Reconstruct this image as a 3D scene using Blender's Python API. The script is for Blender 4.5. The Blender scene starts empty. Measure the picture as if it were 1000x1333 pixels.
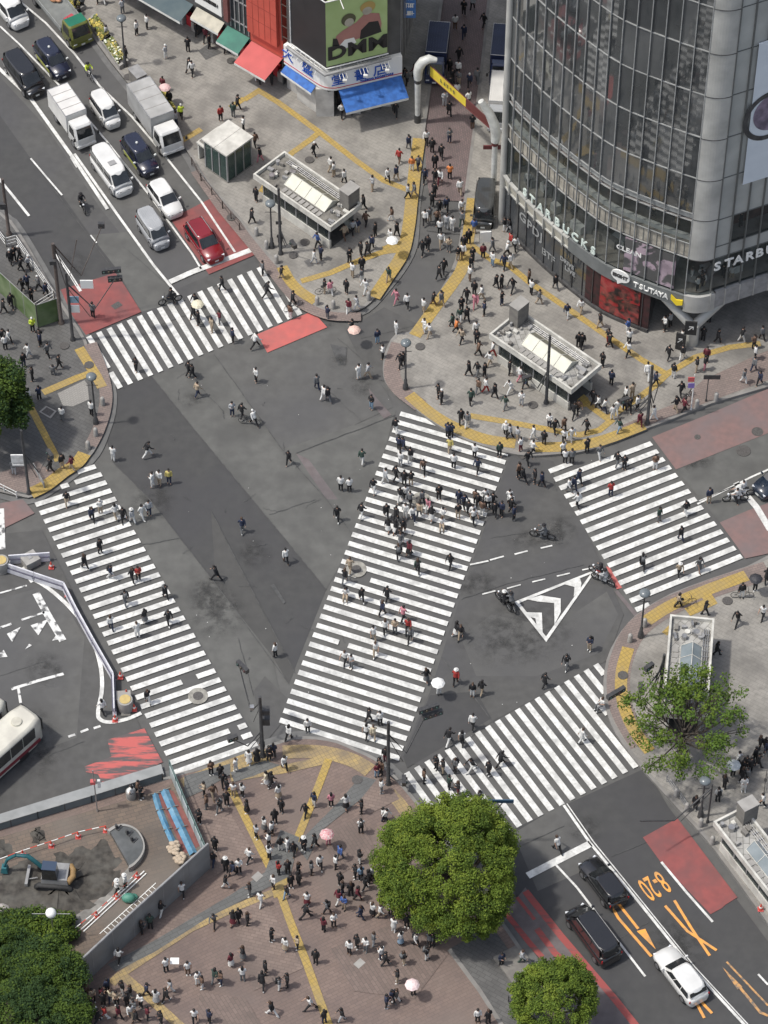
import bpy, math, random
from mathutils import Vector, Matrix, geometry
R = math.radians
rnd = random.Random(7)
SC = bpy.context.scene
COL = SC.collection
# ---------------- camera (fixed telephoto view from a high roof) ----------------
CAM_F, CAM_TH, CAM_RO, CAM_H = 4440.0, 51.0612, 0.0994, 201.741
_th, _ro = R(CAM_TH), R(CAM_RO)
FW = Vector((0, math.cos(_th), -math.sin(_th)))
_r0 = Vector((1, 0, 0)); _u0 = _r0.cross(FW)
RT = _r0*math.cos(_ro) + _u0*math.sin(_ro)
UP = -_r0*math.sin(_ro) + _u0*math.cos(_ro)
cd = bpy.data.cameras.new('camera'); cam = bpy.data.objects.new('camera', cd); COL.objects.link(cam)
cam.matrix_world = Matrix(((RT.x, UP.x, -FW.x, 0), (RT.y, UP.y, -FW.y, 0), (RT.z, UP.z, -FW.z, CAM_H), (0, 0, 0, 1)))
cd.sensor_fit = 'VERTICAL'; cd.sensor_height = 36; cd.lens = 36*CAM_F/1333
cd.clip_start = 1; cd.clip_end = 9000
SC.camera = cam
# ---------------- sky and sun ----------------
SUN_EL, SUN_AZ = 63.0, 190.0      # direction TO the sun, degrees from +x counter-clockwise
W = bpy.data.worlds.new('World'); SC.world = W; W.use_nodes = True
nt = W.node_tree; bg = nt.nodes['Background']
sky = nt.nodes.new('ShaderNodeTexSky'); sky.sky_type = 'NISHITA'; sky.sun_disc = False
sky.sun_elevation = R(SUN_EL); sky.sun_rotation = R(90 - SUN_AZ); sky.dust_density = 3.0; sky.air_density = 1.0; sky.ozone_density = 0.6
hs = nt.nodes.new('ShaderNodeHueSaturation'); hs.inputs['Saturation'].default_value = .65; nt.links.new(sky.outputs[0], hs.inputs['Color']); nt.links.new(hs.outputs[0], bg.inputs[0]); bg.inputs[1].default_value = 0.15
sl = bpy.data.lights.new('sun', 'SUN'); sl.energy = 2.4; sl.angle = R(2.5); sl.color = (1, 0.96, 0.89)
so = bpy.data.objects.new('sun', sl); COL.objects.link(so)
sv = Vector((math.cos(R(SUN_AZ))*math.cos(R(SUN_EL)), math.sin(R(SUN_AZ))*math.cos(R(SUN_EL)), math.sin(R(SUN_EL))))
so.rotation_euler = (-sv).to_track_quat('-Z', 'Y').to_euler()
SC.view_settings.view_transform = 'Standard'; SC.view_settings.look = 'None'; SC.view_settings.gamma = 1
SC.view_settings.exposure = 0.25
SC.render.engine = 'CYCLES'

# ---------------- survey helpers: plan positions were measured on the ground plane ----------------
def P(x, y, z=0.0):
    d = FW*CAM_F + RT*(x-500) - UP*(y-666.5)
    t = (CAM_H - z)/-d.z
    return Vector((d.x*t, d.y*t, z))
def inv(v):
    d = Vector((v.x, v.y, v.z-CAM_H)); w = d.dot(FW); return (500+CAM_F*d.dot(RT)/w, 666.5-CAM_F*d.dot(UP)/w)
def P2(x, y, z=0.0):
    v = P(x, y, z); return (v.x, v.y)
def ang(a, b):                      # heading (radians) from survey point a to b
    d = P(*b) - P(*a); return math.atan2(d.y, d.x)
# ---------------- tagging ----------------
def tag(o, label=None, cat=None, group=None, kind=None):
    if label: o['label'] = label
    if cat: o['category'] = cat
    if group: o['group'] = group
    if kind: o['kind'] = kind
    return o
def empty(name, loc, rz=0.0):
    o = bpy.data.objects.new(name, None); COL.objects.link(o)
    o.location = loc; o.rotation_euler = (0, 0, rz); o.empty_display_size = .3
    return o
def copy_tree(o, parent=None):
    c = o.copy(); COL.objects.link(c); c.parent = parent
    for ch in KIDS.get(o.name, []):
        k = copy_tree(ch, c); KIDS.setdefault(c.name, []).append(k)
    return c
KIDS = {}
# ---------------- mesh builder ----------------
class MB:
    def __init__(s): s.v = []; s.f = []; s.m = []; s.sm = []
    def add(s, vs, fs, mi=0, smooth=False):
        n = len(s.v); s.v += [tuple(q) for q in vs]
        for f in fs: s.f.append([n+i for i in f]); s.m.append(mi); s.sm.append(smooth)
        return s
    def box(s, c, d, rz=0.0, mi=0, taper=1.0, M=None):
        hx, hy, hz = d[0]/2, d[1]/2, d[2]/2; ca, sa = math.cos(rz), math.sin(rz); vs = []
        for z in (-1, 1):
            k = taper if z > 0 else 1
            for x, y in ((-1, -1), (1, -1), (1, 1), (-1, 1)):
                X, Y = x*hx*k, y*hy*k
                v = Vector((c[0]+X*ca-Y*sa, c[1]+X*sa+Y*ca, c[2]+z*hz)); vs.append(M @ v if M else v)
        return s.add(vs, [(0, 3, 2, 1), (4, 5, 6, 7), (0, 1, 5, 4), (1, 2, 6, 5), (2, 3, 7, 6), (3, 0, 4, 7)], mi)
    def prism(s, poly, z0, z1, mi=0, mside=None, bottom=True):
        n = len(poly); A = sum(poly[i][0]*poly[(i+1) % n][1]-poly[(i+1) % n][0]*poly[i][1] for i in range(n))
        if A < 0: poly = poly[::-1]
        tri = geometry.tessellate_polygon([[Vector((p[0], p[1], 0)) for p in poly]])
        vs = [(p[0], p[1], z1) for p in poly]
        def up(t):
            a, b, c = [poly[i] for i in t]
            return t if (b[0]-a[0])*(c[1]-a[1])-(b[1]-a[1])*(c[0]-a[0]) > 0 else t[::-1]
        s.add(vs, [up(t) for t in tri], mi)
        if z0 is not None and z0 < z1:
            w = [(p[0], p[1], z0) for p in poly]+[(p[0], p[1], z1) for p in poly]
            s.add(w, [(i, (i+1) % n, n+(i+1) % n, n+i) for i in range(n)], mi if mside is None else mside)
            if bottom: s.add([(p[0], p[1], z0) for p in poly], [up(t)[::-1] for t in tri], mi)
        return s
    def tube(s, pts, rad, n=8, mi=0, cap=True, sq=1.0, smooth=True):
        pts = [Vector(p) for p in pts]
        if not isinstance(rad, (list, tuple)): rad = [rad]*len(pts)
        base = len(s.v); vs = []; prev = None
        for i, p in enumerate(pts):
            t = (pts[min(i+1, len(pts)-1)]-pts[max(i-1, 0)])
            t = t.normalized() if t.length > 1e-9 else Vector((0, 0, 1))
            ref = prev if prev else (Vector((0, 0, 1)) if abs(t.z) < .9 else Vector((1, 0, 0)))
            a = ref - t*ref.dot(t)
            if a.length < 1e-4: ref = Vector((0, 1, 0)); a = ref - t*ref.dot(t)
            a.normalize(); b = t.cross(a); prev = a
            for k in range(n):
                w = 2*math.pi*k/n; vs.append(p + a*math.cos(w)*rad[i] + b*math.sin(w)*rad[i]*sq)
        fs = []
        for i in range(len(pts)-1):
            for k in range(n):
                fs.append((i*n+k, i*n+(k+1) % n, (i+1)*n+(k+1) % n, (i+1)*n+k))
        s.add(vs, fs, mi, smooth)
        if cap:
            s.add(vs[:n], [tuple(range(n))[::-1]], mi); s.add(vs[-n:], [tuple(range(n))], mi)
        return s
    def cyl(s, p, r, h, n=16, mi=0, r2=None):
        return s.tube([p, (p[0], p[1], p[2]+h)], [r, r if r2 is None else r2], n, mi)
    def ball(s, c, r, n=10, m=7, mi=0, sc=(1, 1, 1), smooth=True):
        vs = [(c[0], c[1], c[2]-r*sc[2])]
        for i in range(1, m):
            ph = math.pi*i/m
            for k in range(n):
                w = 2*math.pi*k/n; vs.append((c[0]+r*sc[0]*math.sin(ph)*math.cos(w), c[1]+r*sc[1]*math.sin(ph)*math.sin(w), c[2]-r*sc[2]*math.cos(ph)))
        vs.append((c[0], c[1], c[2]+r*sc[2])); fs = [(0, 1+(k+1) % n, 1+k) for k in range(n)]
        for i in range(m-2):
            for k in range(n):
                a = 1+i*n; fs.append((a+k, a+(k+1) % n, a+n+(k+1) % n, a+n+k))
        a = 1+(m-2)*n; L = len(vs)-1; fs += [(a+k, a+(k+1) % n, L) for k in range(n)]
        return s.add(vs, fs, mi, smooth)
    def quad(s, a, b, c, d, mi=0): return s.add([a, b, c, d], [(0, 1, 2, 3)], mi)
    def slab(s, a, b, c, d, th, mi=0):          # a thin plate with real thickness
        a, b, c, d = map(Vector, (a, b, c, d)); n = (b-a).cross(d-a).normalized()*th
        lo = [a-n, b-n, c-n, d-n]; hi = [a, b, c, d]
        return s.add(lo+hi, [(4, 5, 6, 7), (0, 3, 2, 1), (0, 1, 5, 4), (1, 2, 6, 5), (2, 3, 7, 6), (3, 0, 4, 7)], mi)
    def build(s, name, mats, parent=None, loc=None, rz=0.0):
        me = bpy.data.meshes.new(name); me.from_pydata([tuple(v) for v in s.v], [], s.f)
        if not isinstance(mats, (list, tuple)): mats = [mats]
        for m in mats: me.materials.append(m)
        if s.f:
            me.polygons.foreach_set('material_index', s.m); me.polygons.foreach_set('use_smooth', s.sm)
        me.update()
        o = bpy.data.objects.new(name, me); COL.objects.link(o)
        if parent is not None: o.parent = parent; KIDS.setdefault(parent.name, []).append(o)
        if loc is not None: o.location = loc
        if rz: o.rotation_euler = (0, 0, rz)
        return o
def textmesh(s, size, loc=(0, 0, 0), rot=None, ext=0.01, sx=1.0, bold=0.0, align='CENTER'):
    cu = bpy.data.curves.new('writing', 'FONT'); cu.body = s; cu.size = size; cu.extrude = ext; cu.offset = bold
    cu.align_x = align; cu.align_y = 'CENTER'; cu.resolution_u = 3
    o = bpy.data.objects.new('writing', cu); COL.objects.link(o)
    dg = bpy.context.evaluated_depsgraph_get(); dg.update()
    me = bpy.data.meshes.new_from_object(o.evaluated_get(dg))
    bpy.data.objects.remove(o)
    M = Matrix.Translation(loc) @ (rot.to_4x4() if rot else Matrix()) @ Matrix.Diagonal((sx, 1, 1, 1))
    me.transform(M)
    return me
def addmesh(name, me, mat, parent=None):
    me.materials.clear(); me.materials.append(mat)
    o = bpy.data.objects.new(name, me); COL.objects.link(o)
    if parent is not None: o.parent = parent; KIDS.setdefault(parent.name, []).append(o)
    return o
def strokes(seed, w, h, p, rot, ext=.01):      # illegible small lettering as short strokes
    rr = random.Random(seed); k = MB(); n = max(3, int(w/h*1.1))
    for i in range(n):
        x = -w/2+w*(i+.5)/n
        for j in range(3):
            a, b = rr.uniform(-.35, .35)*h, rr.uniform(-.4, .4)*h
            if j % 2: k.box((x, b, ext/2+j*.0015), (h*.62, h*.12, ext))
            else: k.box((x+a*.6, 0, ext/2+j*.0015), (h*.12, h*.85, ext))
    me = bpy.data.meshes.new('writing'); me.from_pydata(k.v, [], k.f); me.transform(Matrix.Translation(p) @ rot.to_4x4()); return me
# ---------------- materials ----------------
MATS = {}
def mat(name, col, rough=.6, col2=None, scale=1.0, metal=0.0, spec=None, bump=0.0, detail=6, col3=None, scale3=.15, f3=.5, lo=.35, hi=.65, coat=0.0, dist=0.0, coord='Object'):
    if name in MATS: return MATS[name]
    m = bpy.data.materials.new(name); m.use_nodes = True; t = m.node_tree; N = t.nodes; L = t.links
    b = N['Principled BSDF']; b.inputs['Roughness'].default_value = rough; b.inputs['Metallic'].default_value = metal
    if spec is not None: b.inputs['Specular IOR Level'].default_value = spec
    if coat: b.inputs['Coat Weight'].default_value = coat; b.inputs['Coat Roughness'].default_value = .05
    b.inputs['Base Color'].default_value = (*col, 1)
    if col2:
        tc = N.new('ShaderNodeTexCoord'); nz = N.new('ShaderNodeTexNoise'); nz.inputs['Scale'].default_value = scale
        nz.inputs['Detail'].default_value = detail; nz.inputs['Distortion'].default_value = dist
        L.new(tc.outputs[coord], nz.inputs['Vector'])
        mr = N.new('ShaderNodeMapRange'); mr.inputs[1].default_value = lo; mr.inputs[2].default_value = hi
        L.new(nz.outputs[0], mr.inputs[0])
        mx = N.new('ShaderNodeMix'); mx.data_type = 'RGBA'; mx.inputs[6].default_value = (*col, 1); mx.inputs[7].default_value = (*col2, 1)
        L.new(mr.outputs[0], mx.inputs[0]); out = mx.outputs[2]
        if col3:
            n3 = N.new('ShaderNodeTexNoise'); n3.inputs['Scale'].default_value = scale3; n3.inputs['Detail'].default_value = 4
            L.new(tc.outputs[coord], n3.inputs['Vector'])
            m3 = N.new('ShaderNodeMapRange'); m3.inputs[1].default_value = .42; m3.inputs[2].default_value = .68; m3.inputs[4].default_value = f3
            L.new(n3.outputs[0], m3.inputs[0])
            x3 = N.new('ShaderNodeMix'); x3.data_type = 'RGBA'; x3.inputs[7].default_value = (*col3, 1)
            L.new(out, x3.inputs[6]); L.new(m3.outputs[0], x3.inputs[0]); out = x3.outputs[2]
        L.new(out, b.inputs['Base Color'])
        if bump:
            bp = N.new('ShaderNodeBump'); bp.inputs['Strength'].default_value = bump; bp.inputs['Distance'].default_value = .02
            L.new(nz.outputs[0], bp.inputs['Height']); L.new(bp.outputs[0], b.inputs['Normal'])
    MATS[name] = m
    return m
def tiled(name, c1, c2, mortar, bw, bh, ang=0.0, rough=.75, stain=(.05, .05, .05), fs=.35, ss=.25, off=.5, ms=.02, mix2=None):
    m = mat(name, c1, rough); t = m.node_tree; N = t.nodes; L = t.links; b = N['Principled BSDF']
    tc = N.new('ShaderNodeTexCoord'); mp = N.new('ShaderNodeMapping'); mp.inputs['Rotation'].default_value = (0, 0, -ang)
    L.new(tc.outputs['Object'], mp.inputs[0])
    br = N.new('ShaderNodeTexBrick'); br.inputs['Color1'].default_value = (*c1, 1); br.inputs['Color2'].default_value = (*c2, 1); br.inputs['Mortar'].default_value = (*mortar, 1)
    br.inputs['Scale'].default_value = 1; br.inputs['Brick Width'].default_value = bw; br.inputs['Row Height'].default_value = bh
    br.inputs['Mortar Size'].default_value = ms; br.offset = off; br.inputs['Mortar Smooth'].default_value = .3
    L.new(mp.outputs[0], br.inputs['Vector'])
    out = br.outputs['Color']
    for sc_, f_, lo, hi, dt in ((ss, fs, .45, .72, 8), (1.7, fs*.55, .45, .75, 5)):
        nz = N.new('ShaderNodeTexNoise'); nz.inputs['Scale'].default_value = sc_; nz.inputs['Detail'].default_value = dt
        L.new(tc.outputs['Object'], nz.inputs['Vector'])
        mr = N.new('ShaderNodeMapRange'); mr.inputs[1].default_value = lo; mr.inputs[2].default_value = hi; mr.inputs[4].default_value = f_
        L.new(nz.outputs[0], mr.inputs[0])
        mx = N.new('ShaderNodeMix'); mx.data_type = 'RGBA'; mx.inputs[7].default_value = (*stain, 1)
        L.new(mr.outputs[0], mx.inputs[0]); L.new(out, mx.inputs[6]); out = mx.outputs[2]
    if mix2:
        nz = N.new('ShaderNodeTexNoise'); nz.inputs['Scale'].default_value = .12; nz.inputs['Detail'].default_value = 3
        L.new(tc.outputs['Object'], nz.inputs['Vector'])
        mr = N.new('ShaderNodeMapRange'); mr.inputs[1].default_value = .48; mr.inputs[2].default_value = .62; mr.inputs[4].default_value = .6
        L.new(nz.outputs[0], mr.inputs[0]); mx = N.new('ShaderNodeMix'); mx.data_type = 'RGBA'; mx.inputs[7].default_value = (*mix2, 1)
        L.new(mr.outputs[0], mx.inputs[0]); L.new(out, mx.inputs[6]); out = mx.outputs[2]
    L.new(out, b.inputs['Base Color'])
    return m
rdA = R(-59)
def streaked(name, c1, c2, ang_, lo, hi, fine=.35):
    m = mat(name, c1, .8); t = m.node_tree; N = t.nodes; L = t.links; b = N['Principled BSDF']; tc = N.new('ShaderNodeTexCoord'); mp = N.new('ShaderNodeMapping'); mp.inputs['Rotation'].default_value = (0, 0, -ang_); mp.inputs['Scale'].default_value = (fine, 2.2, 1)
    L.new(tc.outputs['Object'], mp.inputs[0]); nz = N.new('ShaderNodeTexNoise'); nz.inputs['Scale'].default_value = 1; nz.inputs['Detail'].default_value = 10; nz.inputs['Roughness'].default_value = .62; L.new(mp.outputs[0], nz.inputs['Vector'])
    mr = N.new('ShaderNodeMapRange'); mr.inputs[1].default_value = lo; mr.inputs[2].default_value = hi; L.new(nz.outputs[0], mr.inputs[0]); mx = N.new('ShaderNodeMix'); mx.data_type = 'RGBA'; mx.inputs[6].default_value = (*c1, 1); mx.inputs[7].default_value = (*c2, 1); L.new(mr.outputs[0], mx.inputs[0]); L.new(mx.outputs[2], b.inputs['Base Color']); return m
def softstain(name, c):
    m = mat(name, c, .7); t = m.node_tree; N = t.nodes; L = t.links; b = N['Principled BSDF']; tc = N.new('ShaderNodeTexCoord'); vl = N.new('ShaderNodeVectorMath'); vl.operation = 'LENGTH'; L.new(tc.outputs['Object'], vl.inputs[0])
    mr = N.new('ShaderNodeMapRange'); mr.interpolation_type = 'SMOOTHSTEP'; mr.inputs[1].default_value = 1.0; mr.inputs[2].default_value = .1; L.new(vl.outputs['Value'], mr.inputs[0])
    g = N.new('ShaderNodeNewGeometry'); nz = N.new('ShaderNodeTexNoise'); nz.inputs['Scale'].default_value = 1.1; nz.inputs['Detail'].default_value = 12; nz.inputs['Roughness'].default_value = .7; L.new(g.outputs['Position'], nz.inputs['Vector'])
    m2 = N.new('ShaderNodeMapRange'); m2.inputs[1].default_value = .42; m2.inputs[2].default_value = .66; m2.inputs[4].default_value = .75; L.new(nz.outputs[0], m2.inputs[0])
    mu = N.new('ShaderNodeMath'); mu.operation = 'MULTIPLY'; L.new(mr.outputs[0], mu.inputs[0]); L.new(m2.outputs[0], mu.inputs[1]); L.new(mu.outputs[0], b.inputs['Alpha']); return m
def glassmat(name, col, rough=.06, spec=.7, metal=.0):
    return mat(name, col, rough, metal=metal, spec=spec, coat=.6)
M = {}
M['asph'] = mat('asphalt', (.088, .087, .083), .85, (.108, .107, .102), 1.1, col3=(.075, .075, .078), scale3=.13, f3=.7, bump=.15, detail=12)
M['asph_dark'] = mat('asphalt_dark', (.052, .052, .052), .85, (.062, .062, .061), 1.3, col3=(.052, .052, .056), scale3=.15, f3=.6, detail=12)
M['asph_mid'] = mat('asphalt_mid', (.071, .0705, .068), .85, (.087, .086, .083), 1.3, col3=(.065, .065, .07), scale3=.17, f3=.6, detail=12)
M['asph_worn'] = mat('asphalt_worn', (.094, .094, .089), .85, (.118, .118, .111), 1.0, col3=(.072, .072, .069), scale3=.3, f3=.7, detail=12)
M['asph_stain'] = mat('asphalt_stain', (.05, .052, .052), .8, (.09, .09, .09), 2.0, detail=10)
M['asph_red'] = mat('asphalt_reddish', (.12, .1, .1), .85, (.15, .13, .13), 1.5, col3=(.08, .075, .08), scale3=.3, f3=.5, detail=10)
M['white'] = mat('road_white_paint', (.72, .72, .69), .6, (.5, .5, .48), 5.0, col3=(.3, .3, .29), scale3=1.1, f3=.62, detail=14, lo=.42, hi=.74)
M['white_worn'] = mat('road_white_paint_worn', (.62, .62, .6), .7, (.12, .12, .12), 2.4, detail=12, lo=.5, hi=.62)
M['orange'] = mat('road_orange_paint', (.85, .36, .06), .6, (.7, .32, .08), 3, col3=(.3, .22, .12), scale3=2.5, f3=.6)
M['orange_worn'] = mat('road_orange_paint_worn', (.5, .27, .1), .7, (.15, .13, .11), 3, lo=.42, hi=.6)
M['red'] = mat('red_road_surface', (.27, .075, .07), .8, (.21, .065, .062), 1.3, col3=(.15, .07, .07), scale3=.5, f3=.7, detail=10)
M['red_bright'] = mat('red_road_surface_fresh', (.5, .12, .105), .8, (.42, .11, .1), 1.5, col3=(.3, .12, .11), scale3=.6, f3=.5)
M['red_worn'] = streaked('red_road_surface_worn', (.46, .11, .1), (.1, .085, .085), R(22), .44, .54)
M['red_scuffed'] = streaked('red_road_surface_scuffed', (.3, .07, .065), (.13, .08, .078), rdA, .5, .66)
M['tyre_smear'] = streaked('tyre_smear', (.042, .042, .041), (.09, .09, .086), R(15), .42, .56, fine=1.0)
M['soft_stain'] = softstain('soft_oil_stain', (.04, .04, .039)); M['asph_dark2'] = mat('asphalt_dark_patch', (.064, .0635, .061), .85, (.074, .073, .07), 1.3, col3=(.055, .055, .053), scale3=.2, f3=.6, detail=12)
M['brick_road'] = mat('faded_brick_road', (.21, .13, .12), .85, (.17, .115, .108), 2.2, col3=(.16, .13, .13), scale3=.35, f3=.8, detail=12)
M['yellow'] = tiled('yellow_tactile', (.42, .29, .075), (.36, .25, .07), (.26, .19, .06), .3, .3, 0.6, stain=(.28, .22, .12), fs=.6, ss=.6, off=0, ms=.03)
M['kerb'] = mat('kerb_stone', (.24, .23, .215), .8, (.19, .185, .175), 1.2, col3=(.14, .13, .12), scale3=.8, f3=.5)
M['gutter'] = mat('gutter_concrete', (.15, .15, .146), .85, (.115, .115, .113), 1.2, col3=(.1, .1, .1), scale3=.6, f3=.6, detail=10)
M['pave'] = tiled('grey_pavers', (.285, .27, .243), (.262, .249, .225), (.21, .199, .18), .6, .3, R(-33), stain=(.1, .095, .088), fs=.75, ss=.3)
M['pave_dark'] = tiled('dark_pavers', (.12, .118, .114), (.1, .098, .095), (.07, .07, .068), .6, .3, R(-33), stain=(.045, .045, .045), fs=.6, ss=.3)
M['brick'] = tiled('red_brown_pavers', (.2, .146, .123), (.17, .124, .104), (.125, .097, .085), .5, .25, R(30), stain=(.11, .085, .08), fs=.7, ss=.22, mix2=(.165, .132, .115))
M['brick_b'] = tiled('red_brown_pavers_b', (.19, .142, .122), (.15, .112, .097), (.11, .088, .078), .5, .25, R(-60), stain=(.1, .08, .07), fs=.7, ss=.3)
M['brick_c'] = tiled('red_brown_pavers_c', (.225, .17, .143), (.18, .135, .115), (.13, .1, .088), .5, .25, R(-15), stain=(.12, .095, .085), fs=.7, ss=.25)
M['brick_kerb'] = tiled('pinkish_kerb_pavers', (.24, .185, .165), (.2, .155, .14), (.13, .11, .1), .4, .2, R(20), stain=(.13, .11, .1), fs=.6, ss=.5)
M['brick_street'] = tiled('street_pavers', (.19, .135, .13), (.15, .115, .11), (.1, .08, .08), .3, .15, R(84), stain=(.06, .05, .05), fs=.5, ss=.3)
M['green_band'] = tiled('grey_green_pavers', (.135, .138, .134), (.115, .118, .115), (.08, .08, .078), .6, .3, R(30), stain=(.08, .08, .08), fs=.6, ss=.4)
M['conc'] = mat('concrete', (.34, .33, .31), .8, (.28, .27, .255), 1.5, col3=(.2, .195, .18), scale3=.8, f3=.5)
M['lt_patch'] = tiled('light_pavers', (.3, .29, .265), (.27, .26, .24), (.2, .19, .18), .3, .15, R(-33), stain=(.2, .19, .17), fs=.5)
M['steel'] = mat('steel', (.5, .5, .5), .35, (.36, .36, .36), 4, metal=.8)
M['dark_metal'] = mat('dark_pole_paint', (.035, .035, .038), .45, (.06, .06, .06), 5)
M['brown_metal'] = mat('brown_pole_paint', (.07, .055, .048), .5, (.1, .08, .07), 5)
M['white_metal'] = mat('white_paint_metal', (.75, .75, .73), .45, (.6, .6, .58), 3, col3=(.35, .34, .32), scale3=1.5, f3=.3)
M['grey_metal'] = mat('grey_paint_metal', (.3, .3, .3), .5, (.22, .22, .22), 2)
M['black'] = mat('black_rubber', (.018, .018, .019), .7, (.03, .03, .03), 4)
M['manhole'] = mat('manhole_iron', (.06, .055, .052), .6, (.1, .095, .09), 14)
M['manhole_conc'] = mat('manhole_collar', (.34, .33, .29), .8, (.2, .19, .17), 3)
# ---------------- ground, roads, kerbs ----------------
def structure(o): o['kind'] = 'structure'; return o
mb = MB(); mb.quad((-3500, -1500, 0), (3500, -1500, 0), (3500, 6000, 0), (-3500, 6000, 0)); structure(mb.build('ground', M['asph']))
_z = [0.0]
def flat(name, px, m, z=None, base=0.0):
    if z is None: _z[0] += .003; z = _z[0]
    mb = MB(); mb.prism([P2(x, y, base+z) for x, y in px], None, base+z)
    return structure(mb.build(name, m))
def pline(mb, px, w, z, dash=None, closed=False):
    pts = [P(x, y, z) for x, y in px]; n = len(pts)
    lo, hi = [], []
    for i, p in enumerate(pts):
        a = pts[i-1] if (i or closed) else p; b = pts[(i+1) % n] if (i < n-1 or closed) else p
        d1 = (p-a).normalized() if (p-a).length > 1e-6 else (b-p).normalized(); d2 = (b-p).normalized() if (b-p).length > 1e-6 else d1
        t = (d1+d2).normalized(); m = Vector((-t.y, t.x, 0)); k = w/2/max(.4, m.dot(Vector((-d1.y, d1.x, 0))))
        lo.append(p-m*k); hi.append(p+m*k)
    for i in range(n if closed else n-1):
        j = (i+1) % n; mb.quad(lo[i], lo[j], hi[j], hi[i])
def smooth(px, k=4):                 # Catmull-Rom through survey points
    out = []; n = len(px)
    for i in range(n-1):
        p0, p1, p2, p3 = px[max(i-1, 0)], px[i], px[i+1], px[min(i+2, n-1)]
        for j in range(k):
            t = j/k
            out.append(tuple(.5*((2*p1[a])+(-p0[a]+p2[a])*t+(2*p0[a]-5*p1[a]+4*p2[a]-p3[a])*t*t+(-p0[a]+3*p1[a]-3*p2[a]+p3[a])*t**3) for a in (0, 1)))
    out.append(px[-1]); return out
STAINS = []
# differently aged asphalt sheets
flat('road', [(-60, 60), (0, 100), (60, 165), (130, 270), (215, 378), (200, 425), (140, 478), (112, 438), (60, 360), (-20, 240)], M['asph_mid'])
flat('road', [(-60, 130), (0, 150), (40, 206), (81, 254), (118, 306), (152, 350), (160, 368), (112, 437), (60, 360), (-20, 240)], M['asph_dark'])
flat('road', [(118, 306), (165, 302), (222, 370), (232, 392), (184, 406), (152, 350)], M['asph_worn'])
flat('road', [(232, 392), (226, 378), (340, 330), (352, 345)], M['asph_mid'])
flat('road', [(128, 505), (145, 500), (198, 490), (250, 555), (337, 660), (425, 767), (376, 890), (355, 855), (281, 760), (195, 650), (147, 602), (138, 570)], M['asph_dark'])
flat('road', [(275, 665), (281, 760), (355, 855), (376, 890), (384, 872), (330, 770)], M['asph_dark2'])
flat('road', [(130, 600), (147, 602), (195, 650), (281, 760), (355, 855), (370, 930), (336, 965), (240, 800), (130, 612)], M['asph_worn'])
flat('road', [(198, 490), (279, 461), (367, 585), (425, 650), (462, 700), (425, 767), (337, 660), (250, 555)], M['asph_worn'])
flat('road', [(279, 461), (430, 425), (500, 500), (512, 530), (380, 590), (367, 585)], M['asph'])
flat('road', [(367, 585), (515, 535), (500, 590), (462, 700), (425, 650)], M['asph_worn'])
flat('road', [(385, 590), (402, 598), (440, 650), (425, 650)], M['asph_red'])
flat('road', [(560, 1000), (520, 990), (560, 900), (605, 760), (665, 590), (720, 600), (800, 770), (812, 800), (790, 860), (640, 940)], M['asph_mid'])
flat('road', [(600, 830), (640, 800), (690, 810), (745, 800), (790, 770), (805, 800), (780, 850), (700, 880), (620, 880)], M['asph'])
flat('road', [(400, 945), (372, 935), (330, 985), (345, 960), (330, 900), (345, 880), (375, 910)], M['asph_mid'])
flat('road', [(525, 985), (560, 905), (620, 900), (640, 935), (530, 1000)], M['asph_dark'])
flat('road', [(655, 1085), (840, 1000), (870, 1050), (1040, 1280), (1040, 1400), (800, 1400), (690, 1250)], M['asph_dark'])
flat('road', [(668, 1085), (735, 1045), (790, 1120), (700, 1160)], M['asph'])
flat('road', [(-60, 700), (55, 690), (130, 840), (215, 1010), (120, 1050), (-60, 1110)], M['asph_mid'])
flat('road', [(-40, 790), (70, 760), (110, 830), (100, 960), (20, 990), (-40, 1000)], M['asph'])
flat('road', [(716, 608), (724, 606), (835, 800), (826, 803)], M['asph_worn'])
flat('road', [(880, 611), (1040, 547), (1040, 640), (937, 680)], M['asph_worn'])
flat('road', [(450, 430), (500, 400), (560, 430), (520, 450), (512, 500), (480, 490)], M['asph_mid'])
flat('road', [(430, 448), (452, 452), (450, 475), (440, 475)], M['asph_stain'])
flat('road', [(480, 505), (492, 520), (510, 540), (500, 545), (484, 525)], M['asph_red'])
flat('road', [(352, 762), (357, 760), (372, 784), (369, 786)], M['asph_stain'])
STAINS.append((283, 798, 47, 42))
STAINS.append((270, 770, 31, 30))
STAINS.append((676, 827, 98, 52))
STAINS.append((728, 690, 32, 26))
STAINS.append((199, 653, 37, 30))
STAINS.append((42, 962, 47, 60))
_z[0] = .10-.02
# ---- crosswalks
def wl(a, b, t, z): return P(*a, z).lerp(P(*b, z), t)
def crosswalk(name, L0, L1, R0, R1, n, i0, i1, wdt=.5, special={}, z=.1, m=None):
    mb = MB()
    A0, A1, B0, B1 = P(*L0, z), P(*L1, z), P(*R0, z), P(*R1, z)
    for i in range(i0, i1+1):
        a = A0.lerp(A1, i/n); b = B0.lerp(B1, i/n); da = (A1-A0)/n*wdt; db = (B1-B0)/n*wdt
        if A1 == A0: pass
        for s0, s1 in special.get(i, [(0, 1)]):
            k = 10
            for j in range(k):
                u0, u1 = s0+(s1-s0)*j/k, s0+(s1-s0)*(j+1)/k
                mb.quad(a.lerp(b, u0), a.lerp(b, u1), (a+da).lerp(b+db, u1), (a+da).lerp(b+db, u0))
    return structure(mb.build(name, m or M['white']))
Z1 = .012
Z1 = _z[0]*0 + .10
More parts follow.
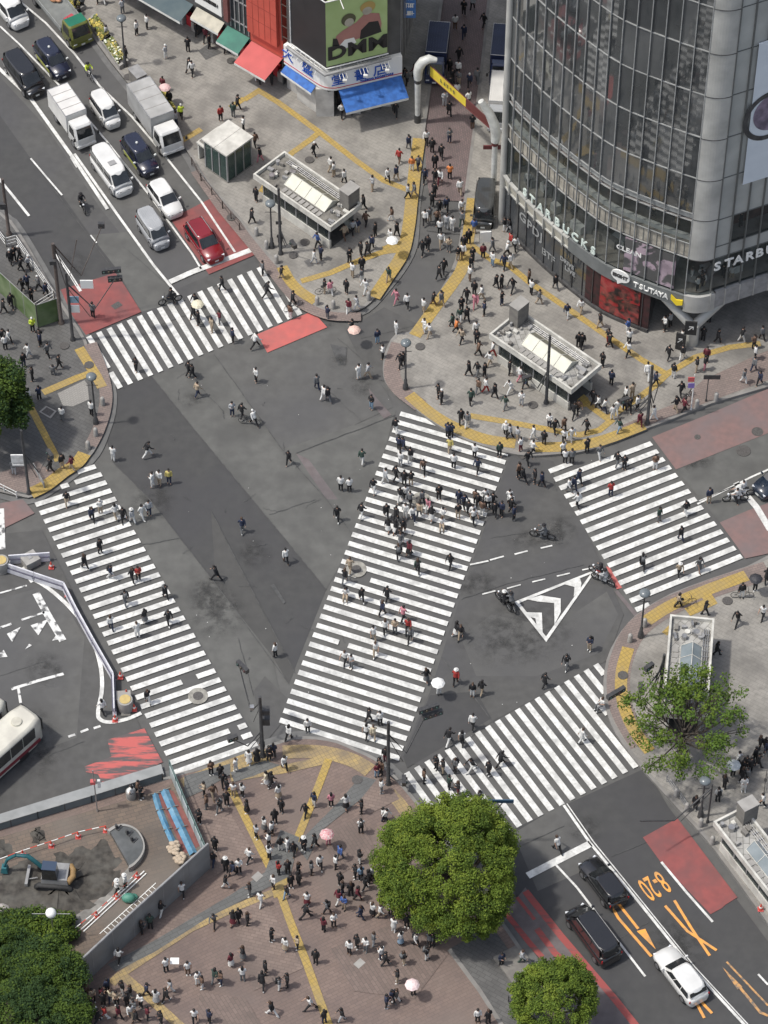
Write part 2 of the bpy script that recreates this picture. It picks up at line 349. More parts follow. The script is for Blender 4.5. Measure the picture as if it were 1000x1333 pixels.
# keep paint truly thin: everything above the road sheets sits within a few centimetres
def zk(i): return .096 + .004*i
crosswalk('crosswalk_marking', (112, 439), (347, 344), (153.5, 506.3), (387.5, 411), 18, 0, 18, special={0: [(0, .62), (.70, 1)], 13: [(0, 1)]}, z=zk(0))
crosswalk('crosswalk_marking', (45, 654.4), (226, 1002.4), (137, 625), (333, 964.4), 30, -2, 30, special={-2: [(.72, .98)], -1: [(.42, .53), (.62, 1)], 22: [(0, .58), (.77, 1)], 28: [(0, .79), (.9, 1)], 29: [(0, .77), (.88, 1)]}, z=zk(0))
crosswalk('crosswalk_marking', (516.4, 546), (365.6, 934), (663, 588), (521.4, 984), 33, -1, 33, special={-1: [(.01, .33)], 10: [(0, .25), (.46, 1)], 24: [(0, .22), (.30, 1)], 17: [(0, .16), (.28, 1)]}, z=zk(0))
crosswalk('crosswalk_marking', (720.3, 621.8), (818.7, 779.5), (846.3, 574.3), (963.5, 721), 14, -1, 15, special={-1: [(0, .23)], 15: [(0, .12)]}, z=zk(0))
_bl = P(666, 1081); _br = P(831.3, 997.2); _st = (_br-_bl)/12
_q0 = inv(_bl-_st*4.5); _q1 = inv(_br+_st*2.5)
crosswalk('crosswalk_marking', (526, 1007.5), (772.4, 866.5), _q0, _q1, 19, 0, 19, special={0: [(0, .46)], 1: [(0, .62)], 2: [(0, .75)], 3: [(0, .9)], 17: [(0, .455)], 18: [(0, .27)], 19: [(0, .12)]}, z=zk(0))
# ---- painted lines
mw = MB(); zz = zk(1)
road_dir = ang((100, 150), (222, 368))
# north-west road
pline(mw, [(-10, 20), (30, 62), (110, 140), (150, 210), (190, 290), (222, 368)], .0001, zz)
mw = MB()
def L(px, w, dash=None, m=mw): pline(m, px, w, zz, dash)
L([(-20, 70), (0, 90), (40, 128), (100, 212), (140, 272)], .3)
L([(97, 200), (150, 275), (200, 345), (232, 384)], .22)
L([(92, 205), (100, 218)], .1)
L([(0, 34), (26, 58), (84, 118), (140, 185), (193, 252), (250, 330), (262, 350)], .16)
L([(24, 0), (60, 30), (98, 71), (130, 112), (172, 152), (215, 203), (262, 262), (306, 328)], .18)
L([(40, 206), (62, 232), (81, 254)], .15)
L([(-5, 228), (18, 256), (38, 281)], .22)
L([(73, 331), (90, 355), (105, 379)], .25)
L([(118, 306), (126, 316)], .12)
L([(221, 367), (250, 354), (330, 324)], .5)
# central median of the south-east road
L([(734, 1048), (768, 1097), (830, 1172), (901, 1260), (975, 1340), (1000, 1370)], .2)
L([(738, 1046), (773, 1096), (834, 1171), (905, 1259), (979, 1339)], .08)
L([(687, 1140), (769, 1098)], .55)
L([(724, 1126), (751, 1155), (840, 1271)], .16)
L([(861, 1122), (895, 1163), (928, 1200)], .18)
L([(987, 1268), (1000, 1282)], .15)
# east road
L([(908, 656), (980, 620), (1010, 607)], .16)
L([(910, 652), (958, 632)], .08)
L([(958, 628), (985, 660), (1003, 690)], .5)
# dashed guide lines inside the junction
L([(612, 735), (636, 730)], .14); L([(638, 729), (656, 724)], .14); L([(670, 721.5), (687, 717)], .14); L([(704, 713.5), (719, 710)], .14)
L([(628, 773.5), (645, 769)], .12); L([(660, 766), (678, 761)], .12); L([(693, 757.5), (710, 753.5)], .12); L([(725, 750), (742, 746)], .12); L([(758, 742), (775, 738)], .12)
# triangle with chevrons
tri = [(673, 784), (773, 744), (711, 832)]
pline(mw, tri, .26, zz, closed=True)
def poly(px, m=mw): m.prism([P2(x, y, zz+.004) for x, y in px], None, zz+.004)
poly([(686, 780), (704, 775), (730, 779), (730, 797), (722, 813), (721.5, 785), (700, 783)])
poly([(733, 760), (755, 752.5), (757, 759), (756, 766), (747, 777), (748, 764)])
poly([(686, 797), (705.5, 797.5), (706.5, 824), (699, 815), (697, 805), (690, 803)])
# south-west bus road
L(smooth([(0, 737), (30, 748), (62, 765), (95, 795), (118, 828), (130, 862), (133, 895), (128, 925), (130, 936), (143, 940), (165, 936), (184, 928)]), .3)
L([(56, 959), (64, 956.5)], .0001)
L([(89, 959), (98, 956)], .2); L([(105, 953), (115, 949)], .2); L([(122, 948), (131, 945)], .2)
structure(mw.build('road_marking', M['white']))
mw2 = MB()
L([(30, 738), (44, 757)], .5, m=mw2); L([(47, 772), (62, 800), (82, 834)], .55, m=mw2)
L([(28, 807), (58, 797)], .18, m=mw2); L([(0, 817), (15, 812)], .2, m=mw2); L([(0, 772), (35, 762)], .15, m=mw2)
L([(15, 897), (50, 886), (83, 877)], .25, m=mw2); L([(24, 896), (27, 915)], .2, m=mw2)
for a in ([(9, 825), (27, 816), (16, 836)], [(40, 814), (63, 806), (50, 827)], [(68, 834), (76, 823), (79, 832)], [(33, 845), (38, 838), (42, 840)], [(0, 850), (5, 846), (10, 855), (0, 856)]): poly(a, mw2)
L([(1, 662), (3, 715)], .5, m=mw2)
structure(mw2.build('road_marking', M['white_worn']))
# south-east orange markings
mo = MB()
L([(796, 1179), (805, 1195), (848, 1245)], .2, m=mo); L([(801, 1182), (808, 1180), (831, 1209)], .2, m=mo)
poly([(829, 1212), (840, 1209), (854, 1236)], mo)
L([(866, 1179), (895, 1212), (933, 1237)], .2, m=mo); pline(mo, [(878, 1172), (900, 1208), (924, 1244)], .2, zz+.003)
L([(908, 1308), (917, 1325)], .2, m=mo); L([(914, 1305), (927, 1319)], .2, m=mo)
structure(mo.build('road_marking', M['orange']))
mo = MB()
L([(946, 1252), (1000, 1309)], .14, m=mo); L([(963, 1285), (990, 1318), (1000, 1322)], .2, m=mo); poly([(940, 1258), (967, 1285), (960, 1288)], mo)
structure(mo.build('road_marking', M['orange_worn']))
# 8-20 lettering, read by drivers leaving the crossing
rd = ang((736, 1050), (880, 1240)); c = P(851, 1152, zk(1))
rot = Matrix.Rotation(rd - math.pi/2, 3, 'Z')
me = textmesh('8-20', 2.6, rot=rot @ Matrix.Diagonal((.4, 1.05, 1)), ext=.001, bold=.02)
me.transform(Matrix.Translation(c)); structure(addmesh('road_lettering', me, M['orange']))
# ---- coloured surfacing
_rz = [0]
def rflat(px, m, n='red_road_surface', z=None):
    _rz[0] += 1; return flat(n, px, m, (.0885 if z is None else .0965)+.0002*_rz[0])
rflat([(79, 377), (118, 365), (150, 355), (160, 368), (184, 406), (112, 436), (95, 412)], M['red'])
rflat([(222, 285), (277, 257), (338, 329), (272, 357)], M['red'])
rflat([(335, 435), (407, 405), (426, 426), (348, 459)], M['red_bright'])
rflat([(849, 569), (925, 538), (1030, 493), (1040, 548), (880, 611)], M['brick_road'], 'brick_road_surface')
rflat([(937, 680), (975, 664), (1040, 640), (1040, 712), (970, 727), (960, 712)], M['brick_road'], 'brick_road_surface')
rflat([(789, 737), (794, 739), (810, 765), (803, 767)], M['red_bright'])
rflat([(800, 770), (804, 768), (833, 802), (829, 806)], M['asph_red'])
rflat([(837, 1090), (882, 1065), (960, 1168), (944, 1178), (940, 1182), (925, 1190), (860, 1122)], M['red'])
rflat([(140, 963), (188, 948), (208, 985), (212, 992), (176, 1008), (135, 1023), (128, 1008), (112, 1005), (110, 998), (145, 985)], M['red_worn'])
for a, b, w in (((682, 1158), (760, 1262), .6), ((760, 1262), (840, 1358), .6), ((697, 1208), (740, 1260), .001)):
    pass
mr_ = MB()
zz = zk(0)
zz = .0975
pline(mr_, [(684, 1160), (730, 1218), (800, 1300), (840, 1350)], .5, zz); pline(mr_, [(673, 1168), (696, 1197)], .25, zz)
pline(mr_, [(699, 1209), (722, 1240), (745, 1262)], .45, zz); pline(mr_, [(658, 1188), (690, 1228), (706, 1246)], .4, zz)
structure(mr_.build('red_road_surface', M['red_scuffed']))
rflat([(660, 1185), (684, 1155), (840, 1350), (800, 1400), (745, 1310)], M['asph_red'])
rflat([(0, 655), (30, 650), (45, 668), (0, 690)], M['brick_road'], 'brick_road_surface')
# seams and cracks in the asphalt
ms_ = MB(); rc = random.Random(21)
def seam(px, w=.05, wig=0, n=10):
    out = []
    for i in range(len(px)-1):
        for j in range(n if wig else 1):
            t = j/(n if wig else 1); out.append((px[i][0]+(px[i+1][0]-px[i][0])*t+rc.uniform(-wig, wig), px[i][1]+(px[i+1][1]-px[i][1])*t+rc.uniform(-wig, wig)))
    out.append(px[-1]); pline(ms_, out, w, .0875+rc.random()*.0015)
seam([(279, 461), (367, 585), (425, 650), (462, 700)], .06, .4); seam([(198, 490), (250, 555), (337, 660), (425, 767)], .05); seam([(275, 665), (384, 876)], .05, .3); seam([(147, 602), (195, 650), (281, 760), (376, 890)], .05, .2)
seam([(385, 590), (515, 540)], .05, .5); seam([(250, 490), (290, 535), (292, 545)], .05, .8); seam([(440, 440), (475, 470), (510, 520)], .04, .7); seam([(350, 670), (410, 650)], .04, .8); seam([(180, 710), (235, 700)], .04, .8); seam([(420, 500), (470, 548)], .03, .8)
seam([(600, 780), (660, 760), (760, 735)], .04, .6); seam([(640, 700), (700, 690)], .03, .7); seam([(615, 905), (642, 940)], .07, .4); seam([(575, 855), (590, 875)], .06, .5); seam([(310, 830), (330, 905)], .04, .6); seam([(200, 425), (330, 378)], .04, .3)
seam([(680, 1100), (735, 1075)], .05, .3); seam([(845, 1200), (800, 1225)], .05, .3); seam([(795, 1115), (870, 1085)], .05, .3); seam([(0, 880), (60, 860)], .04, .5); seam([(20, 1000), (110, 965)], .04, .6); seam([(880, 611), (1000, 562)], .06, .3); seam([(160, 320), (220, 372)], .03, .6); seam([(40, 205), (160, 368)], .05, .2); seam([(470, 440), (560, 420)], .04, .6); seam([(555, 300), (600, 305)], .05, .2)
for i in range(34):
    x, y = rc.uniform(150, 760), rc.uniform(480, 900); dx, dy = rc.uniform(-14, 14), rc.uniform(-12, 12); seam([(x, y), (x+dx, y+dy), (x+dx*1.5+rc.uniform(-5, 5), y+dy*1.4)], .025, 1.2, 5)
structure(ms_.build('asphalt_crack', M['asph_stain']))
STAINS += [(470, 500, 22, 26), (440, 470, 18, 14), (95, 345, 30, 30), (420, 420, 25, 16), (690, 700, 40, 16), (545, 640, 20, 12), (250, 520, 22, 12), (620, 760, 40, 20), (330, 720, 30, 24), (60, 870, 35, 28), (880, 1230, 50, 40), (760, 1080, 30, 20), (905, 600, 40, 16), (130, 140, 30, 40), (60, 90, 26, 40)]
for i, (x, y, rx, ry) in enumerate(STAINS):
    c = P(x, y, .0848+.0001*i); k_ = MB(); k_.quad((-1, -1, 0), (1, -1, 0), (1, 1, 0), (-1, 1, 0)); o = structure(k_.build('asphalt_stain', M['soft_stain'], None, tuple(c), R(15))); o.scale = (rx/17, ry/13.3, 1)
ml_ = MB()
for i in range(60):
    x, y = rc.uniform(140, 800), rc.uniform(470, 960); c = P(x, y, .101); s_ = rc.uniform(.012, .035); ml_.quad(c+Vector((-s_, -s_, 0)), c+Vector((s_, -s_*.6, 0)), c+Vector((s_, s_, 0)), c+Vector((-s_*.7, s_, 0)))
structure(ml_.build('road_specks', M['white']))
# ---------------- pavements ----------------
KH = .26     # kerb top above the ground sheet (paint and sheets take the first 0.1)
def pavement(name, px, m, edge=None, kerb=True, ew=.25, gut=0.5):
    mb = MB(); mb.prism([P2(x, y, KH) for x, y in px], 0, KH, 0, bottom=False)
    structure(mb.build(name, m))
    if edge:
        k = MB(); g_ = MB(); pts = [P(x, y, KH) for x, y in edge]
        c = Vector((sum(p.x for p in pts)/len(pts), sum(p.y for p in pts)/len(pts), 0))
        for i in range(len(pts)-1):
            a, b = pts[i], pts[i+1]
            k.prism([(a.x, a.y), (b.x, b.y)]+[(q.x, q.y) for q in offs(pts, i, ew)], .0, KH+.01)
            g_.prism([(a.x, a.y), (b.x, b.y)]+[(q.x, q.y) for q in offs(pts, i, -gut)], None, .0835)
        structure(k.build('kerb', M['kerb'])); 
        if gut: structure(g_.build('gutter', M['gutter']))
def offs(pts, i, w):                # offset of segment i by w to the right side, mitred
    def nrm(j):
        a = pts[max(j-1, 0)]; b = pts[min(j+1, len(pts)-1)]; d = (b-a).normalized(); return Vector((d.y, -d.x, 0))
    return [pts[i+1]+nrm(i+1)*w, pts[i]+nrm(i)*w]
# NW pavement (between the road with the queue and the side street)
E1 = [(60, -60), (92, -10), (120, 47), (172, 115), (205, 150), (232, 180), (250, 207), (261, 227), (285, 257), (312, 287), (325, 305), (347, 332), (360, 347), (375, 364), (390, 385), (410, 398), (430, 406), (455, 407), (475, 400), (490, 386), (500, 374), (515, 356), (527, 338), (535, 320), (538, 300), (540, 262), (544, 237), (550, 200), (554, 165), (562, 110), (577, 0), (586, -60)]
E1 = smooth(E1, 2)[::-1]
pavement('pavement', E1, M['pave'], E1)
E2 = smooth([(644, -60), (632, 62), (620, 165), (610, 240), (608, 262), (605, 290), (600, 325), (590, 355), (575, 382), (560, 405), (547, 422), (534, 435), (518, 437), (508, 452), (503, 470), (503.5, 490), (510, 503), (525, 516), (547, 533), (572, 551), (600, 566), (630, 577), (660, 586), (690, 590), (725, 588), (750, 586), (775, 580), (800, 571), (837, 556), (875, 542), (925, 522), (1000, 500), (1060, 480)], 2)
pavement('pavement', E2+[(1060, 300), (1060, -60)], M['pave'], E2)
E3 = smooth([(-60, 190), (0, 275), (15, 287), (37, 320), (72, 380), (95, 415), (112, 442), (122, 472), (137, 488), (144, 512), (142, 537), (136, 557), (127, 580), (115, 597), (92, 616), (60, 638), (37, 648), (0, 640), (-60, 630)], 2)
pavement('pavement', E3, M['pave_dark'], E3[::-1] if False else E3)
E4 = smooth([(-60, 1090), (0, 1075), (100, 1045), (212, 1013), (240, 1004), (300, 988), (335, 974), (365, 964), (385, 959), (412, 959), (440, 964), (467, 976), (490, 987), (515, 1010), (537, 1035), (560, 1065), (600, 1125), (652, 1195), (675, 1228), (692, 1252), (750, 1330), (790, 1385), (820, 1430)], 2)
pavement('plaza', E4+[(-60, 1430)], M['brick'], E4[::-1] if False else E4, gut=.6)
E5 = smooth([(1060, 702), (1000, 727), (975, 740), (925, 757), (875, 776), (842, 795), (822, 812), (805, 835), (794, 860), (790, 888), (792, 915), (800, 942), (815, 967), (845, 1005), (888, 1052), (925, 1093), (957, 1135), (1000, 1195), (1060, 1275)], 2)
pavement('pavement', E5, M['pave'], E5[::-1] if False else E5, gut=.9)
# pinkish paving strips just inside the kerbs, wear patches, tactile paving
_k = [0]
def _zu(up): _k[0] += 1; return .004*up+.0006*_k[0]
def pf(name, px, m, up=1):
    return flat(name, px, m, z=_zu(up), base=KH+.005)
def strip(px, w, m, name='tactile_paving', up=2):
    mb = MB(); pline(mb, px, w*(.9 if 'tactile' in name else 1), KH+.005+_zu(up)); return structure(mb.build(name, m))
pf('brick_road_surface', [(566, 118), (625, 118), (610, 240), (600, 262), (545, 262), (552, 175)], M['brick_street']) if False else None
flat('brick_road_surface', [(577, -60), (644, -60), (632, 62), (620, 165), (612, 235), (606, 262), (560, 260), (556, 235), (552, 175), (562, 110)], M['brick_street'], zk(-1))
pf('pavement', [(440, 590), (480, 560)], M['pave']) if False else None
strip([(255, 222), (290, 272), (330, 320), (352, 348)], .9, M['brick_kerb'], 'paving_strip', 1)
strip(smooth([(352, 348), (375, 378), (395, 397), (430, 411), (470, 412)]), .9, M['brick_kerb'], 'paving_strip', 1)
strip(smooth([(520, 447), (512, 470), (511, 490), (522, 508), (548, 528)]), 1.3, M['brick_kerb'], 'paving_strip', 1)
strip([(812, 560), (870, 536), (930, 513)], 1.0, M['brick_kerb'], 'paving_strip', 1)
pf('paving_strip', [(855, 547), (1000, 495), (1040, 480), (1040, 440), (985, 462), (915, 495)], M['brick_kerb'])
strip(smooth([(118, 447), (131, 480), (138, 510), (136, 535), (128, 560), (118, 580)]), 1.0, M['brick_kerb'], 'paving_strip', 1)
pf('paving_strip', [(0, 615), (50, 600), (60, 610), (75, 612), (55, 632), (35, 642), (0, 634)], M['brick_kerb'])
strip(smooth([(1000, 742), (930, 765), (870, 790), (830, 818), (812, 850), (805, 885), (810, 925), (835, 970)]), 1.7, M['brick_kerb'], 'paving_strip', 1)
pf('paving_patch', [(75, 512), (110, 495), (114, 500), (116, 520), (95, 529), (82, 528)], M['lt_patch'], 2)
pf('paving_patch', [(258, 66), (270, 58), (290, 68), (268, 78)], M['pave_dark'], 2)
# tactile lines
Y = M['yellow']
strip([(318, 130), (337, 118), (362, 133), (416, 172), (465, 210), (500, 235), (533, 248), (540, 252)], .6, Y)
strip([(416, 172), (405, 181), (380, 199), (352, 232), (340, 250)], .6, Y)
strip([(230, 187), (262, 168)], .6, Y); strip([(300, 140), (318, 128)], .6, Y)
strip(smooth([(546, 180), (541, 215), (536, 260), (532, 295), (524, 330), (505, 360), (487, 387)]), 1.15, Y)
strip([(392, 366), (430, 355), (470, 338), (498, 328), (520, 325)], .6, Y)
strip([(500, 325), (516, 318), (522, 330)], .8, Y)
strip(smooth([(367, 347), (378, 366), (392, 380), (411, 392)]), 1.0, Y)
strip(smooth([(616, 258), (612, 290), (608, 320), (602, 348), (590, 368), (570, 395), (545, 430), (540, 437)]), 1.1, Y)
strip([(612, 318), (640, 338), (662, 345), (690, 368), (740, 402), (790, 437), (835, 468), (868, 487)], .6, Y)
strip([(868, 487), (905, 465), (950, 452), (990, 447)], .6, Y); strip([(868, 487), (855, 500), (835, 515), (790, 545)], .6, Y)
strip([(755, 515), (770, 530), (795, 548), (780, 560), (755, 566), (720, 560), (660, 549), (612, 541)], .6, Y)
pf('tactile_paving', [(752, 520), (760, 513), (766, 518), (768, 528), (758, 530), (750, 527)], Y, 3)
strip(smooth([(533, 514), (560, 537), (590, 555), (630, 571), (671, 577)]), 1.1, Y)
strip(smooth([(697, 582), (740, 581), (785, 573), (838, 553)]), 1.1, Y)
strip([(103, 453), (116, 474), (127, 492), (133, 504)], .9, Y); strip([(125, 483), (100, 492), (56, 511)], .7, Y); strip([(40, 530), (58, 565), (76, 600)], .6, Y)
strip(smooth([(110, 590), (100, 603), (82, 615), (60, 632), (40, 642)]), 1.2, Y)
strip(smooth([(842, 808), (870, 790), (910, 772), (972, 749)]), 1.1, Y); strip([(895, 797), (925, 783), (920, 775)], .9, Y); strip([(865, 825), (885, 805)], .5, M['yellow'])
strip(smooth([(818, 843), (810, 872), (809, 900), (816, 930), (830, 957), (846, 978)]), 1.0, Y)
Yw = M['yellow_worn'] = tiled('yellow_tactile_worn', (.40, .29, .12), (.34, .25, .12), (.2, .16, .09), .3, .3, .5, stain=(.16, .13, .1), fs=.8, ss=.6, off=0)
strip(smooth([(238, 1022), (285, 1003), (320, 990), (350, 984)]), 1.3, Yw); strip(smooth([(368, 979), (400, 978), (430, 981), (460, 990), (482, 1003)]), 1.3, Yw)
strip([(300, 1012), (370, 1001), (428, 988)], .8, Yw); strip([(508, 1032), (520, 1045), (532, 1062)], 1.0, Yw)
strip([(428, 988), (412, 1030), (380, 1110), (366, 1160)], .62, Y); strip([(300, 1025), (320, 1065), (352, 1130), (364, 1160)], .62, Y)
strip([(364, 1160), (380, 1205), (398, 1250), (430, 1340)], .62, Y); strip([(364, 1158), (310, 1180), (250, 1208), (158, 1268)], .6, Yw)
strip([(158, 1268), (190, 1295), (245, 1345)], .7, Yw); strip([(158, 1268), (145, 1280)], .7, Yw)
strip([(355, 1162), (364, 1160), (372, 1158)], 1.0, Y, up=3)
# re-laid areas of the plaza
for i, px in enumerate(([(300, 1190), (345, 1170), (395, 1260), (330, 1290)], [(430, 1235), (520, 1200), (585, 1240), (540, 1300), (460, 1290)], [(250, 1060), (290, 1040), (330, 1110), (280, 1140)], [(420, 1090), (470, 1060), (490, 1110), (440, 1140)], [(190, 1210), (240, 1180), (270, 1190), (210, 1225)], [(260, 1290), (320, 1300), (380, 1400), (250, 1400)], [(460, 1020), (500, 1010), (520, 1040), (480, 1060)])): pf('paving_patch', px, M['brick_b' if i % 2 else 'brick_c'])
# grey-green bands in the plaza
G = M['green_band']
pf('paving_band', [(240, 1010), (300, 994), (300, 1008), (262, 1030), (240, 1040)], G); pf('paving_band', [(300, 1005), (345, 990), (365, 996), (330, 1010), (305, 1018)], G)
pf('paving_band', [(365, 1080), (390, 1090), (378, 1140), (340, 1160), (270, 1195), (200, 1240), (150, 1265), (140, 1255), (200, 1225), (300, 1165), (345, 1135)], G)
pf('paving_band', [(385, 1100), (440, 1045), (470, 1010), (490, 1015), (470, 1040), (420, 1080), (400, 1120)], G)
pf('paving_band', [(150, 1265), (120, 1262), (140, 1245), (200, 1262), (330, 1400), (200, 1400)], G) if False else None
pf('paving_band', [(585, 1235), (640, 1205), (690, 1275), (720, 1345), (665, 1345)], M['pave_dark'])
strip([(585, 1236), (625, 1290), (660, 1345)], .3, M['kerb'], 'kerb_strip', 3)
for (x, y) in ((335, 1141), (468, 1254), (150, 1300)): pf('access_cover', [(x-8, y+1), (x+1, y-7), (x+8, y-1), (x-1, y+7)], M['conc'], 4)
# manholes
def disc(x, y, r, z=None, pav=False, collar=0):
    zb = (KH+.07) if pav else zk(3)
    c = P(x, y, zb-.02); mb = MB()
    if collar: mb.cyl((c.x, c.y, zb-.05), r+collar, .045, 28, 1)
    mb.cyl((c.x, c.y, zb-.045), r, .05, 24, 0); structure(mb.build('manhole_cover', [M['manhole'], M['manhole_conc']]))
disc(258, 906, .38, collar=.35); disc(464, 741, .38, collar=.4); disc(548, 651, .42, collar=.35)
for a in ((167, 100), (301, 79), (403, 208), (301, 283), (116, 475), (84, 450), (547, 451), (694, 527), (382, 332), (397, 315), (947, 782), (811, 879), (465, 1015)): disc(*a, .38, pav=True)
disc(908, 569, .25); disc(986, 562, .45); disc(968, 587, .55)
for px in ([(395, 310), (410, 302)],): pass
flat('access_cover', [(144, 398), (154, 392), (160, 397), (150, 403)], M['manhole'], zk(2))
flat('access_cover', [(670, 589), (680, 586), (690, 592), (680, 598)], M['manhole'], zk(2))
pf('access_cover', [(51, 536), (60, 528), (74, 535), (66, 545)], M['conc'], 3); pf('access_cover', [(54, 536), (61, 530), (71, 535.5), (65, 542)], M['manhole'], 4)
# ---------------- curved glass building on the corner ----------------
def thing(name, label, cat, loc=(0, 0, 0), rz=0.0, group=None, kind=None):
    return tag(empty(name, loc, rz), label, cat, group, kind)
def bw(mb, name, mats, parent):                 # mesh given in world coordinates, linked under its thing
    Mi = (Matrix.Translation(parent.location) @ Matrix.Rotation(parent.rotation_euler.z, 4, 'Z')).inverted()
    mb.v = [tuple(Mi @ Vector(v)) for v in mb.v]
    return mb.build(name, mats, parent)
def bwt(me, name, m, parent):
    Mi = (Matrix.Translation(parent.location) @ Matrix.Rotation(parent.rotation_euler.z, 4, 'Z')).inverted()
    me.transform(Mi); return addmesh(name, me, m, parent)
def seeglass(name, tint, op):
    if name in MATS: return MATS[name]
    m = bpy.data.materials.new(name); m.use_nodes = True; t = m.node_tree; N = t.nodes; L_ = t.links
    b = N['Principled BSDF']; b.inputs['Base Color'].default_value = (*tint, 1); b.inputs['Roughness'].default_value = .05
    tr = N.new('ShaderNodeBsdfTransparent'); tr.inputs[0].default_value = (.85, .88, .87, 1)
    lw = N.new('ShaderNodeLayerWeight'); lw.inputs[0].default_value = .35
    mr = N.new('ShaderNodeMapRange'); mr.inputs[3].default_value = op; mr.inputs[4].default_value = 1
    L_.new(lw.outputs['Facing'], mr.inputs[0]); mx = N.new('ShaderNodeMixShader')
    L_.new(mr.outputs[0], mx.inputs[0]); L_.new(tr.outputs[0], mx.inputs[1]); L_.new(b.outputs[0], mx.inputs[2])
    L_.new(mx.outputs[0], N['Material Output'].inputs[0]); MATS[name] = m; return m
M['glass_a'] = mat('curtain_glass_dark', (.04, .044, .046), .03, (.062, .067, .069), .5, spec=1.0, coat=.6)
M['glass_b'] = mat('curtain_glass_grey', (.07, .075, .077), .04, (.1, .105, .107), .4, spec=1.0, coat=.6)
M['glass_c'] = mat('curtain_glass_brown', (.075, .058, .052), .06, (.05, .045, .045), .4, spec=.9)
M['see'] = seeglass('clear_shop_glass', (.05, .06, .06), .12)
M['mull'] = mat('mullion_metal', (.36, .37, .365), .4, (.28, .285, .28), 2, metal=.1)
M['silver'] = mat('silver_cladding', (.52, .52, .49), .42, (.44, .44, .415), .7, metal=.1, col3=(.2, .2, .19), scale3=.5, f3=.4)
M['panel'] = mat('grey_glass_panel', (.47, .48, .455), .35, (.38, .39, .37), .35, col3=(.15, .15, .15), scale3=.2, f3=.5, spec=.6)
M['beige'] = mat('beige_slab', (.46, .43, .36), .7, (.28, .26, .22), 1.5, col3=(.17, .16, .14), scale3=1.2, f3=.5)
M['cream'] = mat('cream_panel', (.52, .5, .42), .55, (.42, .4, .34), 2)
M['bandgrey'] = mat('sign_band_grey', (.17, .18, .18), .5, (.13, .14, .14), 1)
M['int_dark'] = mat('interior_dark', (.1, .1, .1), .8, (.2, .18, .17), 1)
M['int_grey'] = mat('interior_grey', (.3, .29, .28), .8, (.12, .11, .1), .8)
M['int_floor'] = mat('interior_floor', (.42, .39, .35), .6, (.25, .22, .19), 1)
M['white_band'] = mat('white_sill', (.75, .75, .72), .6, (.6, .6, .57), 1.5)
M['mesh'] = mat('pale_walkway', (.4, .41, .39), .6, (.25, .26, .25), 3)
M['poster_red'] = mat('red_poster_print', (.02, .015, .015), .3, (.3, .02, .025), .8, lo=.45, hi=.58, col3=(.4, .12, .1), scale3=1.5, f3=.5, dist=1.2)
M['poster_pink'] = mat('lilac_poster_print', (.1, .1, .1), .3, (.42, .33, .38), .55, lo=.5, hi=.54, col3=(.05, .05, .05), scale3=.8, f3=.4, dist=1)
M['sign_white'] = mat('sign_white', (.8, .8, .77), .5)
M['sign_pale'] = mat('sign_pale_green', (.6, .68, .63), .5)
M['sign_grey'] = mat('sign_grey_film', (.3, .31, .31), .5)
M['sign_yellow'] = mat('sign_yellow', (.8, .6, .03), .5)
M['plinth'] = mat('black_plinth', (.04, .04, .042), .4, (.08, .08, .08), 2)
BP = smooth([(655, 292), (663, 304), (675, 317), (700, 342), (720, 360), (750, 385), (787, 411), (842, 434.5), (880, 448.5)], 6)
fpts = [P(x, y) for x, y in BP]
last = P(880, 448.5); cor = P(900, 455.5); rdir = (P(1001, 419)-P(905, 451)).normalized()
SA = None
# rounded corner, then the straight east face
d0 = (fpts[-1]-fpts[-2]).normalized(); c1 = cor - d0*1.0; c2 = cor + rdir*1.0
fpts.append(c1)
for i in range(1, 8):
    t = i/8; fpts.append(c1*(1-t)**2 + cor*2*t*(1-t) + c2*t*t)
fpts.append(c2); fpts.append(c2+rdir*42)
acc = [0.0]
for i in range(1, len(fpts)): acc.append(acc[-1]+(fpts[i]-fpts[i-1]).length)
def fp(s, z, d=0.0):
    i = 1
    while i < len(acc)-1 and acc[i] < s: i += 1
    a, b = fpts[i-1], fpts[i]; t = (s-acc[i-1])/(acc[i]-acc[i-1]); p = a.lerp(b, t); e = .4
    def at(q):
        q = max(0, min(acc[-1], q)); j = 1
        while j < len(acc)-1 and acc[j] < q: j += 1
        return fpts[j-1].lerp(fpts[j], (q-acc[j-1])/(acc[j]-acc[j-1]))
    tg = (at(s+e)-at(s-e)).normalized(); n = Vector((tg.y, -tg.x, 0))
    return Vector((p.x, p.y, z)) + n*d, tg, n
def s_px(px, z, lo=0.0, hi=None):
    best = min(((abs(inv(fp(lo+(hi-lo)*i/300, z)[0])[0]-px), lo+(hi-lo)*i/300) for i in range(301)))
    return best[1]
SCOR0 = acc[-10]; SCOR1 = acc[-2]; SEND = acc[-1]; SMID = (SCOR0+SCOR1)/2
SENT = s_px(843, 0, 0, SCOR0)
def fband(mb, s0, s1, z0, z1, d=0.0, mi=0, step=.58, th=0.0, d1=None):
    n = max(1, int(round((s1-s0)/step)))
    if d1 is None: d1 = d
    for i in range(n):
        a, b = s0+(s1-s0)*i/n, s0+(s1-s0)*(i+1)/n
        p0, p1 = fp(a, z0, d)[0], fp(b, z0, d)[0]; q0, q1 = fp(a, z1, d1)[0], fp(b, z1, d1)[0]
        mb.quad(p0, p1, q1, q0, mi)
        if th:
            r0, r1 = fp(a, z1, d1-th)[0], fp(b, z1, d1-th)[0]; t0, t1 = fp(a, z0, d-th)[0], fp(b, z0, d-th)[0]
            mb.quad(q0, q1, r1, r0, mi); mb.quad(p1, p0, t0, t1, mi)
Q = thing('glass_building', 'tall curved glass building with coffee shop windows and silver corner column by the north-east pavement', 'building', tuple(P(900, 447)))
TOP = 58.0
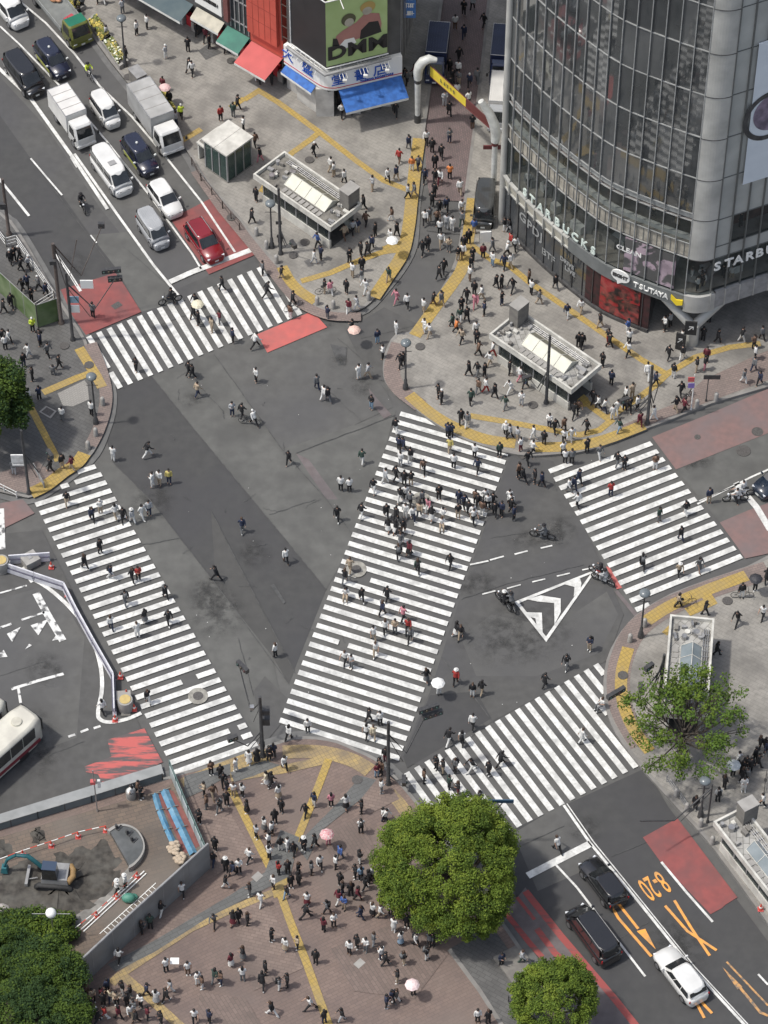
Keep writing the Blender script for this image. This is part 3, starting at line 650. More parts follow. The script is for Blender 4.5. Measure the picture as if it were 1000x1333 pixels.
joints = [15.0, 18.8, 23.1, 27.4, 31.7, 36.0, 40.3, 44.6, 48.9, 53.2, 57.5]
r2 = random.Random(3)
g = MB(); NB = int(SCOR0/1.12); bay = SCOR0/NB
for j in range(len(joints)-1):
    for i in range(NB):
        mi = r2.choices([0, 1, 2], [6, 3, .15])[0]; t0, t1 = r2.uniform(-.03, .01), r2.uniform(-.03, .01)
        n = 2
        for k in range(n):
            a, b = i*bay+bay*k/n, i*bay+bay*(k+1)/n
            g.quad(fp(a, joints[j], t0)[0], fp(b, joints[j], t0)[0], fp(b, joints[j+1], t1)[0], fp(a, joints[j+1], t1)[0], mi)
bw(g, 'upper_glass', [M['glass_a'], M['glass_b'], M['glass_c']], Q)
# mullions and rails of the curved face
m_ = MB()
for i in range(NB+1):
    s = i*bay; p, tg, n = fp(s, 0, .07); az = math.atan2(tg.y, tg.x)
    m_.box((p.x, p.y, (6.0+TOP)/2), (.06, .13, TOP-6.0), az)
for z in joints+[10.1, 11.7, 14.2]:
    fband(m_, 0, SCOR0, z-.04, z+.04, .05, 0, th=.08)
bw(m_, 'mullions', M['mull'], Q)
m_ = MB(); p = fp(0, 0, .15)[0]; m_.tube([(p.x, p.y, .2), (p.x, p.y, TOP)], .28, 12); bw(m_, 'edge_column', M['silver'], Q)
# corner column and rounded corner of the upper floors
c_ = MB(); fband(c_, SCOR0, SCOR1+.1, 10.1, TOP, .1, 0, .2)
for z in (10.1, 14.5)+tuple(joints[1:]): fband(c_, SCOR0, SCOR1+.1, z-.03, z+.03, .13, 1, .2, th=.05)
bw(c_, 'corner_column', [M['silver'], M['plinth']], Q)
# east face
e = MB(); NE_ = 30; eb = 1.27
for i in range(NE_):
    a, b = SCOR1+.1+i*eb, SCOR1+.1+(i+1)*eb
    fband(e, a, b, 14.3, TOP, 0, 0, 2); fband(e, a, b, 9.9, 11.3, 0, 0, 2)
    if i in (0, 7): fband(e, a, b, 11.3, 14.3, 0, 0, 2)
bw(e, 'grey_panels', M['panel'], Q)
e = MB()
for i in range(NE_+1):
    p, tg, n = fp(SCOR1+.1+i*eb, 0, .08); e.box((p.x, p.y, (6.3+TOP)/2), (.08, .16, TOP-6.3), math.atan2(tg.y, tg.x))
for z in [10.0, 11.3, 14.3]+joints[1:]: fband(e, SCOR1, SEND-.5, z-.035, z+.035, .05, 0, 3, th=.08)
bw(e, 'mullions', mat('east_mullion', (.13, .135, .13), .4), Q)
# lower bands
b_ = MB(); sC = s_px(742, 5, 0, SCOR0)
fband(b_, 0, sC, 4.75, 5.95, .02, 1, bay/2, d1=.22); fband(b_, 0, sC, 5.9, 6.05, .3, 0, th=.3); fband(b_, 0, sC, 4.6, 4.75, .12, 0, th=.2)
for i in range(int(sC/bay)+1):
    p, tg, n = fp(i*bay, 0, .12); b_.box((p.x, p.y, 5.35), (.07, .3, 1.4), math.atan2(tg.y, tg.x))
fband(b_, sC, SCOR0-.0, 4.65, 6.0, .2, 2, th=.2)
fband(b_, SCOR0, SCOR1+.5, 4.3, 6.1, .22, 0, .2, th=.5); fband(b_, SCOR1+.5, SEND-.5, 4.5, 6.3, .22, 3, 1.2, th=.3)
for i in range(NE_): 
    p, tg, n = fp(SCOR1+.1+i*eb, 0, .24); b_.box((p.x, p.y, 5.4), (.07, .08, 1.8), math.atan2(tg.y, tg.x))
bw(b_, 'sign_band', [M['silver'], M['cream'], M['bandgrey'], M['grey_metal']], Q)
# beige slab, white sills, walkway
b_ = MB(); fband(b_, 0, SCOR0, 10.15, 11.65, -.1, 0, .56)
for i in range(NB*2):
    p, tg, n = fp(i*bay/2+.1, 0, -.08); b_.box((p.x, p.y, 10.9), (.04, .05, 1.4), math.atan2(tg.y, tg.x), 1)
bw(b_, 'floor_slab', [M['beige'], M['bandgrey']], Q); b_ = MB(); fband(b_, 0, SCOR0, 11.65, 12.15, -.3, 2, th=.3); bw(b_, 'window_sill', [M['beige'], M['bandgrey'], M['white_band']], Q); b_ = MB()
fband(b_, 0, SCOR0, 14.0, 14.35, -.25, 2, th=.4); fband(b_, 0, SCOR0, 14.35, 14.95, -.12, 3)
bw(b_, 'walkway', [M['beige'], M['bandgrey'], M['white_band'], M['mesh']], Q)
# interiors
b_ = MB()
fband(b_, 0, SCOR0, 6.0, 10.1, -4.2, 1, 1.2); fband(b_, 0, SCOR0, 11.7, 14.2, -3.0, 0, 1.2)
for s0, s1, za, zb, mi, wd in ((0, SMID, 6.02, 6.05, 2, 4.2), (0, SMID, 10.08, 10.12, 0, 4.2), (0, SCOR0, 11.68, 11.72, 2, 3.0), (0, SCOR0, 14.18, 14.2, 0, 3.0)):
    n = 40
    for i in range(n):
        a, b = s0+(s1-s0)*i/n, s0+(s1-s0)*(i+1)/n
        z = zb; b_.quad(fp(a, z, -.05)[0], fp(b, z, -.05)[0], fp(b, z, -wd)[0], fp(a, z, -wd)[0], mi)
fband(b_, SMID, SEND-.6, 6.3, 9.9, -3.5, 1, 3); fband(b_, SMID, SEND-.6, 11.3, 14.3, -1.6, 3, 3)
for z, wd in ((6.32, 3.5), (11.32, 1.6)):
    a, b = SMID, SEND-.6; b_.quad(fp(a, z, -.05)[0], fp(b, z, -.05)[0], fp(b, z, -wd)[0], fp(a, z, -wd)[0], 2)
bw(b_, 'interior', [M['int_dark'], M['int_grey'], M['int_floor'], mat('rust_interior', (.16, .08, .07), .8, (.08, .05, .045), 1)], Q)
# counters, tables and leaning pillars behind the glass
b_ = MB()
for k in range(34):
    s = r2.uniform(1, SEND-18); z = 6.05 if r2.random() < .55 else 11.72
    if s > SCOR0: z = 6.33
    p, tg, n = fp(s, 0, -r2.uniform(.8, 2.6)); b_ = MB(); b_.box((p.x, p.y, z+.4), (r2.uniform(.5, 1.6), .5, .8), math.atan2(tg.y, tg.x)); bw(b_, 'counter', [M['white_band'], M['int_floor'], M['grey_metal']][k % 3], Q)
for px in (706, 750, 862): 
    b_ = MB(); s = s_px(px, 8, 0, SCOR0); p, q = fp(s, 6.0, -1.6)[0], fp(s+.9, 10.1, -1.1)[0]; b_.tube([p, q], .42, 14); bw(b_, 'inner_pillar', M['grey_metal'], Q)
for px in (915, 965): 
    b_ = MB(); s = s_px(px, 8, SCOR1, SEND); p, q = fp(s, 6.0, -1.4)[0], fp(s+3, 10.1, -1.2)[0]; b_.tube([p, q], .35, 14); bw(b_, 'inner_pillar', M['grey_metal'], Q)
# glazing of the shop floors
b_ = MB(); sP0, sP1 = s_px(813, 8, 0, SCOR0), s_px(879, 8, 0, SCOR0)
fband(b_, 0, SCOR0, 6.0, 10.1, -.02, 0, bay); fband(b_, 0, SCOR0, 11.7, 14.0, 0, 0, bay); fband(b_, SCOR0, SCOR1+.1, 6.1, 10.1, -.02, 0, .3)
fband(b_, SCOR1+.1, SEND-.5, 6.3, 9.9, 0, 0, eb); fband(b_, SCOR1+.1+eb, SEND-.5, 11.3, 14.3, 0, 0, eb)
bw(b_, 'shop_window', M['see'], Q)
# ground floor shopfront
b_ = MB(); seq = [(655, 700, 1), (700, 728, 1), (728, 762, 0), (762, 777, 3)]
s_last = 0
for x0, x1, mi in seq:
    s1 = s_px(x1, 2, 0, SCOR0); fband(b_, s_last, s1, .5, 4.65, -.02, mi, .58); s_last = s1
fband(b_, s_last, SENT, .5, 4.65, -.02, 3, .58)
fband(b_, 0, SENT, 0.2, .55, .18, 2, th=.25)
for i in range(int(SENT/bay)+1):
    p, tg, n = fp(i*bay, 0, .02); b_.box((p.x, p.y, 2.55), (.06, .06, 4.1), math.atan2(tg.y, tg.x), 2)
bw(b_, 'shopfront', [M['glass_a'], mat('shopfront_film', (.05, .055, .06), .15, (.075, .08, .085), .6), M['plinth'], mat('dark_red_curtain', (.06, .02, .022), .6, (.02, .015, .015), 2)], Q)
# entrance recess, underside and dark inner walls
ent = fp(SENT, 0)[0]; inn = ent + Vector((.9, 3.6, 0)); inn2 = inn + (c2+rdir*42 - ent)*1.0
b_ = MB(); w_ = [ent, inn, inn + Vector((3.5, 2.2, 0)), inn+Vector((3.5, 2.2, 0))+rdir*40]
for i in range(3):
    a, b = w_[i], w_[i+1]; b_.quad((a.x, a.y, .2), (b.x, b.y, .2), (b.x, b.y, 4.7), (a.x, a.y, 4.7), 0)
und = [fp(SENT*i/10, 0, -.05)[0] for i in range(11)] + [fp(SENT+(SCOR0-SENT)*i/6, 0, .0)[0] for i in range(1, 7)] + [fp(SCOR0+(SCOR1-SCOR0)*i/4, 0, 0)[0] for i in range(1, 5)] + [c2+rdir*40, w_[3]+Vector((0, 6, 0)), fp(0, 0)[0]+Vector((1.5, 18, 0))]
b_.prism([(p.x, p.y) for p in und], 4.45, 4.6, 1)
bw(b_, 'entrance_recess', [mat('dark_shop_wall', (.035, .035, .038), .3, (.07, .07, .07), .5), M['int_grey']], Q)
# back and roof of the block
back = [fp(0, 0, -.02)[0], c1, c2, c2+rdir*40, c2+rdir*40+Vector((-14, 30, 0)), fp(0, 0)[0]+Vector((3.4, 34, 0))]
b_ = MB(); b_.prism([(p.x, p.y) for p in [fp(SCOR0*i/12, 0, -.3)[0] for i in range(13)]+back[2:]], TOP-.4, TOP, 0)
for i in range(2, 5):
    a, b = back[i+1 if i < 5 else 0], back[i]
for a, b in ((back[5], back[0]), (back[4], back[5]), (back[3], back[4])):
    b_.quad((a.x, a.y, 0), (b.x, b.y, 0), (b.x, b.y, TOP), (a.x, a.y, TOP), 0)
bw(b_, 'rear_wall', M['silver'], Q)
# forked pillar under the corner
b_ = MB(); pb = P(900, 447, .2); a1, a2 = fp(SCOR0-1.9, 4.5, -.4)[0], fp(SCOR1+1.9, 4.5, -.4)[0]
b_.tube([pb, pb+Vector((0, 0, 2.3))], [.55, .5], 20); b_.tube([pb+Vector((0, 0, 2.0)), a1], [.42, .34], 14); b_.tube([pb+Vector((0, 0, 2.0)), a2], [.42, .34], 14)
bw(b_, 'forked_pillar', M['silver'], Q)
b_ = MB(); b_.box((pb.x-.25, pb.y-.62, 2.7), (.95, .12, 1.5), R(-6)); b_.box((pb.x-.95, pb.y-.75, 1.2), (.8, .12, 1.9), R(-25)); bw(b_, 'notice_board', M['black'], Q)
for k, (dx, dy, z) in enumerate(((-.25, -.7, 2.75), (-1.0, -.86, 1.5))):
    bwt(textmesh('\u2197', .8, (pb.x+dx, pb.y+dy, z), Matrix.Rotation(R(90), 3, 'X'), .01), 'arrow_mark', M['sign_white'], Q)
# writing on the facade
def fwrite(txt, px, z, size, m, lo, hi, d=.24, name='lettering', bold=.02, sx=1.0, ext=.04):
    s = s_px(px, z, lo, hi); p, tg, n = fp(s, z, d); rot = Matrix((tg, Vector((0, 0, 1)), n)).transposed()
    return bwt(textmesh(txt, size, p, rot, ext, sx, bold), name, m, Q)
for ch, px in zip('STARBUCKS', (685, 695, 705, 715.5, 727, 738.5, 750.5, 762, 774)): fwrite(ch, px, 6.58, 1.1, M['sign_pale'], 0, SCOR0, .14, bold=.025)
for ch, px in zip('TSUTAYA', (830, 836.5, 843.5, 850, 856, 862, 868)): fwrite(ch, px, 5.3, .72, M['sign_white'], 0, SCOR0, .24, bold=.01)
for ch, px in zip('STARBUCKS', (932.5, 947, 960.5, 974, 988, 1001, 1015, 1028, 1042)): fwrite(ch, px, 9.2, 1.25, M['sign_white'], SCOR1, SEND, .2, bold=.03)
for ch, px, z in (('G', 681, 3.4), ('P', 690, 3.3), ('D', 698, 3.2), ('J', 705, 3.2)): fwrite(ch, px, z, 1.3, M['sign_grey'], 0, SCOR0, .03, ext=.008)
fwrite('BTF', 714.5, 1.9, 1.0, M['sign_grey'], 0, SCOR0, .03, ext=.008); fwrite('DRIVE', 739, 2.9, .6, M['sign_grey'], 0, SCOR0, .05, ext=.008); fwrite('LIVE', 743, 2.25, .65, M['sign_grey'], 0, SCOR0, .05, ext=.008)
# speech-bubble sign
s = s_px(811, 5.6, 0, SCOR0); p, tg, n = fp(s, 5.75, .42); rot = Matrix((tg, Vector((0, 0, 1)), n)).transposed().to_4x4()
b_ = MB(); ring = [(.82*math.cos(2*math.pi*i/28), .62*math.sin(2*math.pi*i/28)) for i in range(28)]; ring.insert(21, (-.55, -1.15)) if False else None
b_.prism(ring, -.12, 0, 0); b_.prism([(-.3, -.5), (.2, -.58), (-.2, -.95)], -.12, -.002, 0)
b_.v = [tuple(Matrix.Translation(p) @ rot @ Vector(v)) for v in b_.v]; bub = bw(b_, 'bubble_sign', M['sign_white'], Q)
me = textmesh('EIGHT', .5, p+n*.01, rot.to_3x3(), .02, .95, .03); me.transform(Matrix.Translation(-Vector(Q.location))); addmesh('sign_text', me, M['plinth'], bub)
s = s_px(883, 5.2, 0, SCOR0); p, tg, n = fp(s, 5.3, .34); rot = Matrix((tg, Vector((0, 0, 1)), n)).transposed().to_4x4()
b_ = MB(); b_.prism([(-.5, .5), (-.05, .12), (.5, .3), (.5, -.25), (0, -.5), (-.5, 0)], -.1, 0, 0); b_.v = [tuple(Matrix.Translation(p) @ rot @ Vector(v)) for v in b_.v]; bw(b_, 'chevron_sign', M['sign_yellow'], Q)
# posters stuck to the glass
b_ = MB(); fband(b_, s_px(781, 2, 0, SCOR0), s_px(832, 2, 0, SCOR0), .7, 4.5, .06, 0, .58, th=.03); bw(b_, 'red_poster', M['poster_red'], Q)
b_ = MB(); fband(b_, sP0, sP1, 6.2, 9.9, .02, 0, .58, th=.02); bw(b_, 'lilac_poster', M['poster_pink'], Q)
fwrite('CLEAN', 819, 8.5, .7, M['sign_white'], 0, SCOR0, .05, ext=.008)
# billboard on the east face
s0 = s_px(965, 17.3, SCOR1, SEND); b_ = MB(); fband(b_, s0, s0+11, 17.6, 32.0, .2, 0, 2, th=.12); bb = bw(b_, 'billboard', mat('pale_blue_print', (.68, .73, .78), .4, (.62, .67, .72), .6), Q)
def disc_on(px, z, r0, r1, m, nm, d):
    s = s_px(px, z, SCOR1, SEND); p, tg, n = fp(s, z, d); rot = Matrix((tg, Vector((0, 0, 1)), n)).transposed().to_4x4(); k = MB()
    T = Matrix.Translation(p-Vector(Q.location)) @ rot; N_ = 36
    for i in range(N_):
        a, b = 2*math.pi*i/N_, 2*math.pi*(i+1)/N_
        k.quad(*[T @ Vector((r*math.cos(w), r*1.15*math.sin(w), 0)) for r, w in ((r0, a), (r1, a), (r1, b), (r0, b))])
    k.build(nm, m, bb)
disc_on(1000, 24.3, 1.75, 2.15, M['plinth'], 'printed_ring', .23); disc_on(1003, 24.6, 0, 1.6, mat('mauve_print', (.3, .24, .32), .4, (.12, .1, .14), 1.2), 'printed_disc', .225)
# ---------------- row of shops along the north-west pavement ----------------
M['sbody'] = mat('shop_wall_grey', (.1, .1, .1), .7, (.07, .07, .07), .8)
M['swhite'] = mat('shop_wall_white', (.55, .54, .51), .6, (.42, .41, .39), 1, col3=(.25, .24, .23), scale3=.8, f3=.5)
M['sred'] = mat('red_cladding', (.56, .1, .07), .5, (.48, .085, .06), .8)
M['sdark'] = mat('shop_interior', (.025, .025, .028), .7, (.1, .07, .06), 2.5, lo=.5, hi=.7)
M['ink_blue'] = mat('sign_blue', (.02, .09, .42), .5)
M['ink_red'] = mat('sign_red', (.5, .03, .04), .5)
def vwall(mb, a, b, z0, z1, mi=0, th=.2):       # upright wall from a to b (world xy), thickness behind
    a, b = Vector((a[0], a[1], 0)), Vector((b[0], b[1], 0)); d = (b-a).normalized(); n = Vector((-d.y, d.x, 0))*th
    mb.prism([(a.x, a.y), (b.x, b.y), (b.x+n.x, b.y+n.y), (a.x+n.x, a.y+n.y)], z0, z1, mi)
def wl2(a, b, t): return a.lerp(b, t)
bc, bl, br = P(428, 155.6), P(376, 119), P(521, 133)
B = thing('bookshop_building', 'grey corner bookshop building with white and blue sign, blue awning and green billboard', 'building', tuple(bc))
dl = (bl-bc).normalized(); dr = (br-bc).normalized(); nl = Vector((-dl.y, dl.x, 0)); nr = Vector((dr.y, -dr.x, 0))
if nl.y > 0: nl = -nl
if nr.y > 0: nr = -nr
def arc(off, z=0, rr=.9):                        # outline of the front, pushed out by off, with a rounded corner
    c = bc+(nl+nr).normalized()*off; a = bl+nl*off; b = br+nr*off; p, q = c+dl*rr, c+dr*rr; out = [a]
    for i in range(7):
        t = i/6; out.append(p*(1-t)**2+c*2*t*(1-t)+q*t*t)
    return out+[b]
def wrap(mb, off, z0, z1, mi=0, rr=.9, th=.2):
    pts = arc(off, 0, rr); inn = arc(off-th, 0, rr)
    for i in range(len(pts)-1):
        a, b, c, d = pts[i], pts[i+1], inn[i+1], inn[i]
        mb.prism([(a.x, a.y), (b.x, b.y), (c.x, c.y), (d.x, d.y)], z0, z1, mi)
b_ = MB(); back = [bl+Vector((4, 14, 0)), br+Vector((2.2, 14, 0))]
b_.prism([(p.x, p.y) for p in [bl, bc, br]+back[::-1]], 3.2, 46, 0)  # unseen upper storeys made taller so the block shades the side street
bw(b_, 'upper_wall', M['sbody'], B)
b_ = MB(); vwall(b_, P2(417, 150), P2(389, 130), .2, 3.0, 0); bw(b_, 'shutter', M['swhite'], B); b_ = MB(); b_.box(tuple((bc+Vector((-.3, .65, 1.8)))), (1.5, 1.1, 3.2), 0, 0); bw(b_, 'corner_pier', M['swhite'], B); b_ = MB(); b_.box(tuple(wl2(bc, bl, .9)+Vector((.3, .35, 1.8))), (1.4, .8, 3.2), math.atan2(dl.y, dl.x), 0); bw(b_, 'side_pier', M['swhite'], B); b_ = MB()
vwall(b_, (br-dr*.9).to_tuple(), br.to_tuple(), .2, 3.6, 0); bw(b_, 'ground_wall', M['swhite'], B)
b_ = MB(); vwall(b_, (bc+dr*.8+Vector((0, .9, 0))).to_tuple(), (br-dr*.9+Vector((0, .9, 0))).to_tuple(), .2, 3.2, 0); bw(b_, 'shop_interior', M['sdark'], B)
b_ = MB()
for i in range(5):
    p = wl2(bc, br, .25+.14*i)+Vector((0, -.1, .5)); b_.box(tuple(p), (.7, .6, .75 if i % 2 else .95), 0, i % 3)
bw(b_, 'display_stand', [M['int_dark'], M['swhite'], M['int_floor']], B)
b_ = MB(); wrap(b_, .45, 3.5, 5.7, 0, 1.2, .45); sb = bw(b_, 'fascia_sign', M['sign_white'], B)
b_ = MB(); wrap(b_, .47, 3.75, 3.83, 0, 1.2, .03); wrap(b_, .47, 5.15, 5.2, 0, 1.2, .03) if False else None; bw(b_, 'sign_stripe', M['ink_red'], B)
def bwrite(ch, base, d, n, t, z, size, m, name='lettering', bold=0.0, sx=1):
    p = base+d*t+n*.48+Vector((0, 0, z)); ax = d if d.x > 0 else -d
    rot = Matrix((ax, Vector((0, 0, 1)), n)).transposed(); return bwt(textmesh(ch, size, p, rot, .03, sx, bold), name, m, B)
for ch, t in (('\u5927', 4.3), ('\u76db', 1.95)): bwrite(ch, bc, dl, nl, t, 4.75, 1.35, M['ink_blue'])
for ch, t in (('\u5802', .75), ('\u66f8', 2.75), ('\u5e97', 4.45)): bwrite(ch, bc, dr, nr, t, 4.7, 1.35, M['ink_blue'])
bwrite('TAISEIDO BOOKSTORE', bc, dr, nr, 4.1, 3.98, .28, M['ink_blue'], bold=.005)
# awnings
M['aw_blue'] = mat('blue_awning_cloth', (.03, .13, .42), .7, (.02, .09, .3), 2.5, lo=.4, hi=.6); M['aw_red'] = mat('red_awning_cloth', (.5, .1, .095), .7, (.42, .085, .08), .7)
M['aw_green'] = mat('green_awning_cloth', (.045, .18, .13), .7, (.035, .13, .1), 1); M['aw_cream'] = mat('cream_awning_cloth', (.46, .43, .35), .7, (.35, .33, .27), 1.5); M['aw_teal'] = mat('dark_teal_awning_cloth', (.03, .06, .075), .6, (.05, .08, .09), 1)
def awning(a, b, n, zt, zb, out, m, parent, name='awning', val=.25):
    k = MB(); a, b = Vector((a.x, a.y, 0)), Vector((b.x, b.y, 0))
    k.slab(a+n*out+Vector((0, 0, zb)), b+n*out+Vector((0, 0, zb)), b+Vector((0, 0, zt)), a+Vector((0, 0, zt)), .05, 0)
    k.slab(a+n*out+Vector((0, 0, zb-val)), b+n*out+Vector((0, 0, zb-val)), b+n*out+Vector((0, 0, zb-.01)), a+n*out+Vector((0, 0, zb-.01)), .03, 1)
    return bw(k, name, [m, M['white_band']], parent)
awning(bc+dr*.75+nr*.5, br-dr*.1+nr*.5, nr, 3.6, 2.75, 1.9, M['aw_blue'], B)
awning(bl-dl*.2+nl*.45, bc+dl*1.0+nl*.45, nl, 3.5, 3.1, .6, M['aw_blue'], B)
# billboards on the corner
c = bc+(nl+nr).normalized()*.5; zb0, zb1 = 6.5, 13.6
def board(a, b, z0, z1, mats, name, n):
    k = MB(); k.slab(Vector((a.x, a.y, z0)), Vector((b.x, b.y, z0)), Vector((b.x, b.y, z1)), Vector((a.x, a.y, z1)), .3, 0); return bw(k, name, mats, B)
gb = board(c, c+dr*5.3, zb0, zb1, M.setdefault('pgreen', mat('billboard_green', (.36, .48, .2), .5, (.42, .55, .25), .5)), 'green_billboard', nr)
board(c+dl*4.1, c, zb0, zb1, mat('billboard_black', (.022, .02, .022), .5, (.03, .028, .03), .5), 'black_billboard', nl)
k = MB()
for z in (zb0-.15, zb1+.1): 
    k.tube([c+dl*4.2+Vector((0, 0, z)), c+nl*.05+nr*.05+Vector((0, 0, z)), c+dr*5.4+Vector((0, 0, z))], .07, 6)
for z in (zb0-.15,): k.tube([c+dl*4.3+nl*.35+Vector((0, 0, z-.2)), c+nl*.35+nr*.35+Vector((0, 0, z-.2)), c+dr*5.5+nr*.35+Vector((0, 0, z-.2))], .16, 6, 1)
k.tube([c+dl*4.15+nl*.03+Vector((0, 0, zb0)), c+dl*4.15+nl*.03+Vector((0, 0, zb1))], .06, 6)
for i in range(7):
    p = c+dl*(4.0-.55*i)+Vector((0, 0, 6.3)); k.tube([p, p+nl*.7+Vector((0, 0, -.6))], .03, 5)
for t in (1.2, 3.0, 4.9):
    p = c+dr*t+Vector((0, 0, 6.2)); k.tube([p, p+nr*1.1+Vector((0, 0, -.55))], .035, 5); k.box(tuple(p+nr*1.15+Vector((0, 0, -.6))), (.35, .2, .22), 0, 0)
    for q in (-.3, .3): k.tube([p+dr*q, p+dr*q+nr*1.0+Vector((0, 0, -.5))], .025, 5)
for t in (-3.0, 1.2): k.tube([c+(dl*3 if t < 0 else dr*1.2)+Vector((0, 0, 13.8)), c+(dl*3+nl*1.2 if t < 0 else dr*1.2+nr*1.1)+Vector((0, 0, 13.5))], .05, 5)
bw(k, 'billboard_frame', [M['white_metal'], M['grey_metal']], B)
# plain printed shapes and the writing on the green board
Tb = Matrix.Translation(c+nr*.02+Vector((0, 0, zb0))) @ Matrix((dr, Vector((0, 0, 1)), nr)).transposed().to_4x4()
def sticker(poly, z, m, nm):
    k = MB(); k.prism(poly, z-.004, z, 0); k.v = [tuple(Tb @ Vector(v)) for v in k.v]; k.v = [tuple(Vector(v)-bc) for v in k.v]; k.build(nm, m, gb)
def oval(cx, cy, rx, ry, rot=0, n=20): return [(cx+rx*math.cos(2*math.pi*i/n)*math.cos(rot)-ry*math.sin(2*math.pi*i/n)*math.sin(rot), cy+rx*math.cos(2*math.pi*i/n)*math.sin(rot)+ry*math.sin(2*math.pi*i/n)*math.cos(rot)) for i in range(n)]
ink = mat('print_black', (.02, .02, .022), .5)
sticker([(.5, 1.8), (.9, 3.2), (1.4, 3.6), (2.6, 4.2), (3.4, 5.0), (4.6, 4.6), (4.8, 3.4), (4.7, 2.6), (3.2, 2.4), (1.8, 2.2), (.6, 1.7)], .01, mat('print_dusty_pink', (.42, .2, .17), .5, (.36, .17, .15), 1), 'printed_shape')
sticker([(2.9, 2.2), (3.0, 3.2), (3.7, 3.9), (4.5, 3.8), (4.8, 2.5)], .02, ink, 'printed_shape'); sticker([(.5, 1.6), (.6, 3.0), (.95, 2.9), (1.2, 1.9)], .02, ink, 'printed_shape')
sticker(oval(1.95, 4.7, .62, .66), .03, mat('print_olive', (.09, .09, .05), .5), 'printed_shape'); sticker(oval(3.6, 5.6, .66, .6), .03, mat('print_ochre', (.42, .3, .1), .5), 'printed_shape')
sticker(oval(2.0, 4.4, .4, .45), .04, M['aw_cream'], 'printed_shape'); sticker(oval(3.55, 5.2, .42, .42), .04, M['aw_cream'], 'printed_shape'); sticker([(1.0, 1.9), (1.6, 2.6), (2.4, 2.6), (2.6, 2.0), (1.7, 1.6)], .03, M['sign_white'], 'printed_shape')
me = textmesh('DMM', 2.0, Tb.translation+dr*2.7+Vector((0, 0, 1.35)), Tb.to_3x3(), .02, 1.15, .06); me.transform(Matrix.Translation(nr*.05)); me.transform(Matrix.Translation(-bc)); addmesh('lettering', me, ink, gb)
k = MB(); sticker([(3.2, 6.5), (5.0, 6.6), (5.0, 7.1), (3.2, 7.0)], .03, M['sign_white'], 'printed_label')
me = strokes(9, 1.6, .34, Tb.translation+dr*4.1+Vector((0, 0, 6.8)), Tb.to_3x3()); me.transform(Matrix.Translation(nr*.05-bc)); addmesh('lettering', me, mat('print_purple', (.2, .03, .2), .5), gb)
# vertical panel lines of the grey flank and a hanging blue sign
k = MB()
for i in range(10):
    p = br+nr*.03-dr*(.1+.0*i)+Vector((.13*i, .5*i, 0)); k.box((p.x+.12, p.y, 14), (.05, .05, 20), 0)
bw(k, 'wall_rib', M['grey_metal'], B)
k = MB(); p = br+Vector((.75, 1.6, 0)); k.box((p.x, p.y, 10.0), (1.0, .22, 3.6), 0); hs = bw(k, 'hanging_sign', mat('sign_mid_blue', (.05, .16, .42), .5), B)
for i in range(4): bwt(strokes(20+i, .6, .55, Vector((p.x, p.y-.13, 11.3-.85*i)), Matrix.Rotation(R(90), 3, 'X')), 'lettering', M['sign_white'], B)
# --- red building and its neighbours along the same frontage
fd = (P(326, 88)-P(369, 113)).normalized(); fo = P(371, 114.5)
fn = Vector((-fd.y, fd.x, 0)); fn = fn if fn.y < 0 else -fn
def frontage(name, label, s0, s1, h, m, groundh=3.3, setb=0.0):
    o = fo+fd*s0; t = thing(name, label, 'building', tuple(o)); a, b = fo+fd*s0-fn*setb, fo+fd*s1-fn*setb
    k = MB(); k.prism([(q.x, q.y) for q in (a, b, b-fn*14, a-fn*14)], groundh, h, 0); bw(k, 'wall', m, t)
    k = MB(); a2, b2 = a-fn*1.2, b-fn*1.2; k.quad((b2.x, b2.y, .2), (a2.x, a2.y, .2), (a2.x, a2.y, groundh+.05), (b2.x, b2.y, groundh+.05), 0)
    for q in (a+fd*.05, b-fd*.05): k.prism([(w.x, w.y) for w in (q, q+fd*.1, q+fd*.1-fn*1.2, q-fn*1.2)], .2, groundh+.02, 1)
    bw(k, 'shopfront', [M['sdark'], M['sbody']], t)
    k = MB()
    for i in range(int((s1-s0)/.8)):
        q = fo+fd*(s0+.5+.8*i)-fn*(setb+.35+.3*(i % 2)); k.box((q.x, q.y, .75), (.6, .5, 1.0+.3*(i % 3)), math.atan2(fd.y, fd.x), i % 4)
    bw(k, 'goods_rack', [M['int_floor'], M['ink_red'], M['swhite'], M['int_dark']], t)
    return t, a, b
rb, a, b = frontage('red_clad_building', 'red clad shop building with big white letters and a pinkish red awning beside the bookshop', .1, 3.7, 24, M['sred'])
k = MB(); a_, b_2 = fo+fd*.45+fn*.35, fo+fd*3.7+fn*.35
k.slab((b_2.x, b_2.y, 4.6), (a_.x, a_.y, 4.6), (a_.x, a_.y, 23), (b_2.x, b_2.y, 23), .3, 0)
for i in range(1, 5):
    q = b_2.lerp(a_, i/5)+fn*.005; k.box((q.x, q.y, 13.8), (.03, .02, 18.2), math.atan2(fd.y, fd.x), 1)
for i in range(10): 
    q = b_2.lerp(a_, .5)+fn*.004; k.box((q.x, q.y, 6.4+1.7*i), (3.2, .02, .03), math.atan2(fd.y, fd.x), 1)
pn = bw(k, 'red_panel', [M['sred'], mat('panel_joint', (.25, .04, .03), .6)], rb)
rot = Matrix((-fd, Vector((0, 0, 1)), fn)).transposed()
for ch, t, z, a in (('/', .7, 13.2, -5), ('X', 1.7, 13.9, 0), ('M', 2.5, 13.6, 8)):
    q = b_2.lerp(a_, t/3.25)+fn*.3; bwt(textmesh(ch, 3.0, (q.x, q.y, z), rot, .12, .7, .05), 'lettering', M['sign_white'], rb)
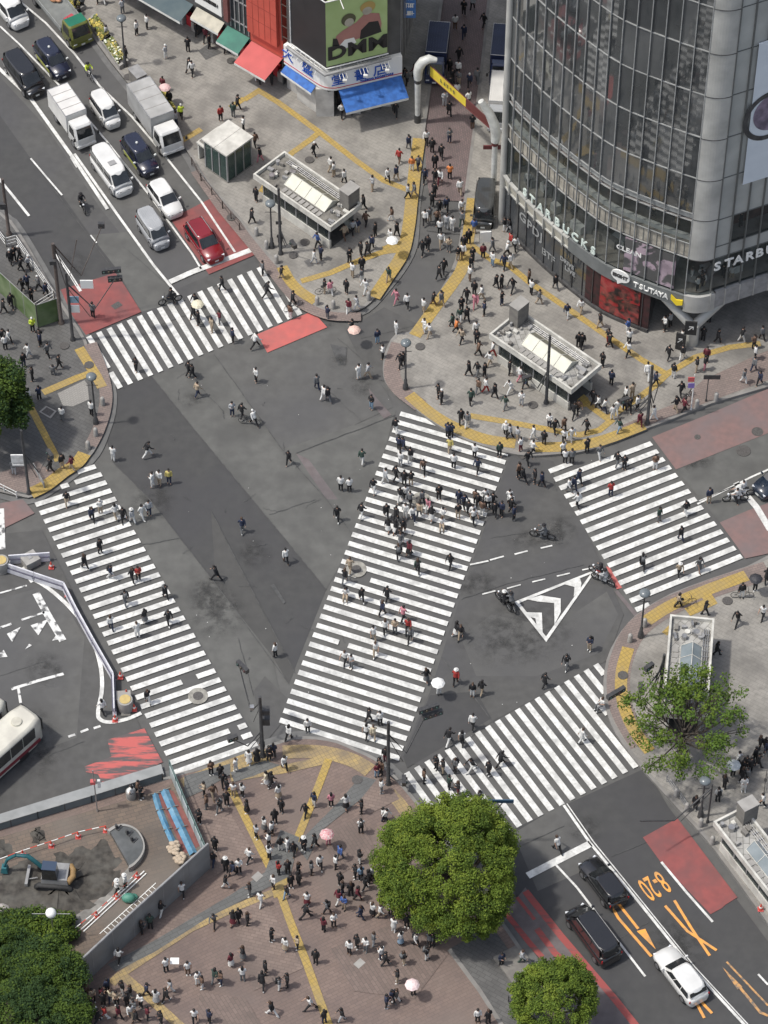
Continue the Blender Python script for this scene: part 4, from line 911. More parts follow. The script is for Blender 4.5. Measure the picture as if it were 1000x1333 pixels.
awning(fo+fd*3.5+fn*.1, fo+fd*.1+fn*.1, fn, 3.4, 2.6, 2.3, M['aw_red'], rb)
k = MB()
for i in range(14): q = fo+fd*-.3+fn*.1; k.box((q.x, q.y, 6+i*1.2), (.7, .06, .06), math.atan2(fd.y, fd.x))
for s in (-.6, .05): q = fo+fd*s+fn*.1; k.box((q.x, q.y, 14), (.07, .07, 17), math.atan2(fd.y, fd.x))
bw(k, 'ladder', M['brown_metal'], rb)
gb2, a, b = frontage('dark_glass_building', 'dark narrow shop building with a green awning between the red and the cream fronts', 3.7, 6.3, 20, mat('dark_window_wall', (.05, .06, .065), .3, (.03, .035, .04), .8))
awning(fo+fd*6.15+fn*.1, fo+fd*3.7+fn*.1, fn, 3.6, 2.9, 1.55, M['aw_green'], gb2)
k = MB()
for i in range(5): q = fo+fd*(3.8+i*.5)+fn*.06; k.box((q.x, q.y, 11.5), (.1, .08, 15.5), math.atan2(fd.y, fd.x), 0)
for i in range(6): q = fo+fd*4.8+fn*.05; k.box((q.x, q.y, 4.6+2.4*i), (2.0, .07, .12), math.atan2(fd.y, fd.x), 0)
q = fo+fd*6.05+fn*.2; k.box((q.x, q.y, 12.3), (.5, .4, 16), math.atan2(fd.y, fd.x), 1)
bw(k, 'window_grid', [M['grey_metal'], mat('brick_pillar', (.2, .075, .07), .7, (.15, .06, .055), 1)], gb2)
cb, a, b = frontage('white_sign_building', 'shop building with black and white sign and a long cream awning near the top edge', 6.3, 9.8, 18, M['sbody'])
awning(fo+fd*9.6+fn*.1, fo+fd*6.5+fn*.1, fn, 3.7, 3.1, .9, M['aw_cream'], cb)
k = MB(); a_, b_2 = fo+fd*6.6+fn*.3, fo+fd*9.6+fn*.3; k.slab((b_2.x, b_2.y, 4.4), (a_.x, a_.y, 4.4), (a_.x, a_.y, 9.5), (b_2.x, b_2.y, 9.5), .3, 0); bw(k, 'white_board', M['sign_white'], cb)
for i in range(7): q = fo+fd*(7.2+.33*i)+fn*.33; bwt(strokes(40+i, .3, .5, Vector((q.x, q.y, 5.4)), rot), 'lettering', ink, cb)
tb, a, b = frontage('teal_awning_shop', 'dark shop with a dark teal awning left of the cream awning', 9.8, 26, 14, M['sbody'])
awning(fo+fd*19+fn*.1, fo+fd*10.0+fn*.1, fn, 3.7, 3.0, 1.8, M['aw_teal'], tb)
# ---------------- subway entrances ----------------
M['roof_white'] = mat('weathered_white_trim', (.62, .61, .56), .6, (.48, .47, .43), 1.5, col3=(.3, .29, .26), scale3=1, f3=.5)
M['roof_deck'] = mat('dirty_roof_deck', (.17, .16, .14), .8, (.08, .075, .07), 2, col3=(.28, .27, .24), scale3=1.5, f3=.6)
M['roof_tile'] = tiled('pale_roof_sheets', (.42, .415, .39), (.34, .335, .315), (.1, .1, .09), .9, .45, R(-33), stain=(.13, .12, .11), fs=.8, ss=1.0)
M['roof_cream'] = mat('cream_skylight', (.58, .57, .47), .5, (.5, .49, .41), 1.2); M['roof_olive'] = mat('olive_skylight', (.2, .19, .14), .5, (.15, .145, .11), 1.2)
M['roof_glass'] = mat('grey_skylight_glass', (.16, .19, .2), .15, (.24, .27, .28), .8, spec=.7)
M['tower'] = mat('concrete_shaft', (.2, .19, .17), .8, (.15, .14, .13), 2)
M['stair'] = mat('stair_dark', (.05, .05, .05), .8, (.09, .085, .08), 2)
def frame_rect(A, B_, C, D):       # A->B long axis corner order: D origin, A along u, C along v
    u = (A-D); v = (C-D); u.z = v.z = 0; lu, lv = u.length, v.length; u.normalize(); v = v-u*u.dot(v); v.normalize(); return D, u, v, lu, lv
def subway(label, A, C, D, zr, ridge='cream', tower=None, seed=0, baseH=.95, deck='roof_deck', glass=True):
    rr = random.Random(seed); D, u, v, lu, lv = frame_rect(P(*A, zr), None, P(*C, zr), P(*D, zr))
    D = Vector((D.x, D.y, 0)); az = math.atan2(u.y, u.x); T = thing('subway_entrance', label, 'subway entrance', tuple(D), az)
    sg = 1 if (u.x*v.y-u.y*v.x) > 0 else -1
    def bx(mb, x0, x1, y0, y1, z0, z1, mi=0): mb.box(((x0+x1)/2, sg*(y0+y1)/2, (z0+z1)/2), (abs(x1-x0), abs(y1-y0), z1-z0), 0, mi)
    k = MB(); w = .16
    bx(k, 0, lu, 0, w, zr-.55, zr); bx(k, 0, lu, lv-w, lv, zr-.55, zr); bx(k, 0, w, w, lv-w, zr-.553, zr-.003); bx(k, lu-w, lu, w, lv-w, zr-.553, zr-.003); k.build('fascia', M['roof_white'], T)
    k = MB(); bx(k, w, lu-w, w, lv-w, zr-.5, zr-.35); dk = k.build('roof', M[deck], T)
    k = MB(); b0, b1, c0, c1 = .5, lu-.6, .35, lv-.35
    bx(k, b0, b1, c0, c0+.22, .2, baseH+.2); bx(k, b0, b1, c1-.22, c1, .2, baseH+.2); bx(k, b1-.22, b1, c0+.22, c1-.22, .2, baseH+.197); k.build('base_wall', M['roof_white'], T)
    k = MB(); bx(k, b0, b1-.22, c0+.22, c1-.22, .21, .29); k.build('stairwell', M['stair'], T)
    k = MB(); n = 6
    for y in (c0+.1, c1-.1): bx(k, b0+.05, b1-.05, y-.02, y+.02, baseH+.2, zr-.55, 0)
    bx(k, b1-.13, b1-.09, c0+.15, c1-.15, baseH+.2, zr-.55, 0)
    if glass: k.build('glazing', M['see'], T)
    for i in range(n+1):
        for y in (c0+.1, c1-.1):
            x = b0+.1+(b1-b0-.2)*i/n; k = MB(); bx(k, x-.05, x+.05, y-.05, y+.05, baseH+.2, zr-.5); k.build('post', M['grey_metal'], T)
    # ridge skylight
    x0, x1 = lu*.2, lu*.72; y0, ym, y1 = lv*.30, lv*.56, lv*.78; zb = zr-.33; zt = zr+.25
    m1, m2 = {'cream': (M['roof_cream'], M['roof_olive']), 'glass': (M['roof_glass'], M['roof_glass'])}[ridge]
    k = MB(); vs = [(x0, sg*y0, zb), (x1, sg*y0, zb), (x1, sg*ym, zt), (x0, sg*ym, zt), (x0, sg*y1, zb), (x1, sg*y1, zb)]
    k.add(vs, [(0, 1, 2, 3)] if sg > 0 else [(3, 2, 1, 0)], 0); k.add(vs, [(3, 2, 5, 4)] if sg > 0 else [(4, 5, 2, 3)], 1); k.add(vs, [(0, 3, 4), (1, 5, 2)], 0)
    sk = k.build('skylight', [m1, m2], T)
    k = MB()
    for i in range(5):
        x = x0+(x1-x0)*i/4; k.tube([(x, sg*y0, zb+.02), (x, sg*ym, zt+.02), (x, sg*y1, zb+.02)], .03, 4)
    for y, z in ((y0, zb), (ym, zt), (y1, zb)): k.tube([(x0, sg*y, z+.02), (x1, sg*y, z+.02)], .03, 4)
    k.build('glazing_bar', M['roof_white'], sk)
    # pipes, plates and machines on the deck
    k = MB()
    for j in range(3):
        y = lv-.35-.16*j; k.tube([(lu*.12, sg*y, zr-.22), (lu*.9, sg*y, zr-.22)], .035, 5)
    for i in range(14): x = lu*.12+lu*.78*i/14; k.box((x, sg*(lv-.5), zr-.24), (.06, .5, .05))
    k.build('roof_pipe', M['steel'], dk)
    k = MB()
    for i in range(9): x = lu*.22+(lu*.5)*i/9; k.box((x, sg*lv*.18, zr-.31), (lu*.04, lv*.14, .06))
    k.build('roof_plate', M['conc'], dk)
    for i in range(26):
        end = rr.random() < .5; x = rr.uniform(.35, lu*.18) if end else rr.uniform(lu*.76, lu-.4); y = rr.uniform(.4, lv-.6)
        k = MB(); 
        if i % 4 == 0: k.cyl((x, sg*y, zr-.36), rr.uniform(.1, .26), rr.uniform(.1, .45), 10)
        else: k.box((x, sg*y, zr-.2), (rr.uniform(.1, .6), rr.uniform(.1, .4), rr.uniform(.1, .4)), rr.uniform(0, .3))
        k.build('vent_box', [M['conc'], M['roof_white'], M['grey_metal'], M['tower'], M['steel']][i % 5], dk)
    if tower:
        tx, ty, tw, td, th = tower; k = MB(); bx(k, tx*lu-tw/2, tx*lu+tw/2, ty*lv-td/2, ty*lv+td/2, zr-.4, zr+th, 0); k.build('vent_shaft', M['tower'], T)
        k = MB(); bx(k, tx*lu-tw/2-.04, tx*lu+tw/2+.04, ty*lv-td/2-.04, ty*lv+td/2+.04, zr+th, zr+th+.06, 0); k.build('shaft_cap', M['conc'], T)
    return T
subway('long white-framed subway entrance with cream skylight on the north-west pavement', (329.6, 226.4), (469.6, 264), (430.4, 296), 3.4, 'cream', (.1, .86, 1.0, 1.3, 1.5), 1)
subway('white-framed subway entrance with pale cluttered roof in front of the curved glass building', (636.9, 434.4), (782.3, 473.5), (744, 507.6), 3.4, 'cream', (.93, .78, .9, 1.3, 1.7), 2, deck='roof_tile')
subway('white-framed subway entrance with grey glass skylight partly under the leafy young tree', (872.5, 799.5), (921, 927), (862, 928), 3.3, 'glass', None, 3, deck='roof_tile')
subway('subway entrance with concrete shaft and pale skylight at the right edge beside the red lane', (928.8, 1069), (1075, 1185), (1040, 1212), 3.3, 'glass', (.93, .9, .9, 1.2, 1.4), 4, deck='roof_tile')
# glass lift pavilion
zr = 3.55; D, u, v, lu, lv = frame_rect(P(262.5, 180.7, zr), None, P(328.6, 176.9, zr), P(295, 203.3, zr)); az = math.atan2(u.y, u.x); sg = 1 if u.cross(v).z > 0 else -1
T = thing('lift_pavilion', 'small glass pavilion with a pale flat roof beside the queue of traffic', 'pavilion', (D.x, D.y, 0), az)
def bxs(mb, x0, x1, y0, y1, z0, z1, mi=0): mb.box(((x0+x1)/2, sg*(y0+y1)/2, (z0+z1)/2), (x1-x0, y1-y0, z1-z0), 0, mi)
k = MB(); bxs(k, 0, lu*.5-.02, 0, lv, zr-.16, zr); bxs(k, lu*.5+.02, lu, 0, lv, zr-.16, zr-.01); bxs(k, .1, lu-.1, .1, lv-.1, zr-.3, zr-.161); k.build('roof', M['roof_white'], T)
k = MB()
for a, b, c, d in ((.15, lu-.15, .15, .19), (.15, lu-.15, lv-.19, lv-.15), (.15, .19, .19, lv-.19), (lu-.19, lu-.15, .19, lv-.19)): bxs(k, a, b, c, d, .35, zr-.3)
k.build('glazing', seeglass('green_tinted_glass', (.06, .1, .09), .3), T)
for x in (.17, lu*.36, lu*.66, lu-.17):
    for y in (.17, lv-.17): k = MB(); bxs(k, x-.06, x+.06, y-.06, y+.06, .2, zr-.3); k.build('post', M['grey_metal'], T)
for y in (lv*.35, lv*.65):
    for x in (.17, lu-.17): k = MB(); bxs(k, x-.05, x+.05, y-.05, y+.05, .2, zr-.3); k.build('post', M['grey_metal'], T)
k = MB(); bxs(k, .1, lu-.1, .1, lv-.1, .2, .35); k.build('plinth', M['tower'], T)
k = MB(); bxs(k, lu*.3, lu*.7, lv*.4, lv*.85, .35, 2.9); k.build('lift_shaft', M['tower'], T)
k = MB(); bxs(k, lu-.2, lu+1.1, lv*.12, lv*.95, 2.0, 2.15); bxs(k, lu-.1, lu+1.0, lv*.2, lv*.87, 2.151, 2.2, 1); bxs(k, lu+.9, lu+1.05, lv*.15, lv*.92, .2, 2.0); k.build('side_canopy', [M['roof_white'], M['roof_deck']], T)
# ---------------- lamps, signals, signs ----------------
def Z(base, top, zlo=.2):          # height of a point above its base, from the survey
    b = P(*base, .2); lo, hi = 0, 40
    for _ in range(40):
        m = (lo+hi)/2
        if inv(Vector((b.x, b.y, m)))[1] > top: lo = m
        else: hi = m
    return lo
def hpt(px, z): return P(px[0], px[1], z)
def globe_lamp(label, base, h, group='globe street lamps'):
    b = P(*base, .25); T = thing('street_lamp', label, 'street lamp', tuple(b), 0, group)
    k = MB(); k.tube([(0, 0, 0), (0, 0, .5), (0, 0, .55), (0, 0, 1.1), (0, 0, 1.15), (0, 0, h-.55)], [.24, .2, .14, .13, .08, .06], 12); k.build('post', M['dark_metal'], T)
    k = MB(); k.ball((0, 0, h-.12), .42, 18, 10, sc=(1, 1, .62)); k.build('lamp_shade', mat('smoked_globe', (.12, .14, .15), .25, (.16, .18, .19), 2), T)
    k = MB(); k.cyl((0, 0, h-.55), .14, .2, 12); k.tube([(-.45, 0, h-1.1), (.45, 0, h-1.1)], .03, 6); k.build('bracket', M['dark_metal'], T); return T
globe_lamp('tall dark globe lamp in the flower planter at the top left', (163, 86), 5.6)
globe_lamp('globe lamp with white signs on the kerb of the left pavement island', (125, 551), 5.6)
globe_lamp('globe lamp at the rounded corner below the side street', (528, 506), 5.5)
globe_lamp('globe lamp by the corner of the right-hand crossing', (834, 829), 5.4)
globe_lamp('globe lamp beside the subway entrance with three people waiting, north-west', (354, 322), 5.2)
globe_lamp('globe lamp near the guard rail beside the bottom right subway entrance', (912, 1063), 4.6)
def signal_head(T, p, az=0, n=3, name='signal_head'):
    k = MB(); k.box(tuple(p), (.38*n, .3, .42), az, 0)
    h = k.build(name, M['dark_metal'], T); 
    for i in range(n):
        ca, sa = math.cos(az), math.sin(az); q = (p[0]+(i-(n-1)/2)*.38*ca+.16*sa, p[1]+(i-(n-1)/2)*.38*sa-.16*ca, p[2])
        kk = MB(); kk.ball(q, .11, 8, 5, sc=(1, 1, 1)); kk.build('lens', [M['lens_g'], M['lens_y'], M['lens_r']][i % 3], h)
M['lens_g'] = mat('lens_green', (.02, .045, .04), .4); M['lens_y'] = mat('lens_amber', (.05, .04, .025), .4); M['lens_r'] = mat('lens_red', (.05, .02, .02), .4)
def pole(label, base, ytop, arms=(), heads=(), boxes=(), r=.13, m='dark_metal', group='signal poles', name='signal_pole', cat='signal pole', h=None):
    b = P(*base, .2); h = h or (Z(base, ytop)-.2); T = thing(name, label, cat, tuple(b), 0, group)
    k = MB(); k.tube([(0, 0, 0), (0, 0, .3), (0, 0, .35), (0, 0, h)], [r*1.8, r*1.5, r, r*.8], 12); k.build('post', M[m], T)
    def loc(px, z): q = P(px[0], px[1], z+.2)-b; return Vector((q.x, q.y, z))
    for px, z0, z1 in arms:
        q = loc(px, z1); k = MB(); k.tube([(0, 0, z0), q*.5+Vector((0, 0, (z0-z1)*.5+ .08)), q], [.07, .055, .04], 8); k.tube([(0, 0, z0-.5), tuple(q*.4+Vector((0, 0, (z0-z1)*.6)))], .03, 6); k.build('arm', M[m], T)
    for px, z, az, n in heads: signal_head(T, loc(px, z), az, n)
    for px, z, dx, dy, dz, mm in boxes:
        k = MB(); k.box(tuple(loc(px, z)), (dx, dy, dz)); k.build('sign_plate', M[mm], T)
    return T
a0 = R(-60); a1 = R(25)
M['sign_blue2'] = mat('sign_light_blue', (.3, .45, .55), .5); M['sign_purple'] = mat('sign_purple', (.22, .16, .45), .5); M['sign_redp'] = mat('sign_red_plate', (.5, .1, .1), .5)
pole('black signal pole beside the long north-west subway entrance', (365.5, 331), 245, [((382, 312), 2.9, 2.6)], [((382, 318), 2.5, a0, 2)], [((363, 290), 3.4, .5, .1, .3, 'dark_metal')])
pole('black signal pole in front of the subway entrance near the glass building', (711, 525), 437, [((688, 491), 3.9, 3.6)], [((686, 492), 3.5, a1, 2)])
pole('black signal pole at the top corner of the right-hand crossing', (842.5, 552), 476, [((815, 520), 3.3, 3.0), ((858, 500), 4.0, 3.9)], [((813, 521), 2.9, a1, 2)])
pole('thick brown pole rising from the far left railing', (12, 306), 233, [], [], [((4, 268), 3.5, .5, .3, .6, 'dark_metal')], r=.15, m='brown_metal', group='brown poles on the left')
pole('thick brown pole with a long arm at the corner of the green fence', (80, 421), 317, [((100, 312), 9.2, 9.2), ((132, 296), 9.2, 9.3)], [], [((132, 293), 9.4, .5, .3, .5, 'dark_metal'), ((69, 340), 7.4, .5, .5, .4, 'dark_metal')], r=.16, m='brown_metal', group='brown poles on the left')
pole('dark signal pole with blue and white signs beside the red lane end', (95, 443), 355, [((152, 360), 6.6, 6.9)], [((145, 352), 7.0, R(8), 4), ((150, 363), 6.2, R(8), 3)], [((113, 370), 6.6, 1.0, .08, .9, 'sign_white'), ((97, 390), 4.6, .7, .08, .7, 'sign_blue2'), ((98, 402), 3.6, .7, .08, .8, 'sign_white')])
pole('dark pole with walking signal at the lower left pavement corner', (38, 643), 560, [((64, 590), 4.9, 4.8)], [((65, 591), 4.6, a0, 2)], [((23, 597), 3.7, 1.0, .1, .9, 'white_metal'), ((24, 605), 3.0, .9, .1, .2, 'white_metal')], r=.12)
pole('dark signal pole among the people at the bottom end of the left crossing', (342, 985), 907, [((303, 962), 3.2, 2.9), ((312, 868), 6.7, 6.8)], [((303, 961), 2.6, a1, 2), ((316, 868), 7.0, R(-50), 3)], [((345, 925), 5.3, .7, .5, .5, 'dark_metal'), ((346, 938), 4.1, .6, .4, .7, 'dark_metal'), ((328, 921), 5.2, .3, .3, .3, 'steel')], r=.15)
pole('dark signal pole with double signals over the foot of the diagonal crossing', (505.5, 1021), 940, [((553, 934), 6.2, 6.8), ((526, 1014), 1.3, 1.2)], [((558, 922), 7.0, R(22), 4), ((563, 930), 6.3, R(22), 4), ((526, 1016), 1.1, R(90), 2)], r=.14)
pole('dark signal pole reaching over the kerb through the leafy young tree', (856.5, 930), 852, [((800, 903), 5.8, 5.2), ((842, 868), 6.8, 6.4)], [((802, 902), 5.3, R(35), 4), ((845, 868), 6.5, R(40), 2), ((834, 895), 3.8, R(90), 2)], r=.13)
pole('bent dark pole with a very long thin arm beside the bottom right subway entrance', (921, 1071), 1021, [((833, 1069), 4.4, 4.2)], [], [], r=.07, group=None)
pole('slim pole carrying a small camera inside the building site', (127, 1057), 1003, [], [], [((121, 1018), 3.6, .35, .3, .3, 'sign_redp'), ((129, 1020), 3.3, .2, .2, .8, 'white_metal')], r=.05, m='steel', name='camera_pole', cat='pole', group=None)
pole('white post with round purple signs on the north-east kerb', (899.5, 534), 488, [], [], [((900, 502), 3.3, .5, .06, .5, 'sign_purple'), ((900, 494), 4.1, .5, .06, .5, 'sign_redp')], r=.05, m='white_metal', name='sign_post', cat='sign post', group=None)
pole('low signpost with a dark green street board near the right edge', (919, 523), 489, [], [], [((927, 491), 2.9, 1.3, .07, .45, 'dark_metal')], r=.045, m='dark_metal', name='sign_post', cat='sign post', group=None)
pole('street signpost leaning out of the big round tree over the crossing', (600, 1120), 1060, [((655, 1046), 5.2, 5.0)], [], [((650, 1046), 5.0, 1.7, .08, .35, 'sign_mid')], r=.09, name='sign_post', cat='sign post', group=None) if 'sign_mid' in M else None
M['sign_mid'] = mat('sign_navy', (.04, .09, .15), .5)
pole('signpost with a navy name board leaning out of the round tree over the crossing', (600, 1110), 1060, [((657, 1042), 5.4, 5.2)], [], [((653, 1043), 5.4, 1.7, .08, .35, 'sign_mid')], r=.09, name='sign_post', cat='sign post', group=None)
# hooked gate over the side street
M['gate'] = mat('gate_white_shell', (.62, .63, .6), .4, (.5, .51, .49), 2, col3=(.3, .3, .29), scale3=1.5, f3=.5)
b = P(543.5, 159, .2); T = thing('gate_arch', 'pair of hooked white and grey pillars with a yellow banner across the side street', 'gate', tuple(b))
def gl(px, z): q = P(px[0], px[1], z)-b; return Vector((q.x, q.y, z-.2))
k = MB(); k.tube([(0, 0, 0), (0, 0, 1.2), (0, 0, 4.6)], [.24, .22, .27], 14, 0); k.build('pillar', M['gate'], T)
k = MB(); k.tube([(0, 0, 4.6), (0, 0, 5.0)], .3, 14); k.build('pillar_collar', M['dark_metal'], T); k = MB(); k.tube([(0, 0, 0), (0, 0, .9)], .28, 12); k.build('pillar_foot', M['dark_metal'], T)
k = MB(); k.tube([(0, 0, 5.0), (0, 0, 5.7), (.1, 0, 6.4), (.4, 0, 6.95), (.9, .05, 7.2), (1.5, .1, 7.0)], [.34, .4, .42, .42, .38, .22], 14); k.build('hook', M['gate'], T)
p2 = P(642.5, 240, .2)-b; p2.z = 0
k = MB(); k.tube([p2, p2+Vector((0, 0, 4.6))], .24, 14); k.build('pillar', M['gate'], T)
k = MB(); k.tube([p2+Vector((0, 0, 4.6)), p2+Vector((0, 0, 5.0))], .28, 14); k.box(tuple(p2+Vector((0, 0, 4.3))), (1.9, .12, .4)); k.build('pillar_collar', mat('dark_red_plate', (.12, .03, .03), .5), T)
k = MB(); k.tube([p2+Vector((0, 0, 5.0)), p2+Vector((.05, 0, 5.9)), p2+Vector((-.15, .1, 6.9)), p2+Vector((-.55, .2, 8.0)), p2+Vector((-1.25, .3, 9.2))], [.36, .42, .42, .38, .26], 14); k.build('hook', M['gate'], T)
e1, e2 = Vector((1.0, .1, 5.8)), p2+Vector((-.3, .2, 6.6)); dd = e2-e1; up_ = Vector((0, 0, 1))
k = MB(); q0, q1 = e1, e1+dd*.58
k.slab(q0-up_*.6, q1-up_*.55, q1+up_*.3, q0+up_*.6, .06, 0); bn = k.build('banner', mat('yellow_banner', (.72, .58, .05), .6, (.62, .46, .05), 1.2), T)
k = MB(); k.slab(q1-up_*.5, e2-up_*.5, e2+up_*.3, q1+up_*.3, .06, 0); k.tube([q0+up_*.62, e2+up_*.35], .04, 6); k.tube([q0-up_*.62, e2-up_*.55], .04, 6); k.build('gate_beam', mat('dark_red_plate', (.12, .03, .03), .5), T)
dn = Vector((dd.x, dd.y, 0)).normalized(); dx_ = dd.normalized(); nn = dx_.cross(Vector((0, 0, 1))).normalized(); uu = nn.cross(dx_)
me = strokes(4, 2.2, .42, (q0+q1)/2+nn*.04, Matrix((dx_, uu, nn)).transposed()); addmesh('lettering', me, M['plinth'], bn)
# bollards
protoB = None
bol = [((334, 306), 'short stone bollard on the kerb beside the red lane'), ((347, 323), 'short stone bollard by the globe lamp, north-west kerb'), ((360, 342), 'short stone bollard beside the north-west signal pole'), ((413, 396), 'short stone bollard at the tip of the north-west pavement'), ((434, 401), 'short stone bollard, middle of the three at the north-west tip'), ((480, 390), 'short stone bollard where the side street meets the crossing'),
       ((125, 567), 'stone bollard on the left island kerb below the globe lamp'), ((115, 584), 'stone bollard by the yellow paving of the left island'), ((134, 527), 'stone bollard beside the left island globe lamp'), ((820, 835), 'stone bollard on the right-hand kerb south of the globe lamp'), ((839, 815), 'stone bollard beside the lamp of the right-hand crossing'),
       ((932, 521), 'stone bollard under the street board on the north-east kerb'), ((907, 530), 'stone bollard beside the white post with purple signs'), ((880, 1036), 'stone bollard beside the guard rail under the leafy young tree'), ((894, 1055), 'stone bollard left of the bottom right globe lamp'), ((912, 1075), 'stone bollard at the foot of the bottom right globe lamp'), ((927, 1098), 'stone bollard by the corner of the bottom right subway entrance')]
for px, lab in bol:
    p = P(*px, .26)
    if protoB is None:
        k = MB(); k.tube([(0, 0, 0), (0, 0, .1), (0, 0, .75), (0, 0, .85), (0, 0, .9)], [.2, .19, .17, .13, .04], 12); protoB = k.build('bollard', M['conc']); o = protoB
    else: o = protoB.copy(); COL.objects.link(o)
    o.location = p; tag(o, lab, 'bollard', 'stone bollards on the kerbs')
# guard rails
def rail(label, px, h=1.0, step=1.6, m='grey_metal', panel=None, cat='railing', name='guard_rail', bars=3, ph=None, base=.2):
    pts = [P(*q, base) for q in px]; o = pts[0]; T = thing(name, label, cat, tuple(o)); k = MB()
    pts = [p-o for p in pts]
    for i in range(len(pts)-1):
        a, b2 = pts[i], pts[i+1]; L_ = (b2-a).length; n = max(1, round(L_/step))
        for j in range(n+1):
            q = a.lerp(b2, j/n); k2 = MB(); k2.tube([q, q+Vector((0, 0, h))], .05, 6); k2.build('post', M[m], T)
        for t in range(bars): z = h*(t+1)/bars-.03; k.tube([a+Vector((0, 0, z)), b2+Vector((0, 0, z))], .03, 5)
        if panel:
            d = (b2-a).normalized(); k3 = MB(); n_ = Vector((-d.y, d.x, 0))*.03
            pz = ph or h-.05
            k3.prism([(a.x-n_.x, a.y-n_.y), (b2.x-n_.x, b2.y-n_.y), (b2.x+n_.x, b2.y+n_.y), (a.x+n_.x, a.y+n_.y)], .1, pz); k3.build('panel', M[panel], T)
    k.build('rail', M[m], T); return T
M['grn'] = mat('green_hoarding', (.11, .17, .06), .6, (.07, .115, .04), .8, col3=(.3, .34, .22), scale3=.5, f3=.5)
rail('bright green hoarding round the corner of the left pavement', [(-20, 362), (0, 381), (50, 427), (77, 418)], 2.7, 1.9, 'grey_metal', 'grn', 'fence', 'hoarding', bars=2)
rail('low pale railing around the waiting police on the left pavement', [(-10, 298), (8, 322), (22, 318), (71, 391), (44, 408)], 1.1, 1.8, 'white_metal')
rail('dark kerb railing beside the glass pavilion', [(250, 215), (262, 236), (290, 272), (312, 300)], .9, 1.6, 'brown_metal', bars=2)
rail('guard rail with red and white post under the leafy young tree', [(868, 1018), (884, 1040), (895, 1056)], .9, 1.2, 'grey_metal')
rail('low dark railing along the kerb at the bottom of the plaza', [(662, 1305), (672, 1322), (682, 1340)], .9, 1.2, 'dark_metal')
rail('white kerb guard rail at the far left edge of the lower corner', [(-10, 632), (22, 648)], .75, 1.5, 'white_metal', bars=2)
rail('short guard rail leaning by the pole at the lower left corner', [(45, 612), (58, 636)], .8, 1.0, 'grey_metal')
# flower planters
M['flower'] = mat('planter_leaves', (.07, .12, .03), .8, (.2, .2, .05), 3, col3=(.4, .3, .12), scale3=2.5, f3=.7)
M['petal'] = mat('white_petals', (.7, .72, .6), .6); M['petal_y'] = mat('yellow_petals', (.5, .4, .08), .6)
def planter(label, px, seed, cols):
    rr = random.Random(seed); pts = [P(*q, .2) for q in px]; o = pts[0]; T = thing('flower_planter', label, 'planter', tuple(o), 0, 'flower planters along the kerb')
    c = sum(pts, Vector())/len(pts); out = [((p-o).x, (p-o).y) for p in pts]; c -= o
    k = MB()
    inn = [(c.x+(x-c.x)*.82, c.y+(y-c.y)*.88) for x, y in out]; n = len(out)
    for i in range(n):
        j = (i+1) % n; k.prism([out[i], out[j], inn[j], inn[i]], 0, .5, 0)
    k.build('kerb_wall', M['conc'], T); k = MB(); k.prism(inn, .1, .42, 0); k.build('soil', M['stair'], T)
    k = MB(); a, b2, cc, d = [Vector((*q, 0)) for q in inn[:4]]
    for i in range(520):
        p = a.lerp(b2, rr.random()).lerp(d.lerp(cc, rr.random()), rr.random()); z = .42+rr.random()*.3; s = rr.uniform(.05, .12); w = rr.random()*6.28
        v1 = Vector((math.cos(w), math.sin(w), rr.uniform(-.5, .5)))*s; v2 = Vector((-math.sin(w), math.cos(w), rr.uniform(-.5, .5)))*s; q = Vector((p.x, p.y, z)); mi = 0 if rr.random() < .7 else rr.choice(cols)
        k.quad(q-v1-v2, q+v1-v2, q+v1+v2, q-v1+v2, mi)
    k.build('flowers', [M['flower'], M['petal'], M['petal_y']], T)
planter('planter of yellow flowers beside the green-cab truck', [(70, -5), (97, 22), (112, 12), (88, -12)], 1, [2])
planter('planter of reddish and yellow plants behind the green-cab truck', [(113, 32), (134, 60), (146, 52), (124, 22)], 2, [2])
planter('planter of white flowers around the tall globe lamp', [(132, 58), (156, 92), (168, 84), (144, 50)], 3, [1, 1, 2])
planter('small planter with green plants beside the silver box truck', [(204, 128), (226, 155), (232, 149), (211, 122)], 4, [2])
# big concrete-grey street box and small objects
def simple(name, label, cat, px, dims, m, rz=0, z=.26, group=None, parts=()):
    p = P(*px, z); T = thing(name, label, cat, tuple(p), rz, group); k = MB(); k.box((0, 0, dims[2]/2), dims, 0); k.build('body', M[m], T)
    for nm, c, d, mm in parts: k = MB(); k.box(c, d, 0); k.build(nm, M[mm], T)
    return T
simple('street_cabinet', 'dark grey cabinet on the pavement beside the manhole at the top left', 'cabinet', (180, 108), (1.4, .9, 1.3), 'tower', R(-55), parts=[('lid', (0, 0, 1.33), (1.5, 1.0, .06), 'grey_metal')])
simple('street_cabinet', 'white notice board standing by the side street kerb', 'notice board', (532+100, 315), (.9, .1, 1.2), 'sign_white', R(5), parts=[('frame', (0, .08, .6), (1.0, .04, 1.3), 'grey_metal')])
simple('litter_bin', 'pale barrel inside the triangle of barriers by the left crossing', 'barrel', (164, 927), (.7, .7, .05), 'tower', 0, .1)
